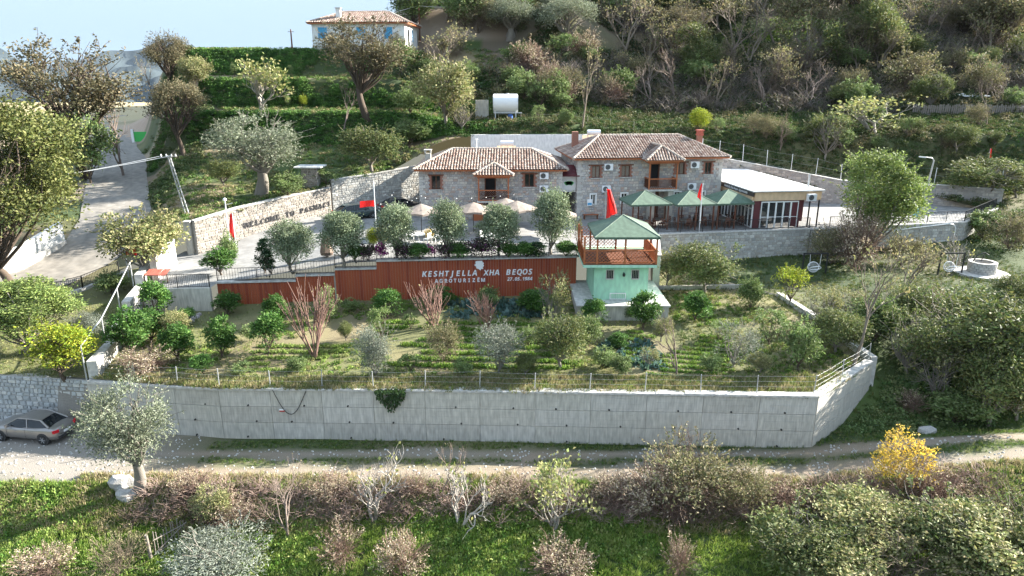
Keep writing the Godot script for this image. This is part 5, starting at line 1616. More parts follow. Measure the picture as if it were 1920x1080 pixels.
# ---------------------------------------------------------------- vehicles, furniture, posts, tanks
func car(called: String, label: String, at: Vector3, heading: Vector2, paint: Material) -> void:
	var t := thing(called, label, "car", at, atan2(-heading.y, heading.x))
	var st := [[-2.27, 0.6, 0.36, 0.72], [-2.22, 0.76, 0.3, 0.86], [-2.05, 0.85, 0.27, 0.95], [-1.7, 0.89, 0.25, 0.98], [-0.9, 0.91, 0.24, 0.96], [0.0, 0.91, 0.23, 0.94], [0.95, 0.9, 0.23, 0.92], [1.5, 0.885, 0.24, 0.87], [1.95, 0.83, 0.26, 0.78], [2.18, 0.7, 0.3, 0.68], [2.26, 0.55, 0.36, 0.58]]
	var mb := MB.new()
	var prev := []
	for s in st:
		var hw: float = s[1]
		var b: float = s[2]
		var y: float = s[3]
		var ring := []
		for q in [[0.82, b], [0.97, b + 0.1], [1.0, b + 0.28], [0.985, y - 0.14], [0.95, y - 0.04], [0.84, y], [0.4, y + 0.035], [0.0, y + 0.045]]: ring.append(Vector3(s[0], q[1], hw * q[0]))
		for k in range(6, -1, -1): ring.append(Vector3(ring[k].x, ring[k].y, -ring[k].z))
		if prev.size():
			for k in ring.size() - 1: mb.quad(prev[k], ring[k], ring[k + 1], prev[k + 1])
			mb.quad(prev[-1], ring[-1], ring[0], prev[0])
		else:
			for k in range(1, ring.size() - 1): mb.tri(ring[0], ring[k], ring[k + 1])
		prev = ring
	for k in range(1, prev.size() - 1): mb.tri(prev[0], prev[k + 1], prev[k])
	var body := obj("body", smooth(mb), paint, t)
	# the cabin: roof and pillars in paint, glass between
	var lo := [Vector3(1.1, 0.94, 0.76), Vector3(0.1, 0.95, 0.83), Vector3(-0.95, 0.97, 0.82), Vector3(-1.78, 0.99, 0.7)]
	var hi := [Vector3(0.28, 1.38, 0.56), Vector3(-0.1, 1.42, 0.61), Vector3(-0.75, 1.41, 0.6), Vector3(-1.2, 1.33, 0.53)]
	var fl := func(p: Vector3) -> Vector3: return Vector3(p.x, p.y, -p.z)
	var rf := MB.new()
	for i in 3:
		var a: Vector3 = hi[i]; var b: Vector3 = hi[i + 1]
		var ma := Vector3(a.x, a.y + 0.03, 0); var m2 := Vector3(b.x, b.y + 0.03, 0)
		rf.quad(a, ma, m2, b); rf.quad(ma, fl.call(a), fl.call(b), m2)
	obj("roof", smooth(rf), paint, t)
	var gl := MB.new()
	gl.quad(lo[0], fl.call(lo[0]), fl.call(hi[0]), hi[0])
	obj("windscreen", gl, M.car_glass, t)
	var rg := MB.new()
	rg.quad(fl.call(lo[3]), lo[3], hi[3], fl.call(hi[3]))
	obj("rear_window", rg, M.car_glass, t)
	var pil := MB.new()
	for side in [1.0, -1.0]:
		var sg := MB.new()
		for i in 3:
			var a: Vector3 = lo[i] * Vector3(1, 1, side); var b: Vector3 = lo[i + 1] * Vector3(1, 1, side)
			var c: Vector3 = hi[i + 1] * Vector3(1, 1, side); var d: Vector3 = hi[i] * Vector3(1, 1, side)
			if side > 0: sg.quad(b, a, d, c)
			else: sg.quad(a, b, c, d)
		obj("side_window", sg, M.car_glass, t)
		for e in [[lo[0], hi[0], 0.06], [lo[3], hi[3], 0.12], [lo[1].lerp(lo[2], 0.55), hi[1].lerp(hi[2], 0.4), 0.07], [lo[0], lo[2], 0.03], [lo[2], lo[3], 0.03], [hi[0], hi[1], 0.06], [hi[1], hi[2], 0.06], [hi[2], hi[3], 0.07]]:
			var p: Vector3 = e[0] * Vector3(1, 1, side); var q: Vector3 = e[1] * Vector3(1, 1, side)
			pil.rod(p + Vector3(0, 0, 0.012 * side), q + Vector3(0, 0, 0.012 * side), e[2] * 0.5, 6)
		var mr := MB.new(); mr.box(Transform3D(Basis(), Vector3(0.72, 1.02, 0.95 * side)), Vector3(0.1, 0.13, 0.18))
		obj("mirror", mr, paint, t)
		var tl := MB.new(); tl.box(Transform3D(Basis(Vector3.UP, 0.5 * side), Vector3(-2.16, 0.8, 0.7 * side)), Vector3(0.16, 0.16, 0.34))
		obj("tail_light", tl, M.lamp_red, t)
		var hl := MB.new(); hl.box(Transform3D(Basis(Vector3.UP, -0.5 * side), Vector3(2.1, 0.66, 0.6 * side)), Vector3(0.16, 0.13, 0.34))
		obj("headlight", hl, M.lamp_clear, t)
		var dh := MB.new()
		for x in [-0.75, 0.25]: dh.box(Transform3D(Basis(), Vector3(x, 0.78, 0.915 * side)), Vector3(0.18, 0.03, 0.02))
		obj("door_handle", dh, paint, t)
		var sl := MB.new()
		for x in [-0.35, 0.85]: sl.box(Transform3D(Basis(), Vector3(x, 0.62, 0.906 * side)), Vector3(0.008, 0.55, 0.01))
		obj("door_seam", sl, M.plastic_dark, t)
		for x in [-1.42, 1.36]:
			var ar := MB.new(); ar.tube([Vector3(x, 0.34, 0.7 * side), Vector3(x, 0.34, 0.915 * side)], [0.37, 0.37], 20)
			obj("wheel_arch", ar, M.plastic_dark, t)
			var w := MB.new(); w.tube([Vector3(x, 0.31, 0.72 * side), Vector3(x, 0.31, 0.9 * side), Vector3(x, 0.31, 0.925 * side)], [0.31, 0.31, 0.27], 20)
			var wh := obj("wheel", w, M.rubber, t)
			var r := MB.new(); r.tube([Vector3(x, 0.31, 0.9 * side), Vector3(x, 0.31, 0.932 * side)], [0.215, 0.2], 20)
			obj("rim", r, M.plastic_dark, wh)
			var sp := MB.new()
			for k in 6:
				var a := TAU * k / 6
				sp.bar(Vector3(x, 0.31, 0.938 * side), Vector3(x + cos(a) * 0.2, 0.31 + sin(a) * 0.2, 0.938 * side), 0.05, 0.016)
			sp.tube([Vector3(x, 0.31, 0.93 * side), Vector3(x, 0.31, 0.945 * side)], [0.05, 0.05], 10)
			obj("spokes", sp, M.alloy, wh)
	obj("pillars", pil, paint, t)
	var pl := MB.new(); pl.box(Transform3D(Basis(), Vector3(-2.275, 0.62, 0)), Vector3(0.02, 0.12, 0.5))
	obj("number_plate", pl, M.white_paint, t)
	var bp := MB.new(); bp.box(Transform3D(Basis(), Vector3(-2.24, 0.4, 0)), Vector3(0.1, 0.14, 1.3)); bp.box(Transform3D(Basis(), Vector3(2.22, 0.4, 0)), Vector3(0.1, 0.14, 1.2))
	obj("bumper_trim", bp, M.plastic_dark, t)

func smooth(mb: MB) -> ArrayMesh:      # welds equal corners so that the surface shades round
	var st := SurfaceTool.new()
	st.begin(Mesh.PRIMITIVE_TRIANGLES)
	st.set_smooth_group(0)
	for p in mb.v: st.add_vertex(p)
	st.generate_normals()
	return st.commit()

func flag_mesh(w: float, h: float, droop: bool) -> MB:
	var mb := MB.new()
	var n := 7
	for i in n:
		for j in 4:
			var q := []
			for e in [[i, j], [i + 1, j], [i + 1, j + 1], [i, j + 1]]:
				var u: float = e[0] / float(n)
				var v: float = e[1] / 4.0
				if droop: q.append(Vector3(u * w * 0.28 * (0.5 + 0.9 * (1 - v)) + sin(v * 4) * 0.03, -h * (1.0 - v) * (0.9 + 0.25 * (1 - u)), sin(u * 9 + v * 2) * 0.07 * w))
				else: q.append(Vector3(u * w, v * h - h - u * u * 0.25 * h, sin(u * 6 + v) * 0.08 * w))
			mb.quad(q[0], q[1], q[2], q[3])
	return mb

func flagpole(label: String, at: Vector3, h: float, turn: float, fw: float, fh: float, droop: bool, pole := true, below := 0.05) -> void:
	var t := thing("flagpole", label, "flag", at, turn)
	var p := MB.new(); p.tube([Vector3(0, -0.1, 0), Vector3(0, h, 0)], [0.05, 0.035], 8)
	obj("pole", p, M.metal_white if pole else M.metal_grey, t)
	var f := obj("flag", flag_mesh(fw, fh, droop), M.flag_red, t)
	f.position = Vector3(0.05, h - below, 0)

func parasol(label: String, at: Vector3, r: float, h: float, turn: float, m: Material) -> void:
	var t := thing("parasol", label, "parasol", at, turn, "beige parasols in the courtyard")
	var p := MB.new(); p.rod(Vector3.ZERO, Vector3(0, h + 0.25, 0), 0.035, 8)
	obj("pole", p, M.metal_black, t)
	var b := MB.new(); b.bx(-0.3, 0.3, 0, 0.1, -0.3, 0.3)
	obj("base", b, M.concrete_dull, t)
	for k in 8:
		var a := TAU * k / 8
		var c := TAU * (k + 1) / 8
		var mb := MB.new()
		var p0 := Vector3(cos(c) * r, h - 0.62, sin(c) * r); var p1 := Vector3(cos(a) * r, h - 0.62, sin(a) * r)
		var mid := (p0 + p1) / 2 * Vector3(0.97, 1, 0.97) + Vector3(0, 0.05, 0)
		var ap := Vector3(0, h + 0.05, 0)
		mb.tri(p0, mid, ap); mb.tri(mid, p1, ap)
		mb.quad(p0 - Vector3(0, 0.16, 0), mid - Vector3(0, 0.16, 0), mid, p0); mb.quad(mid - Vector3(0, 0.16, 0), p1 - Vector3(0, 0.16, 0), p1, mid)
		obj("canopy_panel", mb, m, t)
		var rb := MB.new(); rb.bar(Vector3(0, h - 0.02, 0), (p1 - Vector3(0, 0.03, 0)) , 0.025, 0.02)
		obj("rib", rb, M.metal_black, t)

func wire_fence(label: String, pts: Array, h: float, gap: float, wires: int, m: Material, sag := 0.05) -> void:
	var t := thing("wire_fence", label, "fence")
	var posts := []
	for i in pts.size() - 1:
		var n := maxi(1, int(round(pts[i].distance_to(pts[i + 1]) / gap)))
		for k in n + (1 if i == pts.size() - 2 else 0):
			var p: Vector3 = pts[i].lerp(pts[i + 1], float(k) / n)
			var lean := Vector3(rr(-0.06, 0.06), 0, rr(-0.06, 0.06))
			posts.append([p, p + lean + Vector3.UP * h * rr(0.93, 1.05)])
			var mb := MB.new(); mb.rod(p - Vector3(0, 0.2, 0), posts[-1][1], 0.03, 6)
			obj("post", mb, m, t)
	var w := MB.new()
	for i in posts.size() - 1:
		for k in wires:
			var f := lerpf(0.15, 0.95, k / maxf(1, wires - 1))
			var a: Vector3 = posts[i][0].lerp(posts[i][1], f); var b: Vector3 = posts[i + 1][0].lerp(posts[i + 1][1], f)
			w.tube([a, (a + b) / 2 - Vector3(0, sag * rr(0.3, 1.5), 0), b], [0.006, 0.006, 0.006], 3, false)
	obj("wire", w, M.metal_grey, t)

func cable(t: Node3D, a: Vector3, b: Vector3, sag: float, r: float, m: Material) -> void:
	var mb := MB.new()
	var path := []
	var rad := []
	for i in 13:
		var f := i / 12.0
		path.append(a.lerp(b, f) - Vector3(0, sag * 4 * f * (1 - f), 0))
		rad.append(r)
	mb.tube(path, rad, 4, false)
	obj("wire", mb, m, t)

func swing_chair(label: String, at: Vector3) -> void:
	var t := thing("swing_chair", label, "swing chair", at, 0.0, "white round swing chairs by the stone wall")
	var f := MB.new()
	for s in [-1, 1]:
		f.bar(Vector3(1.0 * s, -0.1, 0), Vector3(1.0 * s, 1.9, 0), 0.1, 0.1)
	f.bar(Vector3(-1.0, 1.85, 0), Vector3(1.0, 1.85, 0), 0.1, 0.1)
	obj("frame", f, M.metal_black, t)
	var r := MB.new(); r.rod(Vector3(-0.42, 0.75, 0), Vector3(-0.46, 1.8, 0), 0.02, 5); r.rod(Vector3(0.42, 0.75, 0), Vector3(0.46, 1.8, 0), 0.02, 5)
	obj("rope", r, M.cloth_white, t)
	var b := MB.new()
	for k in 2:
		var ring := []
		var rad := []
		for i in 21:
			var a := TAU * i / 20
			ring.append(Vector3(cos(a) * 0.47, 0.62 + sin(a) * (0.42 if k == 0 else 0.2), 0.18 - 0.4 * (1 if k == 0 else 0) + sin(a) * (-0.1 if k == 0 else 0.25)))
			rad.append(0.035)
		b.tube(ring, rad, 6, false)
	for i in 9:
		var x := lerpf(-0.38, 0.38, i / 8.0)
		var y := sqrt(maxf(0.0, 1 - pow(x / 0.47, 2))) * 0.42
		b.rod(Vector3(x, 0.62 - y, -0.2 + 0.1 * y), Vector3(x, 0.62 + y, -0.2 - 0.1 * y), 0.014, 4)
		b.rod(Vector3(x, 0.62 - y * 0.95, -0.18), Vector3(x, 0.62 - y * 0.5, 0.1), 0.014, 4)
	obj("woven_seat", b, M.cloth_white, t)

func side_things() -> void:
	car("parked_car", "silver bronze saloon car parked nose out against the rubble stone wall", Vector3(-28.05, 0.02, -36.45), Vector2(-1, -0.16), M.car_bronze)
	car("parked_car", "dark green car below the welcome lettering on the curved wall", Vector3(-15.3, 6.98, -67.3), Vector2(3.1, -2.0), M.car_green)
	car("parked_car", "black car close to the side of the lower stone house", Vector3(-11.5, 7.0, -70.9), Vector2(3.0, -1.7), M.car_black)
	# parasols and courtyard seats
	parasol("beige parasol nearest the tall white flagpole", Vector3(-7.9, 7, -59.4), 1.75, 2.75, 0.2, M.canvas_beige)
	parasol("beige parasol between two courtyard olive trees", Vector3(-3.4, 7, -60.2), 1.75, 2.75, 0.5, M.canvas_beige)
	parasol("beige parasol in front of the balcony of the lower house", Vector3(0.4, 7, -60.4), 1.85, 2.85, 0.1, M.canvas_beige)
	parasol("beige parasol half behind the olive tree by the house corner", Vector3(-0.6, 7, -62.8), 1.75, 2.7, 0.35, M.canvas_beige)
	parasol("beige parasol partly hidden nearest the covered passage", Vector3(4.1, 7, -59.0), 1.6, 2.5, 0.35, M.canvas_beige)
	var cp := thing("folded_parasol", "folded grey brown parasol between two olive trees near the welcome wall", "parasol", Vector3(-14.7, 6.5, -53.4))
	var cm := MB.new(); cm.lathe(Vector3.ZERO, [[0.5, 0.25], [0.55, 0.5], [0.38, 1.3], [0.1, 2.0], [0.0, 2.1]], 8)
	obj("cover", cm, M.canvas_brown, cp)
	var cpole := MB.new(); cpole.rod(Vector3(0, 0, 0), Vector3(0, 0.3, 0), 0.05, 8)
	obj("pole", cpole, M.metal_black, cp)
	for e in [[-7.8, -56.6, "white garden table below the parasol by the white flagpole"], [-5.9, -56.0, "white garden table between the olive trees behind the plank wall"], [-1.6, -56.4, "white garden table beside the bougainvillea"]]:
		var t := thing("garden_table", e[2], "table", Vector3(e[0], 7, e[1]), 0.3, "white garden tables in the courtyard")
		var tp := MB.new(); tp.lathe(Vector3.ZERO, [[0.0, 0.7], [0.6, 0.7], [0.6, 0.74], [0.0, 0.741]], 18)
		obj("tabletop", tp, M.white_paint, t)
		var l := MB.new(); l.rod(Vector3.ZERO, Vector3(0, 0.7, 0), 0.05, 8); l.lathe(Vector3.ZERO, [[0.3, 0.0], [0.28, 0.05], [0.05, 0.06]], 12)
		obj("leg", l, M.white_paint, t)
		for k in 2:
			var a: float = k * PI + 0.6
			var c := thing("garden_chair", "white chair drawn up to the " + String(e[2]).trim_prefix("white garden "), "chair", Vector3(e[0] + cos(a) * 0.95, 7, e[1] + sin(a) * 0.95), -a + PI / 2, "white garden chairs in the courtyard")
			var s := MB.new(); s.bx(-0.24, 0.24, 0.42, 0.46, -0.24, 0.24)
			obj("seat", s, M.white_paint, c)
			var bk := MB.new(); bk.bx(-0.24, 0.24, 0.462, 0.95, 0.2, 0.24)
			obj("backrest", bk, M.white_paint, c)
			for x in [-0.2, 0.2]:
				for z in [-0.2, 0.2]:
					var lg := MB.new(); lg.bx(x - 0.02, x + 0.02, 0, 0.419, z - 0.02, z + 0.02)
					obj("leg", lg, M.white_paint, c)
	# fence on the plank wall, the entrance railing, the road railing
	var r := thing("wall_railing", "thin black railing stepping along the top of the plank wall", "railing")
	var a := Vector2(-21.9, -49.3); var b := Vector2(4.98, -51.6)
	var len := a.distance_to(b)
	for s in [[0.0, 5.75, 5.72], [5.75, 8.65, 6.12], [8.65, 11.75, 6.54], [11.75, len, 7.12]]:
		var p := a.lerp(b, s[0] / len); var q := a.lerp(b, s[1] / len)
		railing(r, [Vector3(p.x, s[2], p.y - 0.15), Vector3(q.x, s[2], q.y - 0.15)], 0.95, 0.2)
	var er := thing("entrance_railing", "black bar railing at the front edge of the entrance paving", "railing")
	railing(er, [Vector3(-26.6, 5.5, -48.15), Vector3(-21.95, 5.6, -48.15)], 1.0)
	var ew := thing("entrance_wall", "low concrete wall under the entrance railing", "wall")
	obj("body", wall_body([[-26.8, -47.95, 3.4, 5.5], [-21.9, -47.95, 3.4, 5.6]], 0.3), M.concrete, ew)
	var rl := thing("road_railing", "short black railing on the kerb where the road bends", "railing")
	railing(rl, [Vector3(-35.2, 4.55, -47.3), Vector3(-32.5, 4.95, -50.2), Vector3(-31.3, 5.3, -53.2)], 0.95)
	var rk := thing("road_kerb", "pale concrete kerb wall under the short road railing", "kerb wall")
	obj("body", wall_body([[-36.4, -45.9, 3.0, 4.4], [-32.35, -50.2, 3.2, 4.95], [-31.1, -53.6, 3.6, 5.3]], 0.35), M.concrete_cap, rk)
	# white walls on the outer side of the road bend
	var ww := thing("road_wall", "white wall rising along the outer bend of the road", "wall")
	obj("body", wall_body([[-52, -48.6, 3.2, 5.6], [-44.5, -51.2, 3.6, 6.2], [-40.2, -55.2, 4.6, 7.0], [-39.3, -59.5, 5.6, 8.2]], 0.35), M.render_white, ww)
	var wk := thing("road_step", "pale kerb dividing the sloping side path from the road", "kerb wall")
	obj("body", wall_body([[-44.0, -49.4, 3.6, 4.75], [-39.6, -53.2, 4.4, 5.75], [-38.6, -58.6, 5.4, 6.75]], 0.3), M.concrete_cap, wk)
	# stepped boundary of concrete blocks with a pipe handrail
	var sb := thing("stepped_wall", "stepped white concrete boundary wall with pipe handrail beside the garden", "wall")
	var line := [[-24.9, -37.5, 4.25], [-25.6, -41.0, 4.75], [-26.7, -45.0, 5.5], [-27.8, -49.0, 6.3], [-28.9, -52.8, 6.3]]
	for i in 4:
		var mb := wall_body([[line[i][0], line[i][1], 2.8, line[i][2]], [line[i + 1][0], line[i + 1][1], 2.8, line[i][2] + 0.02]], -0.55)
		obj("block", mb, M.concrete_cap, sb)
	var posts := []
	for i in 5:
		var p := Vector3(line[i][0] - 0.15, line[mini(i, 3)][2], line[i][1])
		var mb := MB.new(); mb.rod(p - Vector3(0, 1.2, 0), p + Vector3(0, 0.95, 0), 0.045, 7)
		obj("rail_post", mb, M.metal_grey, sb)
		posts.append(p + Vector3(0, 0.95, 0))
	var pr := MB.new()
	for i in 4: pr.rod(posts[i], posts[i + 1], 0.04, 7)
	obj("handrail", pr, M.metal_grey, sb)
	# gate: white sheet leaf, pillars
	var g := thing("sheet_gate", "white sheet metal gate leaf standing open at the entrance", "gate", Vector3(-27.2, 5.42, -51.2), 0.0)
	var gm := MB.new(); gm.bar(Vector3(0, 1.1, 0), Vector3(-0.5, 1.1, -4.2), 0.05, 2.1)
	obj("leaf", gm, M.metal_white, g)
	var gf := MB.new()
	gf.bar(Vector3(0.05, 0.1, 0), Vector3(-0.45, 0.1, -4.2), 0.04, 0.08); gf.bar(Vector3(0.05, 2.1, 0), Vector3(-0.45, 2.1, -4.2), 0.04, 0.08)
	obj("frame", gf, M.metal_grey, g)
	for e in [[-27.15, -50.9, 5.3, "concrete gate pillar at the near end of the white sheet gate", 2.5], [-28.9, -52.6, 5.0, "dark stained gate pillar under the persimmon tree", 2.6], [-27.75, -58.3, 5.5, "gate pillar against the low end of the welcome wall", 2.9]]:
		var pt := thing("gate_pillar", e[3], "pillar", Vector3(e[0], e[2], e[1]))
		var mb := MB.new(); mb.bx(-0.25, 0.25, -0.3, e[4], -0.25, 0.25)
		obj("shaft", mb, M.concrete_dull, pt)
		var c := MB.new(); c.bx(-0.32, 0.32, e[4] + 0.001, e[4] + 0.1, -0.32, 0.32)
		obj("cap", c, M.concrete_cap, pt)
	var rr_ := thing("red_canopy", "small faded red sheet roof at the end of the stepped wall", "canopy", Vector3(-26.5, 5.4, -49.8))
	var rm := MB.new()
	for k in 6: rm.quad(Vector3(-0.8 + k * 0.27, 0.75, 0.5), Vector3(-0.8 + (k + 1) * 0.27, 0.75, 0.5), Vector3(-0.8 + (k + 1) * 0.27, 1.0 + 0.02 * (k % 2), -0.5), Vector3(-0.8 + k * 0.27, 1.0 + 0.02 * (k % 2), -0.5))
	obj("sheet", rm, M.roof_red, rr_)
	var rp := MB.new()
	for x in [-0.7, 0.7]: rp.bar(Vector3(x, 0, 0), Vector3(x, 0.8, 0), 0.06, 0.06)
	obj("post", rp, M.wood_dark, rr_)
	# flags and lamps
	flagpole("red flag hanging on a lamp pole in front of the welcome wall", Vector3(-24.0, 5.6, -58.7), 3.5, PI, 1.0, 2.0, true)
	flagpole("red flag flying from the tall white pole behind the plank wall", Vector3(-11.05, 6.95, -55.3), 5.3, PI * 0.93, 1.25, 0.5, false, true, 1.5)
	flagpole("broad red flag hanging beside the gazebo roof", Vector3(7.5, 7.02, -54.9), 4.75, 0.1, 2.3, 2.1, true, false)
	flagpole("small red flag on the tall white pole at the pergolas", Vector3(16.7, 6.9, -60.6), 4.5, PI, 0.9, 1.3, true)
	flagpole("bright red flag in the persimmon tree by the gate", Vector3(-30.2, 5.05, -52.5), 2.7, 0.4, 0.75, 0.75, false, false)
	flagpole("red flag above the trees on the right hillside", Vector3(54.4, 9.6, -79.9), 3.0, 0.6, 1.3, 1.4, true, false)
	var ll := thing("street_lamp", "grey leaning street lamp beside the blue board on the far terrace", "street lamp", Vector3(40.9, 7.0, -68.3))
	var lp := MB.new(); lp.tube([Vector3(0, -0.1, 0), Vector3(0.1, 3, 0), Vector3(0.3, 5.5, 0), Vector3(0.1, 5.75, 0), Vector3(-0.7, 5.85, 0.1)], [0.1, 0.085, 0.065, 0.05, 0.045], 8)
	obj("pole", lp, M.metal_grey, ll)
	var lh := MB.new(); lh.box(Transform3D(Basis(Vector3.BACK, -0.1), Vector3(-0.95, 5.86, 0.12)), Vector3(0.6, 0.1, 0.22))
	obj("lamp_head", lh, M.metal_white, ll)
	var l2 := thing("courtyard_lamp", "white twin globe lamp on a post before the welcome wall", "lamp", Vector3(-24.3, 5.6, -58.2))
	var lm := MB.new(); lm.tube([Vector3(0, -0.1, 0), Vector3(0, 4.6, 0)], [0.06, 0.045], 8); lm.bar(Vector3(0, 4.3, 0), Vector3(0.6, 4.45, 0), 0.04, 0.04)
	obj("post", lm, M.metal_white, l2)
	var lg := MB.new(); lg.lathe(Vector3(0, 4.6, 0), [[0.02, 0], [0.16, 0.08], [0.16, 0.2], [0.03, 0.3]], 10)
	obj("lantern", lg, M.metal_white, l2)
	var bs := thing("blue_board", "blue advertising board leaning by the street lamp", "board", Vector3(40.1, 7.02, -68.0), 0.5)
	var bm := MB.new(); bm.box(Transform3D(Basis(Vector3.RIGHT, -0.15), Vector3(0, 0.65, 0)), Vector3(0.9, 1.3, 0.05))
	obj("panel", bm, M.blue_paint, bs)
	# power poles and lines
	var up := thing("utility_pole", "leaning lattice power pole beside the road with white insulators", "utility pole", Vector3(-28.7, 8.4, -60.6), 0.0)
	var um := MB.new()
	for s in [-1, 1]:
		um.bar(Vector3(0.16 * s, -0.2, 0), Vector3(-1.0 + 0.09 * s, 5.4, 0), 0.06, 0.12)
	for k in 12: um.bar(Vector3(-0.083 * k + 0.14 * (1 if k % 2 else -1), 0.45 * k, 0), Vector3(-0.083 * (k + 1) + 0.14 * (-1 if k % 2 else 1), 0.45 * (k + 1), 0), 0.04, 0.04)
	obj("lattice_mast", um, M.metal_grey, up)
	var ua := MB.new(); ua.bar(Vector3(-1.75, 5.2, 0), Vector3(-0.3, 5.3, 0), 0.08, 0.08)
	obj("crossarm", ua, M.wood_grey, up)
	for x in [-1.65, -1.2, -0.75, -0.4]:
		var im := MB.new(); im.lathe(Vector3(x, 5.28, 0), [[0.05, 0], [0.07, 0.08], [0.04, 0.14], [0.06, 0.18], [0.0, 0.24]], 8)
		obj("insulator", im, M.white_paint, up)
	var pw_ := thing("power_line", "two pale overhead wires running from the lattice pole across the road", "power line")
	for k in 2: cable(pw_, Vector3(-30.3 + k * 0.8, 13.75, -60.6), Vector3(-62, 12.4 + k * 0.6, -44 + k), 1.4, 0.018, M.metal_white)
	cable(pw_, Vector3(-29.4, 13.7, -60.6), Vector3(-16.6, 17.5, -92), 1.0, 0.012, M.metal_black)
	for e in [[-13.0, -103.6, 25.0, 5.2, "dark wooden power pole at the right end of the hilltop house"], [-28.9, -96.2, 23.8, 2.6, "short grey post at the left end of the hilltop house"], [-0.6, -106, 26.8, 6.5, "thin dark pole on the slope above the water tank"]]:
		var p := thing("wooden_pole", e[4], "pole", Vector3(e[0], e[2] - 0.6, e[1]))
		var mb := MB.new(); mb.tube([Vector3(0, -0.3, 0), Vector3(0, e[3] + 0.6, 0)], [0.12, 0.08], 7)
		obj("shaft", mb, M.wood_dark, p)
		var c := MB.new(); c.bar(Vector3(-0.4, e[3] + 0.3, 0), Vector3(0.4, e[3] + 0.3, 0), 0.06, 0.06)
		obj("crossarm", c, M.wood_grey, p)
	var w2 := thing("power_line", "thin wires sagging from the hilltop house pole to the upper slope", "power line")
	cable(w2, Vector3(-13.0, 30.0, -103.6), Vector3(-0.6, 33.0, -106), 1.2, 0.02, M.metal_white)
	cable(w2, Vector3(-13.0, 30.0, -103.6), Vector3(-22, 27.6, -96.5), 0.3, 0.02, M.metal_white)
	cable(w2, Vector3(-0.6, 33.0, -106), Vector3(30, 42, -118), 1.4, 0.02, M.metal_white)
	var sl := thing("string_lights", "string of white bulbs hung across the courtyard", "string lights")
	for e in [[Vector3(-11.05, 10.6, -55.3), Vector3(-7.5, 10.3, -66.3)], [Vector3(-11.05, 11.4, -55.3), Vector3(3.9, 10.2, -66.3)], [Vector3(-19, 9.2, -67.5), Vector3(-8.9, 10.6, -66.3)]]:
		cable(sl, e[0], e[1], 0.7, 0.008, M.plastic_dark)
		for k in range(1, 12):
			var f := k / 12.0
			var mb := MB.new(); mb.lathe(e[0].lerp(e[1], f) - Vector3(0, 0.7 * 4 * f * (1 - f) + 0.12, 0), [[0.0, 0], [0.05, 0.05], [0.0, 0.11]], 6)
			obj("bulb", mb, M.white_paint, sl)
	# fences
	var top := [Vector3(-24.6, 3.05, -37.7), Vector3(-16.8, 3.1, -36.4), Vector3(-4.95, 3.15, -36.15), Vector3(16.8, 3.2, -35.25), Vector3(21.9, 3.5, -39.4)]
	wire_fence("rusty wire fence on thin posts along the top of the concrete retaining wall", top, 1.15, 3.1, 4, M.metal_grey)
	wire_fence("tall pale post and wire fence on the brown grey wall behind the annex", [Vector3(21.5, 11.8, -79.6), Vector3(23.5, 11.6, -79.5), Vector3(36, 9.5, -76), Vector3(46, 9.1, -75.5), Vector3(52, 8.9, -73.6)], 1.9, 2.9, 3, M.metal_white)
	wire_fence("low wire fence along the path in front of the water tank", [Vector3(-12, 15.3, -82.2), Vector3(-4, 15.3, -82.0), Vector3(6, 15.2, -81.8), Vector3(14, 14.4, -81.6)], 1.1, 2.6, 2, M.wood_grey)
	var yr := thing("yard_railing", "dark railing along the far right terrace edge above the stone wall", "railing")
	railing(yr, [Vector3(29.2, 7.05, -62.6), Vector3(43.2, 7.12, -65.1), Vector3(50.3, 7.3, -71.4)], 1.0, 0.16)
	var pf := thing("pale_fence", "grey weathered pale fence on the slope at the upper right", "fence")
	for k in 62:
		var x := 50.6 + k * 0.27
		var mb := MB.new(); mb.bar(Vector3(x, 15.4 + rr(-0.05, 0.05), -90.0), Vector3(x + rr(-0.05, 0.05), 17.05 + rr(-0.12, 0.12), -90.0), 0.19, 0.03)
		obj("pale", mb, M.wood_grey, pf)
	var fr := MB.new()
	for y in [15.9, 16.7]: fr.bar(Vector3(50.5, y, -90.06), Vector3(67.4, y, -90.06), 0.05, 0.09)
	obj("rail", fr, M.wood_grey, pf)
	var wc := thing("white_shelter", "small white sheet roof half hidden above the pale fence", "shelter", Vector3(59.9, 16.7, -93.5), 0.2)
	var wm := MB.new(); wm.box(Transform3D(Basis(Vector3.RIGHT, 0.16), Vector3(0, 1.5, 0)), Vector3(4.0, 0.08, 1.9))
	obj("sheet", wm, M.metal_white, wc)
	var wp := MB.new()
	for x in [-1.8, 1.8]: wp.bar(Vector3(x, -0.4, 0), Vector3(x, 1.5, 0), 0.08, 0.08)
	obj("post", wp, M.wood_grey, wc)
	# tanks behind the houses
	var tk := thing("water_tank", "white cylindrical steel water tank lying on a stand above the houses", "water tank", Vector3(-0.75, 15.45, -83.6))
	var tm := MB.new(); tm.tube([Vector3(-1.45, 1.95, 0), Vector3(-1.36, 1.95, 0), Vector3(1.36, 1.95, 0), Vector3(1.45, 1.95, 0)], [0.95, 1.1, 1.1, 0.95], 28)
	obj("vessel", tm, M.metal_white, tk)
	var th := MB.new(); th.rod(Vector3(0.2, 3.0, 0), Vector3(0.2, 3.13, 0), 0.2, 12)
	obj("hatch", th, M.metal_grey, tk)
	var ts := MB.new()
	for x in [-1.2, 1.2]:
		for z in [-0.7, 0.7]: ts.bar(Vector3(x, -0.1, z), Vector3(x, 1.2, z), 0.09, 0.09)
		ts.bar(Vector3(x, 1.1, -0.8), Vector3(x, 1.1, 0.8), 0.1, 0.16)
	ts.bar(Vector3(-1.4, 0.95, 0.75), Vector3(1.9, 0.95, 0.75), 0.08, 0.08)
	obj("stand", ts, M.metal_white, tk)
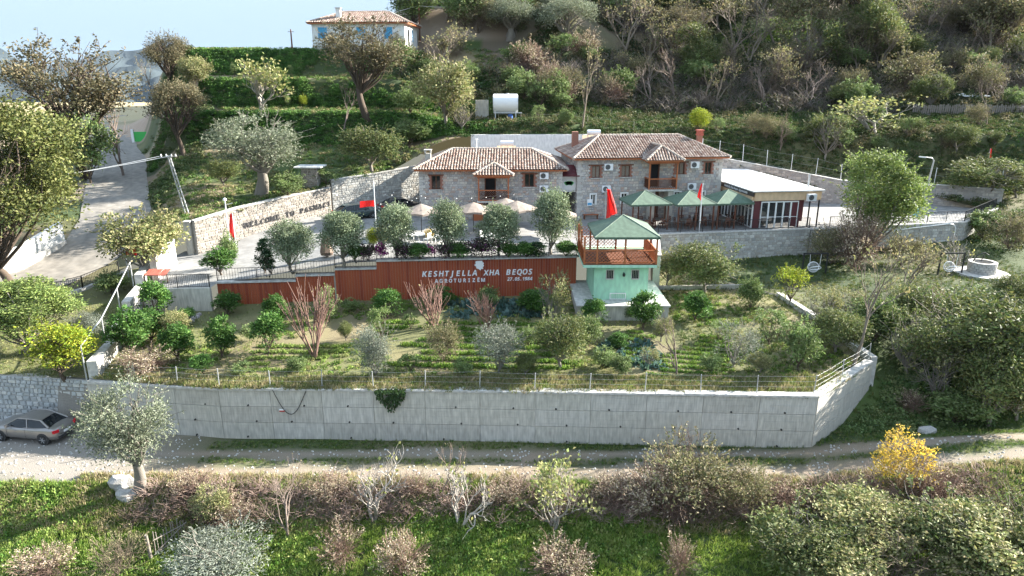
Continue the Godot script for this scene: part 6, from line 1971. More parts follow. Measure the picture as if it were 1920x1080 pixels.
	var tb := thing("blue_barrel", "blue plastic barrel under the white water tank", "barrel", Vector3(-0.2, 15.45, -83.2))
	var tbm := MB.new(); tbm.lathe(Vector3.ZERO, [[0.25, 0], [0.29, 0.1], [0.29, 0.7], [0.24, 0.8], [0.0, 0.81]], 14)
	obj("drum", tbm, M.tank_blue, tb)
	var ib := thing("storage_tank", "square pale plastic tank in a cage beside the cylindrical one", "water tank", Vector3(-3.5, 15.5, -84.0))
	var im2 := MB.new(); im2.bx(-0.72, 0.72, 0.15, 2.3, -0.6, 0.6)
	obj("container", im2, M.concrete_pale, ib)
	var ic := MB.new()
	for k in 6: ic.bar(Vector3(-0.75 + k * 0.3, 0.1, 0.63), Vector3(-0.75 + k * 0.3, 2.33, 0.63), 0.025, 0.025)
	for k in 6: ic.bar(Vector3(-0.75, 0.12 + k * 0.44, 0.66), Vector3(0.75, 0.12 + k * 0.44, 0.66), 0.025, 0.025)
	obj("cage", ic, M.metal_grey, ib)
	for e in [[-0.6, 11.9, -74.4, "solar water heater with horizontal tank behind the lower house ridge"], [8.4, 13.1, -73.2, "solar water heater on the taller house beside its brick stack"]]:
		var so := thing("solar_heater", e[3], "solar heater", Vector3(e[0], e[1], e[2]))
		var s1 := MB.new(); s1.tube([Vector3(-0.6, 1.75, 0), Vector3(0.75, 1.75, 0)], [0.27, 0.27], 18)
		obj("tank", s1, M.metal_white, so)
		var s2 := MB.new(); s2.box(Transform3D(Basis(Vector3.RIGHT, 0.7), Vector3(0, 0.85, -0.5)), Vector3(2.0, 0.08, 1.6))
		obj("collector", s2, M.beige, so)
		var s3 := MB.new()
		for x in [-0.55, 0.1, 0.7]: s3.bar(Vector3(x, -0.4, 0.06), Vector3(x, 1.6, 0.06), 0.05, 0.05)
		obj("stand", s3, M.metal_grey, so)
	# hut, hilltop green enclosure, well, swings
	var hut := thing("garden_hut", "small stone hut with flat white sheet roof below the terraces", "hut", Vector3(-20.1, 9.5, -69.3))
	var h1 := MB.new(); h1.bx(-0.75, 0.75, -0.2, 2.2, -0.9, 0.5)
	obj("wall", h1, M.mortar, hut)
	var hs := MB.new(); stones(hs, Vector3(-0.75, -0.1, 0.5), Vector3(0.75, -0.1, 0.5), 2.2, 2.2, 0.3, STONE_PALE)
	stuff(obj("stone_facing", hs, M.stone, hut))
	var h2 := MB.new(); h2.bx(-1.35, 1.35, 2.25, 2.36, -1.3, 0.9)
	obj("roof", h2, M.white_roof, hut)
	var gp := thing("green_gate", "green metal enclosure between white posts on the ridge road", "gate", Vector3(-61.5, 10.2, -118))
	var g1 := MB.new(); g1.bx(-1.6, 1.6, 0.0, 1.6, -0.05, 0.05)
	obj("panel", g1, M.green_sign, gp)
	for x in [-1.8, 1.8]:
		var g2 := MB.new(); g2.bx(x - 0.2, x + 0.2, -0.5, 2.0, -0.2, 0.2)
		obj("post", g2, M.white_paint, gp)
	var wl := thing("stone_well", "round grey stone well with pulley arm on a white disc", "well", Vector3(40.0, 4.22, -56.9))
	var w0 := MB.new(); w0.lathe(Vector3.ZERO, [[2.1, -0.2], [2.1, 0.12], [0.0, 0.121]], 32)
	obj("base", w0, M.concrete_cap, wl)
	var w1 := MB.new(); w1.lathe(Vector3.ZERO, [[1.02, 0.12], [1.02, 0.98], [0.72, 0.98], [0.72, 0.2]], 26)
	obj("shaft", w1, M.mortar, wl)
	for row in 4:
		for k in 20:
			var aa := TAU * (k + 0.5 * (row % 2)) / 20
			var mb := MB.new()
			mb.col = mixc([Color(0.5, 0.48, 0.45), Color(0.42, 0.4, 0.38)])
			mb.box(Transform3D(Basis(Vector3.UP, -aa), Vector3(cos(aa) * 1.03, 0.24 + row * 0.21, sin(aa) * 1.03)), Vector3(0.08, 0.19, 0.3))
			obj("stone", mb, M.stone, wl)
	var w3 := MB.new(); w3.lathe(Vector3(0, 0.985, 0), [[1.08, 0], [1.08, 0.07], [0.78, 0.071]], 26)
	obj("rim", w3, M.concrete_cap, wl)
	var w4 := MB.new()
	w4.tube([Vector3(-0.9, 1.0, 0), Vector3(-0.6, 1.6, 0), Vector3(0.0, 1.85, 0), Vector3(0.4, 1.6, 0)], [0.04, 0.04, 0.04, 0.04], 6); w4.rod(Vector3(0.0, 1.0, -0.3), Vector3(0.05, 1.85, 0), 0.035, 6)
	obj("pulley_arm", w4, M.metal_black, wl)
	swing_chair("white round swing chair in a dark frame below the glass annex", Vector3(25.6, 4.2, -56.6))
	swing_chair("white round swing chair beside the stone well", Vector3(37.2, 4.2, -56.7))
	var pp := thing("white_pipe", "white pipe running along the stone wall and bending down it", "pipe")
	var pm := MB.new(); pm.tube([Vector3(33.6, 6.35, -63.0), Vector3(37.5, 6.75, -63.72), Vector3(41.2, 7.0, -64.4), Vector3(41.8, 6.95, -64.5), Vector3(42.1, 6.6, -64.53), Vector3(42.05, 5.2, -64.5), Vector3(41.6, 4.5, -64.3)], [0.05, 0.05, 0.05, 0.05, 0.05, 0.05, 0.05], 8)
	obj("pipe", pm, M.white_paint, pp)
	var be := thing("bench", "red brown wooden bench against the taller stone house", "bench", Vector3(7.7, 7.0, -66.9), 0.1)
	var b1 := MB.new(); b1.bx(-0.75, 0.75, 0.42, 0.47, -0.25, 0.25)
	obj("seat", b1, M.wood_orange, be)
	var b2 := MB.new(); b2.bx(-0.75, 0.75, 0.55, 0.9, -0.27, -0.22)
	obj("backrest", b2, M.wood_orange, be)
	for x in [-0.65, 0.65]:
		var b3 := MB.new(); b3.bx(x - 0.05, x + 0.05, 0, 0.419, -0.25, 0.25)
		obj("leg", b3, M.wood_dark, be)
	var nb := thing("notice_board", "pale blue notice panel on the stone wall above the bench", "notice board", Vector3(7.55, 8.3, -66.85), 0.11)
	var n1 := MB.new(); n1.bx(-0.25, 0.25, 0, 0.65, 0, 0.04)
	obj("panel", n1, M.letter_white, nb)
	var n2 := MB.new(); n2.bx(-0.2, 0.2, 0.08, 0.3, 0.041, 0.05)
	obj("print", n2, M.blue_paint, nb)
	# low stone edging at the right of the garden
	var lw := thing("garden_edge", "low pale stone edging stepping down the right side of the garden", "wall")
	for e in [[20.4, -51.0, 21.1, -47.2, 4.35], [21.1, -47.1, 21.6, -43.4, 4.2], [21.6, -43.3, 22.1, -39.5, 3.9]]:
		var mb := wall_body([[e[2], e[3], 1.4, e[4] - 0.2], [e[0], e[1], 1.8, e[4]]], -0.4)
		obj("block", mb, M.concrete_cap, lw)
	var gk := thing("garden_kerb", "long low concrete kerb across the garden behind the bushes", "kerb wall")
	obj("body", wall_body([[11.2, -52.6, 3.4, 4.35], [20.0, -52.9, 3.4, 4.4]], 0.25), M.concrete_dull, gk)
	# hose loop, rocks, rustic gate
	var ho := thing("cable_loop", "dark cable hanging in a loop down the concrete wall", "cable")
	var hm := MB.new()
	var path := []
	var rad := []
	for i in 15:
		var f := i / 14.0
		path.append(Vector3(-13.6 + 1.9 * f, 3.15 - 1.75 * sin(f * PI) * (1.0 - 0.25 * f), -35.98 - 0.06 * f))
		rad.append(0.022)
	hm.tube(path, rad, 5)
	obj("cable", hm, M.plastic_dark, ho)
	for e in [[-20.1, -31.3, 0.7, 0.5, "large white rock beside the trunk of the leaning olive"], [-19.6, -30.7, 0.55, 0.4, "smaller white rock below the large one by the leaning olive"], [24.2, -36.2, 0.5, 0.35, "grey rock in the weeds at the end of the concrete wall"]]:
		var mb := MB.new()
		rng.seed = int(e[2] * 100)
		var ps := []
		for i in 7:
			var ring := []
			for j in 10:
				var th2 := PI * i / 6.0
				var ph := TAU * j / 10.0
				var dd := Vector3(sin(th2) * cos(ph), cos(th2), sin(th2) * sin(ph))
				ring.append(dd * Vector3(e[2], e[3], e[2] * 0.7) * (1.0 + noise.get_noise_3d(dd.x * 40 + e[0] * 9, dd.y * 40, dd.z * 40) * 0.5))
			ps.append(ring)
		for i in 6:
			for j in 10: mb.quad(ps[i][j], ps[i][(j + 1) % 10], ps[i + 1][(j + 1) % 10], ps[i + 1][j])
		var o := obj("rock", mb, M.rock)
		o.position = Vector3(e[0], place_y(e[0], e[1]) + e[3] * 0.3, e[1])
		tag(o, e[4], "rock")
	var rg := thing("rustic_gate", "rustic grey stick gate standing in the lower field", "gate", Vector3(-16.7, -1.55, -27.5), deg_to_rad(58))
	for k in 10:
		var x := k * 0.17
		var mb := MB.new(); mb.tube([Vector3(x, 0.0, rr(-0.02, 0.02)), Vector3(x + rr(-0.04, 0.04), rr(1.15, 1.55), 0)], [0.03, 0.024], 6)
		obj("stake", mb, M.wood_grey, rg)
	for e in [[0.35, 0.45], [1.05, 1.0], [0.35, 1.05]]:
		var mb := MB.new(); mb.tube([Vector3(-0.05, e[0], 0.04), Vector3(1.65, e[1], 0.04)], [0.03, 0.026], 6)
		obj("crosspiece", mb, M.wood_grey, rg)
	var gp2 := MB.new(); gp2.tube([Vector3(-0.25, -0.2, 0), Vector3(-0.3, 1.5, 0)], [0.09, 0.07], 7)
	obj("gate_post", gp2, M.wood_grey, rg)
	# welcome letters
	var wt: Node3D = null
	for c in get_children():
		if c.name == "welcome_wall": wt = c
	var wa := Vector2(-24.6, -61.4)
	var wb := Vector2(-18.3, -69.6)
	var wd := (wb - wa).normalized()
	letters(wt, "WELCOME TO PASMACI", Vector3(0, 7.4, 0.085), wa, wd, -wd.angle(), 0.7, 10.0, 0.66, false, true, M.letter_dark, 0.075)

func plants() -> void:
	plant("broad", 0, -38.48, -50.92, 13.64, 13.10, "large olive green broadleaf tree filling the corner beside the road wall", "tree")
	plant("autumn", 0, -48.12, -78.75, 14.56, 13.01, "tall brown leaved tree with dark ivied trunk at the bend of the road", "tree")
	plant("shrub", 0, -46.47, -76.18, 7.41, 6.45, "dark ivy growth thick round the trunk of the tall roadside tree", "ivy")
	plant("bare", 0, -44.90, -80.35, 9.78, 9.25, "leafless pinkish tree hanging over the climbing road", "tree")
	plant("autumn", 1, -44.27, -93.42, 7.31, 5.55, "small rounded tree standing on the skyline at the end of the terraces", "tree")
	plant("thin", 0, -59.10, -118.45, 6.70, 5.29, "thin half bare tree leaning at the end of the terraces, under the skyline tree", "tree")
	plant("persimmon", 1, -38.52, -87.61, 4.08, 4.03, "pale green bushy tree at the left end of the top terrace", "tree")
	plant("autumn", 2, -36.18, -77.27, 7.73, 6.18, "brown crowned tree with curved trunk beside the road bank", "tree")
	plant("olive", 0, -24.20, -66.26, 7.37, 8.82, "big silver olive tree with leaning trunk above the welcome wall", "tree")
	plant("fig_leafy", 0, -29.64, -84.37, 5.58, 7.57, "half bare spreading tree on the second terrace above the big olive", "tree")
	plant("autumn", 0, -16.55, -81.75, 10.55, 9.81, "tall brown green tree in front of the hilltop white house", "tree")
	plant("bare", 1, -19.14, -80.33, 6.06, 6.08, "bare pink grey tree on the terrace between the hedge bank and the tall tree", "tree")
	plant("persimmon", 0, -7.41, -80.71, 7.05, 7.17, "yellow green leaved tree on the terrace left of the pale tanks", "tree")
	plant("thin", 1, -9.61, -92.94, 6.43, 8.92, "tangle of bare brown branches below the earth bank by the white house", "tree")
	plant("persimmon", 2, -5.55, -80.03, 3.50, 3.50, "white trunked small tree with tan leaves in front of the pale square tank", "tree")
	plant("loquat", 0, -14.74, -73.15, 4.49, 6.28, "round leafy tree between the garden hut and the lower house", "tree")
	plant("shrub", 1, -21.37, -65.63, 2.28, 3.05, "leafy green shrub on the bank beside the big olive trunk", "shrub")
	plant("shrub", 2, -18.73, -69.43, 1.59, 2.68, "low green shrub beside the garden hut", "shrub")
	plant("shrub", 0, -11.82, -83.11, 2.99, 3.73, "dark green shrub on the terrace behind the loquat like tree", "shrub")
	plant("shrub", 1, -11.29, -78.37, 2.89, 4.16, "green shrub below the terrace path left of the white walled cut", "shrub")
	plant("loquat", 1, -28.77, -69.09, 2.63, 3.20, "low grey green shrub at the edge of the big olive's crown", "shrub")
	plant("shrub", 1, -34.84, -90.84, 1.59, 0.94, "slim bright sapling on the top terrace left of the house", "sapling")
	plant("shrub", 2, -27.81, -90.84, 1.47, 0.80, "slim sapling on the top terrace nearest the white house", "sapling")
	plant("lemon", 0, -25.17, -86.42, 1.55, 1.03, "slim bright green sapling on the second terrace", "sapling")
	plant("shrub", 0, -27.10, -86.42, 1.68, 0.77, "pale sapling on the second terrace beside a brighter one", "sapling")
	plant("shrub", 2, 3.04, -80.90, 2.18, 1.82, "young yellow green sapling just past the white water tank", "sapling")
	plant("shrub", 1, 6.07, -80.61, 2.06, 1.70, "small pale sapling between the tank and the bare white trunked tree", "sapling")
	plant("olive", 1, -0.38, -103.75, 5.25, 7.54, "pale olive tree at the top edge beside the dark pole", "tree")
	plant("olive", 2, 7.47, -102.43, 6.72, 8.82, "silver olive tree at the top of the slope above the tanks", "tree")
	plant("thin", 2, 8.00, -80.47, 8.43, 4.55, "slender bare tree with white trunk behind the taller house", "tree")
	plant("bare", 2, 14.71, -113.08, 6.62, 5.72, "bare white stemmed tree at the top of the slope", "tree")
	plant("lemon", 1, 21.75, -82.38, 2.71, 2.49, "yellow green young tree on the grass behind the taller house", "tree")
	plant("shrub", 2, 23.98, -82.58, 1.70, 1.62, "small yellowish sapling beside the yellow green young tree", "sapling")
	plant("bare", 0, 30.89, -80.94, 4.36, 3.81, "round grey leafless bush on the grass slope above the back wall", "bush")
	plant("loquat", 2, 35.99, -80.68, 5.25, 5.66, "rounded green bush on the grass slope behind the annex", "bush")
	plant("fig_leafy", 1, 42.55, -83.16, 4.06, 8.79, "spreading low tree with pale forked trunk on the right slope", "tree")
	plant("loquat", 0, 53.30, -91.23, 4.23, 4.77, "bright green tree at the left end of the pale fence", "tree")
	plant("loquat", 1, 51.64, -81.65, 3.03, 4.10, "light green sapling tree alone on the grass of the right slope", "tree")
	plant("shrub", 1, 42.68, -88.98, 3.84, 2.27, "tall yellow green shrub on the edge of the thicket", "shrub")
	plant("loquat", 0, 50.66, -74.08, 4.37, 8.04, "leafy tree beneath the red flag on the right terrace", "tree")
	plant("persimmon", 1, 54.57, -74.53, 2.98, 4.04, "leafy tree at the far right end of the terrace", "tree")
	plant("bare", 1, 57.71, -86.24, 5.89, 3.89, "bare twiggy tree in front of the white sheet roof", "tree")
	plant("shrub", 0, 63.73, -91.23, 2.62, 2.73, "pale green bush behind the pale fence at the picture edge", "bush")
	plant("ash", 0, 32.74, -61.01, 9.33, 8.15, "tall bright green tree growing against the stone wall past the annex", "tree")
	plant("scrub", 0, 28.40, -59.38, 3.28, 5.21, "dark green scrub at the foot of the wall below the annex", "bush")
	plant("bramble", 0, 29.36, -57.39, 5.10, 4.13, "pale dry thicket of bare stems under the tall bright tree", "thicket")
	plant("scrub", 1, 34.33, -58.97, 2.64, 3.76, "tan twiggy thicket on the stone wall right of the bright tree", "thicket")
	plant("thin", 0, 20.72, -38.83, 7.63, 6.15, "sparse twiggy tree with tan leaves in the grass below the swing chairs", "tree")
	plant("thin", 1, 29.66, -50.24, 4.57, 4.88, "bare branched sapling left of the second swing chair", "tree")
	plant("fig", 0, 38.29, -58.13, 3.08, 3.25, "bare yellowish branches over the second swing chair", "tree")
	plant("loquat", 0, 15.13, -52.10, 3.71, 5.67, "leafy fig like tree under the pergola terrace wall", "tree")
	plant("persimmon", 0, 12.49, -53.16, 2.99, 2.57, "pale leaved shrub beside the green house at the terrace wall", "shrub")
	plant("shrub", 1, 17.43, -48.18, 2.44, 1.88, "upright green plant trained on poles in the right garden", "shrub")
	plant("lemon", 2, 20.77, -49.25, 2.77, 2.56, "bright green young tree by the low stone edging", "tree")
	plant("persimmon", 2, 20.97, -44.47, 2.86, 3.10, "leafy tree leaning over the stepped stone edging", "tree")
	plant("loquat", 1, 20.57, -41.07, 2.69, 3.57, "grey green leafy tree at the right end of the garden", "tree")
	plant("shrub", 0, 17.20, -38.51, 3.23, 2.41, "yellowish leaved young tree near the corner of the concrete wall", "tree")
	plant("shrub", 2, 16.76, -42.34, 2.21, 2.62, "round green shrub before the low stone edging", "shrub")
	plant("loquat", 2, 25.05, -40.44, 4.29, 5.08, "large grey green bush mass outside the wall's right end", "bush")
	plant("loquat", 0, 28.44, -39.98, 5.36, 7.19, "big rounded bush with yellow tops on the right bank", "bush")
	plant("persimmon", 0, 30.03, -38.46, 4.81, 4.22, "tan and green leaved bush at the right edge of the bank", "bush")
	plant("loquat", 1, 28.34, -37.22, 4.78, 4.78, "bush with pale leaves low on the right bank behind the golden bush", "bush")
	plant("persimmon", 2, 25.72, -38.59, 4.04, 3.60, "tan green bush on the bank between the wall's end and the golden bush", "bush")
	plant("shrub", 1, 26.62, -37.45, 2.28, 3.53, "sprawling bush low on the bank above the track", "bush")
	plant("loquat", 2, 29.87, -37.00, 3.42, 3.79, "dark leaved bush on the bank at the picture's right edge", "bush")
	plant("bramble", 2, 24.30, -38.31, 1.43, 2.28, "brownish scrub at the foot of the concrete wall's right end", "bush")
	plant("bare", 0, 31.66, -39.66, 3.17, 2.98, "bare grey branches sticking out at the right edge of the bank", "bush")
	plant("loquat", 0, 26.68, -44.67, 2.86, 3.65, "round green bush on the meadow left of the big yellow topped bush", "bush")
	plant("scrub", 1, 29.11, -45.72, 2.34, 2.99, "olive brown bush on the meadow below the second swing chair", "bush")
	plant("shrub", 2, 33.21, -45.72, 2.15, 3.36, "low green bush on the meadow below the stone well", "bush")
	plant("loquat", 0, 35.26, -45.72, 3.10, 3.73, "leafy bush on the meadow at the picture's right edge", "bush")
	plant("shrub", 1, 24.01, -42.85, 2.96, 3.18, "green bush outside the stone edging near the sparse twiggy tree", "bush")
	plant("persimmon", 2, 23.14, -45.72, 2.15, 2.99, "tan green bush on the meadow below the first swing chair", "bush")
	plant("scrub", 0, 46.25, -62.78, 3.52, 4.48, "dark scrub on the steep bank right of the well", "bush")
	plant("shrub", 1, 45.32, -65.31, 2.86, 3.61, "dark green shrub where the stone wall runs into the bank", "bush")
	plant("citrus", 0, -23.70, -40.21, 3.17, 2.60, "dark citrus tree against the lowest step of the white wall", "tree")
	plant("citrus", 1, -23.78, -42.76, 2.04, 2.47, "dark green citrus bush behind the one at the white steps", "tree")
	plant("citrus", 2, -24.92, -45.85, 2.93, 2.17, "dark citrus tree beside the red sheet roof", "tree")
	plant("persimmon", 1, -22.20, -42.76, 1.93, 1.94, "tan topped young tree behind the third citrus bush", "tree")
	plant("citrus", 1, -20.67, -39.78, 2.32, 2.05, "dark citrus bush near the wire fence at the left of the garden", "tree")
	plant("citrus", 0, -18.03, -40.21, 2.65, 1.94, "narrow dark citrus tree standing alone on the dry grass", "tree")
	plant("citrus", 2, -15.30, -40.84, 2.58, 2.23, "bright green citrus tree on the left of the garden path", "tree")
	plant("citrus", 1, -16.46, -45.54, 2.03, 1.71, "small bright citrus tree behind the other bright one", "tree")
	plant("citrus", 0, -20.43, -47.34, 1.69, 1.93, "dark bush at the foot of the plank wall's left end", "bush")
	plant("shoots", 0, -12.29, -40.21, 4.60, 4.01, "bare pruned tree with upright red brown shoots by the dug bed", "tree")
	plant("shrub", 0, -12.82, -45.85, 2.54, 1.72, "pale leaved shrub against the plank wall behind the bare pruned tree", "shrub")
	plant("citrus", 2, -8.78, -46.81, 1.99, 2.21, "green citrus bush in the shade under the plank wall", "tree")
	plant("shrub", 2, -8.56, -42.34, 2.46, 1.75, "pale bushy sapling in front of the shaded citrus bush", "sapling")
	plant("olive_bush", 0, -8.01, -37.65, 3.21, 2.65, "silvery olive bush nearest the hanging plant on the wall", "bush")
	plant("shoots", 1, -5.33, -44.90, 3.07, 3.68, "bare upright shoots in front of the farm name, first of two", "tree")
	plant("shoots", 2, -1.52, -44.04, 2.76, 3.47, "bare upright shoots beside the blue green cabbages", "tree")
	plant("citrus", 0, -5.32, -48.93, 1.53, 2.06, "dark bush under the second line of the lettering", "bush")
	plant("scrub", 0, -4.27, -39.46, 2.75, 2.69, "round orange green bush in the middle of the garden rows", "bush")
	plant("olive_bush", 1, -0.77, -38.41, 2.93, 3.21, "silver olive bush in the centre of the garden", "bush")
	plant("shrub", 1, -1.77, -48.40, 1.64, 1.57, "pale yellow green shrub at the cabbages under the plank wall", "shrub")
	plant("persimmon", 2, 2.82, -45.33, 3.66, 2.82, "tall yellow green tree before the right end of the plank wall", "tree")
	plant("citrus", 1, 1.54, -47.34, 1.81, 2.31, "dark bush in the shadow at the right end of the plank wall", "bush")
	plant("loquat", 0, 2.91, -38.72, 3.41, 3.62, "large rounded grey green tree left of the plinth", "tree")
	plant("shrub", 1, 4.92, -41.91, 2.01, 1.90, "leafy green shrub in front of the plinth's left corner", "shrub")
	plant("citrus", 2, 5.72, -45.12, 1.90, 1.77, "dark green bush against the front of the plinth", "bush")
	plant("citrus", 0, 8.97, -44.47, 2.67, 2.26, "dark rounded citrus tree at the right front of the plinth", "tree")
	plant("citrus", 1, 12.98, -46.07, 2.05, 1.96, "bushy dark green young tree on the dry ground right of the plinth", "tree")
	plant("bare", 0, 9.76, -37.86, 4.01, 3.80, "bare brown fruit tree in the right garden rows", "tree")
	plant("olive_bush", 2, 13.41, -38.72, 3.08, 2.97, "silver grey olive bush on the right of the garden", "bush")
	plant("shrub", 0, 5.51, -38.83, 1.39, 1.62, "leafy vegetable clump left of the right garden rows", "shrub")
	plant("bramble", 0, -21.71, -38.19, 1.54, 3.51, "brown dead bramble heap against the fence at the garden's left corner", "thicket")
	plant("citrus", 0, 6.86, -41.49, 1.10, 1.37, "small dark bush in front of the plinth gate", "bush")
	plant("shrub", 0, -17.27, -42.76, 1.12, 1.20, "low leafy plant on the dry grass between two citrus trees", "shrub")
	plant("shrub", 1, -12.77, -38.19, 0.96, 1.28, "low weed clump by the fence below the bare pruned tree", "shrub")
	plant("citrus", 2, -18.51, -38.19, 1.10, 1.40, "small dark shrub at the fence left of the lone citrus tree", "shrub")
	plant("shrub", 0, -16.00, -37.86, 0.85, 1.27, "green weed clump at the fence under the bright citrus tree", "shrub")
	plant("loquat", 1, -10.92, -42.76, 1.27, 1.06, "small grey green plant right of the bare pruned tree", "shrub")
	plant("shrub", 2, -6.06, -38.19, 1.20, 1.47, "leafy clump by the fence right of the silvery olive bush", "shrub")
	plant("shrub", 0, -2.85, -37.86, 1.13, 1.27, "green clump at the fence below the orange green bush", "shrub")
	plant("loquat", 1, 0.79, -37.86, 1.36, 1.39, "grey green clump at the fence right of the central olive bush", "shrub")
	plant("shrub", 2, -6.93, -44.47, 1.16, 1.17, "pale young plant behind the garden rows", "shrub")
	plant("shrub", 0, 1.04, -41.91, 1.29, 1.38, "leafy young plant before the cabbages", "shrub")
	plant("shrub", 1, 6.50, -37.86, 1.26, 1.39, "light green clump at the fence before the cabbage patch", "shrub")
	plant("persimmon", 2, 8.26, -38.83, 1.22, 1.30, "tan leaved clump beside the bare fruit tree", "shrub")
	plant("shrub", 0, 11.81, -38.19, 1.30, 1.47, "green clump left of the silver grey olive bush", "shrub")
	plant("persimmon", 1, 14.84, -38.19, 1.20, 1.53, "tan clump right of the silver grey olive bush", "shrub")
	plant("shrub", 2, 13.57, -42.76, 1.31, 1.55, "green shrub on the bare ground behind the silver grey olive bush", "shrub")
	plant("persimmon", 0, 9.87, -42.76, 1.49, 1.55, "pale leaved young tree behind the right garden rows", "shrub")
	plant("shrub", 1, 8.31, -46.28, 1.19, 1.13, "small shrub at the plinth front centre", "shrub")
	plant("citrus", 2, -22.62, -45.33, 1.17, 1.48, "dark bush beside the rubble heap", "shrub")
	plant("shrub", 0, -11.68, -47.87, 1.02, 1.40, "low shrub at the foot of the plank wall step", "shrub")
	plant("ash", 1, -30.63, -40.83, 4.76, 5.92, "yellowish green loquat tree beside the white road wall", "tree")
	plant("lemon", 0, -26.49, -37.74, 3.35, 3.79, "bright yellow green lemon tree above the rubble stone wall", "tree")
	plant("olive_bush", 0, -27.52, -41.91, 2.27, 2.42, "small silvery olive bush behind the lemon tree", "bush")
	plant("persimmon", 0, -28.43, -51.58, 5.02, 5.99, "spreading persimmon tree with tan leaves at the gate pillars", "tree")
	plant("shrub", 1, -29.93, -49.57, 1.66, 2.40, "dark shrub at the end of the road railing", "shrub")
	plant("courtyard_olive", 0, -16.47, -50.28, 3.71, 3.37, "dense round olive tree second along the plank wall, in front of the welcome letters", "tree")
	plant("courtyard_olive", 1, -12.60, -50.18, 3.85, 3.36, "dense olive tree hiding the rear of the dark green car", "tree")
	plant("courtyard_olive", 2, -8.69, -50.81, 4.11, 3.15, "dense olive tree between the white flagpole and the first parasol", "tree")
	plant("courtyard_olive", 0, -4.84, -51.64, 4.29, 2.87, "dense olive tree in front of the lower house's left half", "tree")
	plant("courtyard_olive", 1, -1.03, -51.95, 3.95, 3.30, "broad olive tree above the shield emblem of the plank wall", "tree")
	plant("courtyard_olive", 2, 3.16, -52.37, 4.92, 3.16, "tallest olive tree in front of the covered passage", "tree")
	plant("cypress", 0, -18.62, -50.61, 2.57, 1.38, "slim dark young cypress at the left end of the courtyard edge", "tree")
	plant("cypress", 1, -18.17, -49.90, 1.93, 1.04, "low dark conifer at the foot of the slim cypress", "shrub")
	plant("citrus", 0, -22.52, -51.73, 2.08, 2.57, "clipped round green bush at the corner of the entrance paving", "bush")
	plant("shrub", 0, -22.75, -54.23, 2.82, 1.56, "pale leaved young tree behind the clipped round bush", "tree")
	plant("bougainvillea", 0, -2.23, -51.00, 1.60, 2.84, "dark bougainvillea spilling over the plank wall above the emblem", "climber")
	plant("magenta", 0, -6.07, -51.64, 1.01, 1.23, "magenta flowering shrub behind the plank wall railing", "shrub")
	plant("magenta", 1, -9.88, -50.70, 1.36, 1.05, "purple flowering shrub beside the tall white flagpole", "shrub")
	plant("lemon", 1, -11.11, -53.92, 1.74, 1.03, "small yellow green plant by the tall white flagpole", "plant")
	plant("persimmon", 1, -10.32, -53.83, 1.95, 1.11, "small reddish leaved plant behind the purple flowers", "plant")
	plant("golden", 1, -6.92, -56.55, 1.14, 0.98, "small golden plant beside a white garden table", "plant")
	plant("citrus", 0, -11.73, -50.48, 1.32, 1.77, "dark hedge bush in the bed along the courtyard edge of the plank wall", "bush", "hedge bushes along the plank wall top")
	plant("bougainvillea", 1, -10.85, -50.48, 1.31, 1.77, "dark hedge bush in the bed along the courtyard edge of the plank wall", "bush", "hedge bushes along the plank wall top")
	plant("bougainvillea", 0, -7.97, -50.59, 1.28, 1.77, "dark hedge bush in the bed along the courtyard edge of the plank wall", "bush", "hedge bushes along the plank wall top")
	plant("citrus", 1, -7.04, -50.59, 1.27, 1.77, "dark hedge bush in the bed along the courtyard edge of the plank wall", "bush", "hedge bushes along the plank wall top")
	plant("bougainvillea", 0, -5.05, -50.79, 1.26, 1.78, "dark hedge bush in the bed along the courtyard edge of the plank wall", "bush", "hedge bushes along the plank wall top")
	plant("citrus", 1, -3.97, -50.89, 1.25, 1.78, "dark hedge bush in the bed along the courtyard edge of the plank wall", "bush", "hedge bushes along the plank wall top")
	plant("citrus", 0, -0.20, -51.19, 1.22, 1.79, "dark hedge bush in the bed along the courtyard edge of the plank wall", "bush", "hedge bushes along the plank wall top")
	plant("citrus", 1, 1.02, -51.29, 1.20, 1.79, "dark hedge bush in the bed along the courtyard edge of the plank wall", "bush", "hedge bushes along the plank wall top")
	plant("cypress", 0, 1.84, -51.39, 1.20, 1.80, "dark hedge bush in the bed along the courtyard edge of the plank wall", "bush", "hedge bushes along the plank wall top")
	plant("citrus", 1, 4.18, -51.59, 1.18, 1.80, "dark hedge bush in the bed along the courtyard edge of the plank wall", "bush", "hedge bushes along the plank wall top")
	plant("persimmon", 2, 5.19, -53.73, 2.50, 0.94, "potted plant with reddish leaves at the gazebo steps", "plant")
	plant("olive", 0, -19.10, -30.97, 5.97, 4.32, "silver olive tree with thick pale trunk leaning beside the dirt road", "tree")
	plant("fig", 0, -6.84, -29.72, 3.22, 3.99, "pale leafless fig tree with candelabra branches in the field hedge", "tree")
	plant("fig", 1, -2.58, -29.39, 3.14, 3.56, "pale bare fig tree with a few yellow leaves, right of the candelabra one", "tree")
	plant("fig_leafy", 2, 1.97, -29.14, 3.42, 3.80, "fig tree with tan leaves and pale twisted branches below the dirt track", "tree")
	plant("bare", 2, -10.88, -28.68, 3.53, 3.11, "dark leafless tree at the left of the bramble hedge", "tree")
	plant("scrub", 0, 8.75, -30.22, 3.62, 5.11, "big tangled scrub bush before the concrete wall with bare shoots", "bush")
	plant("scrub", 1, 11.37, -29.97, 2.73, 3.21, "brown twiggy bush joined to the right of the big scrub bush", "bush")
	plant("bramble", 1, 7.47, -29.84, 2.72, 4.00, "dark brown bramble mound at the left foot of the big scrub bush", "bush")
	plant("bare", 0, 9.52, -31.87, 3.26, 3.08, "bare grey shoots rising out of the big scrub bush", "bush")
	plant("bare", 1, -3.65, -30.47, 3.25, 2.98, "pinkish bare bush at the edge of the dirt track", "bush")
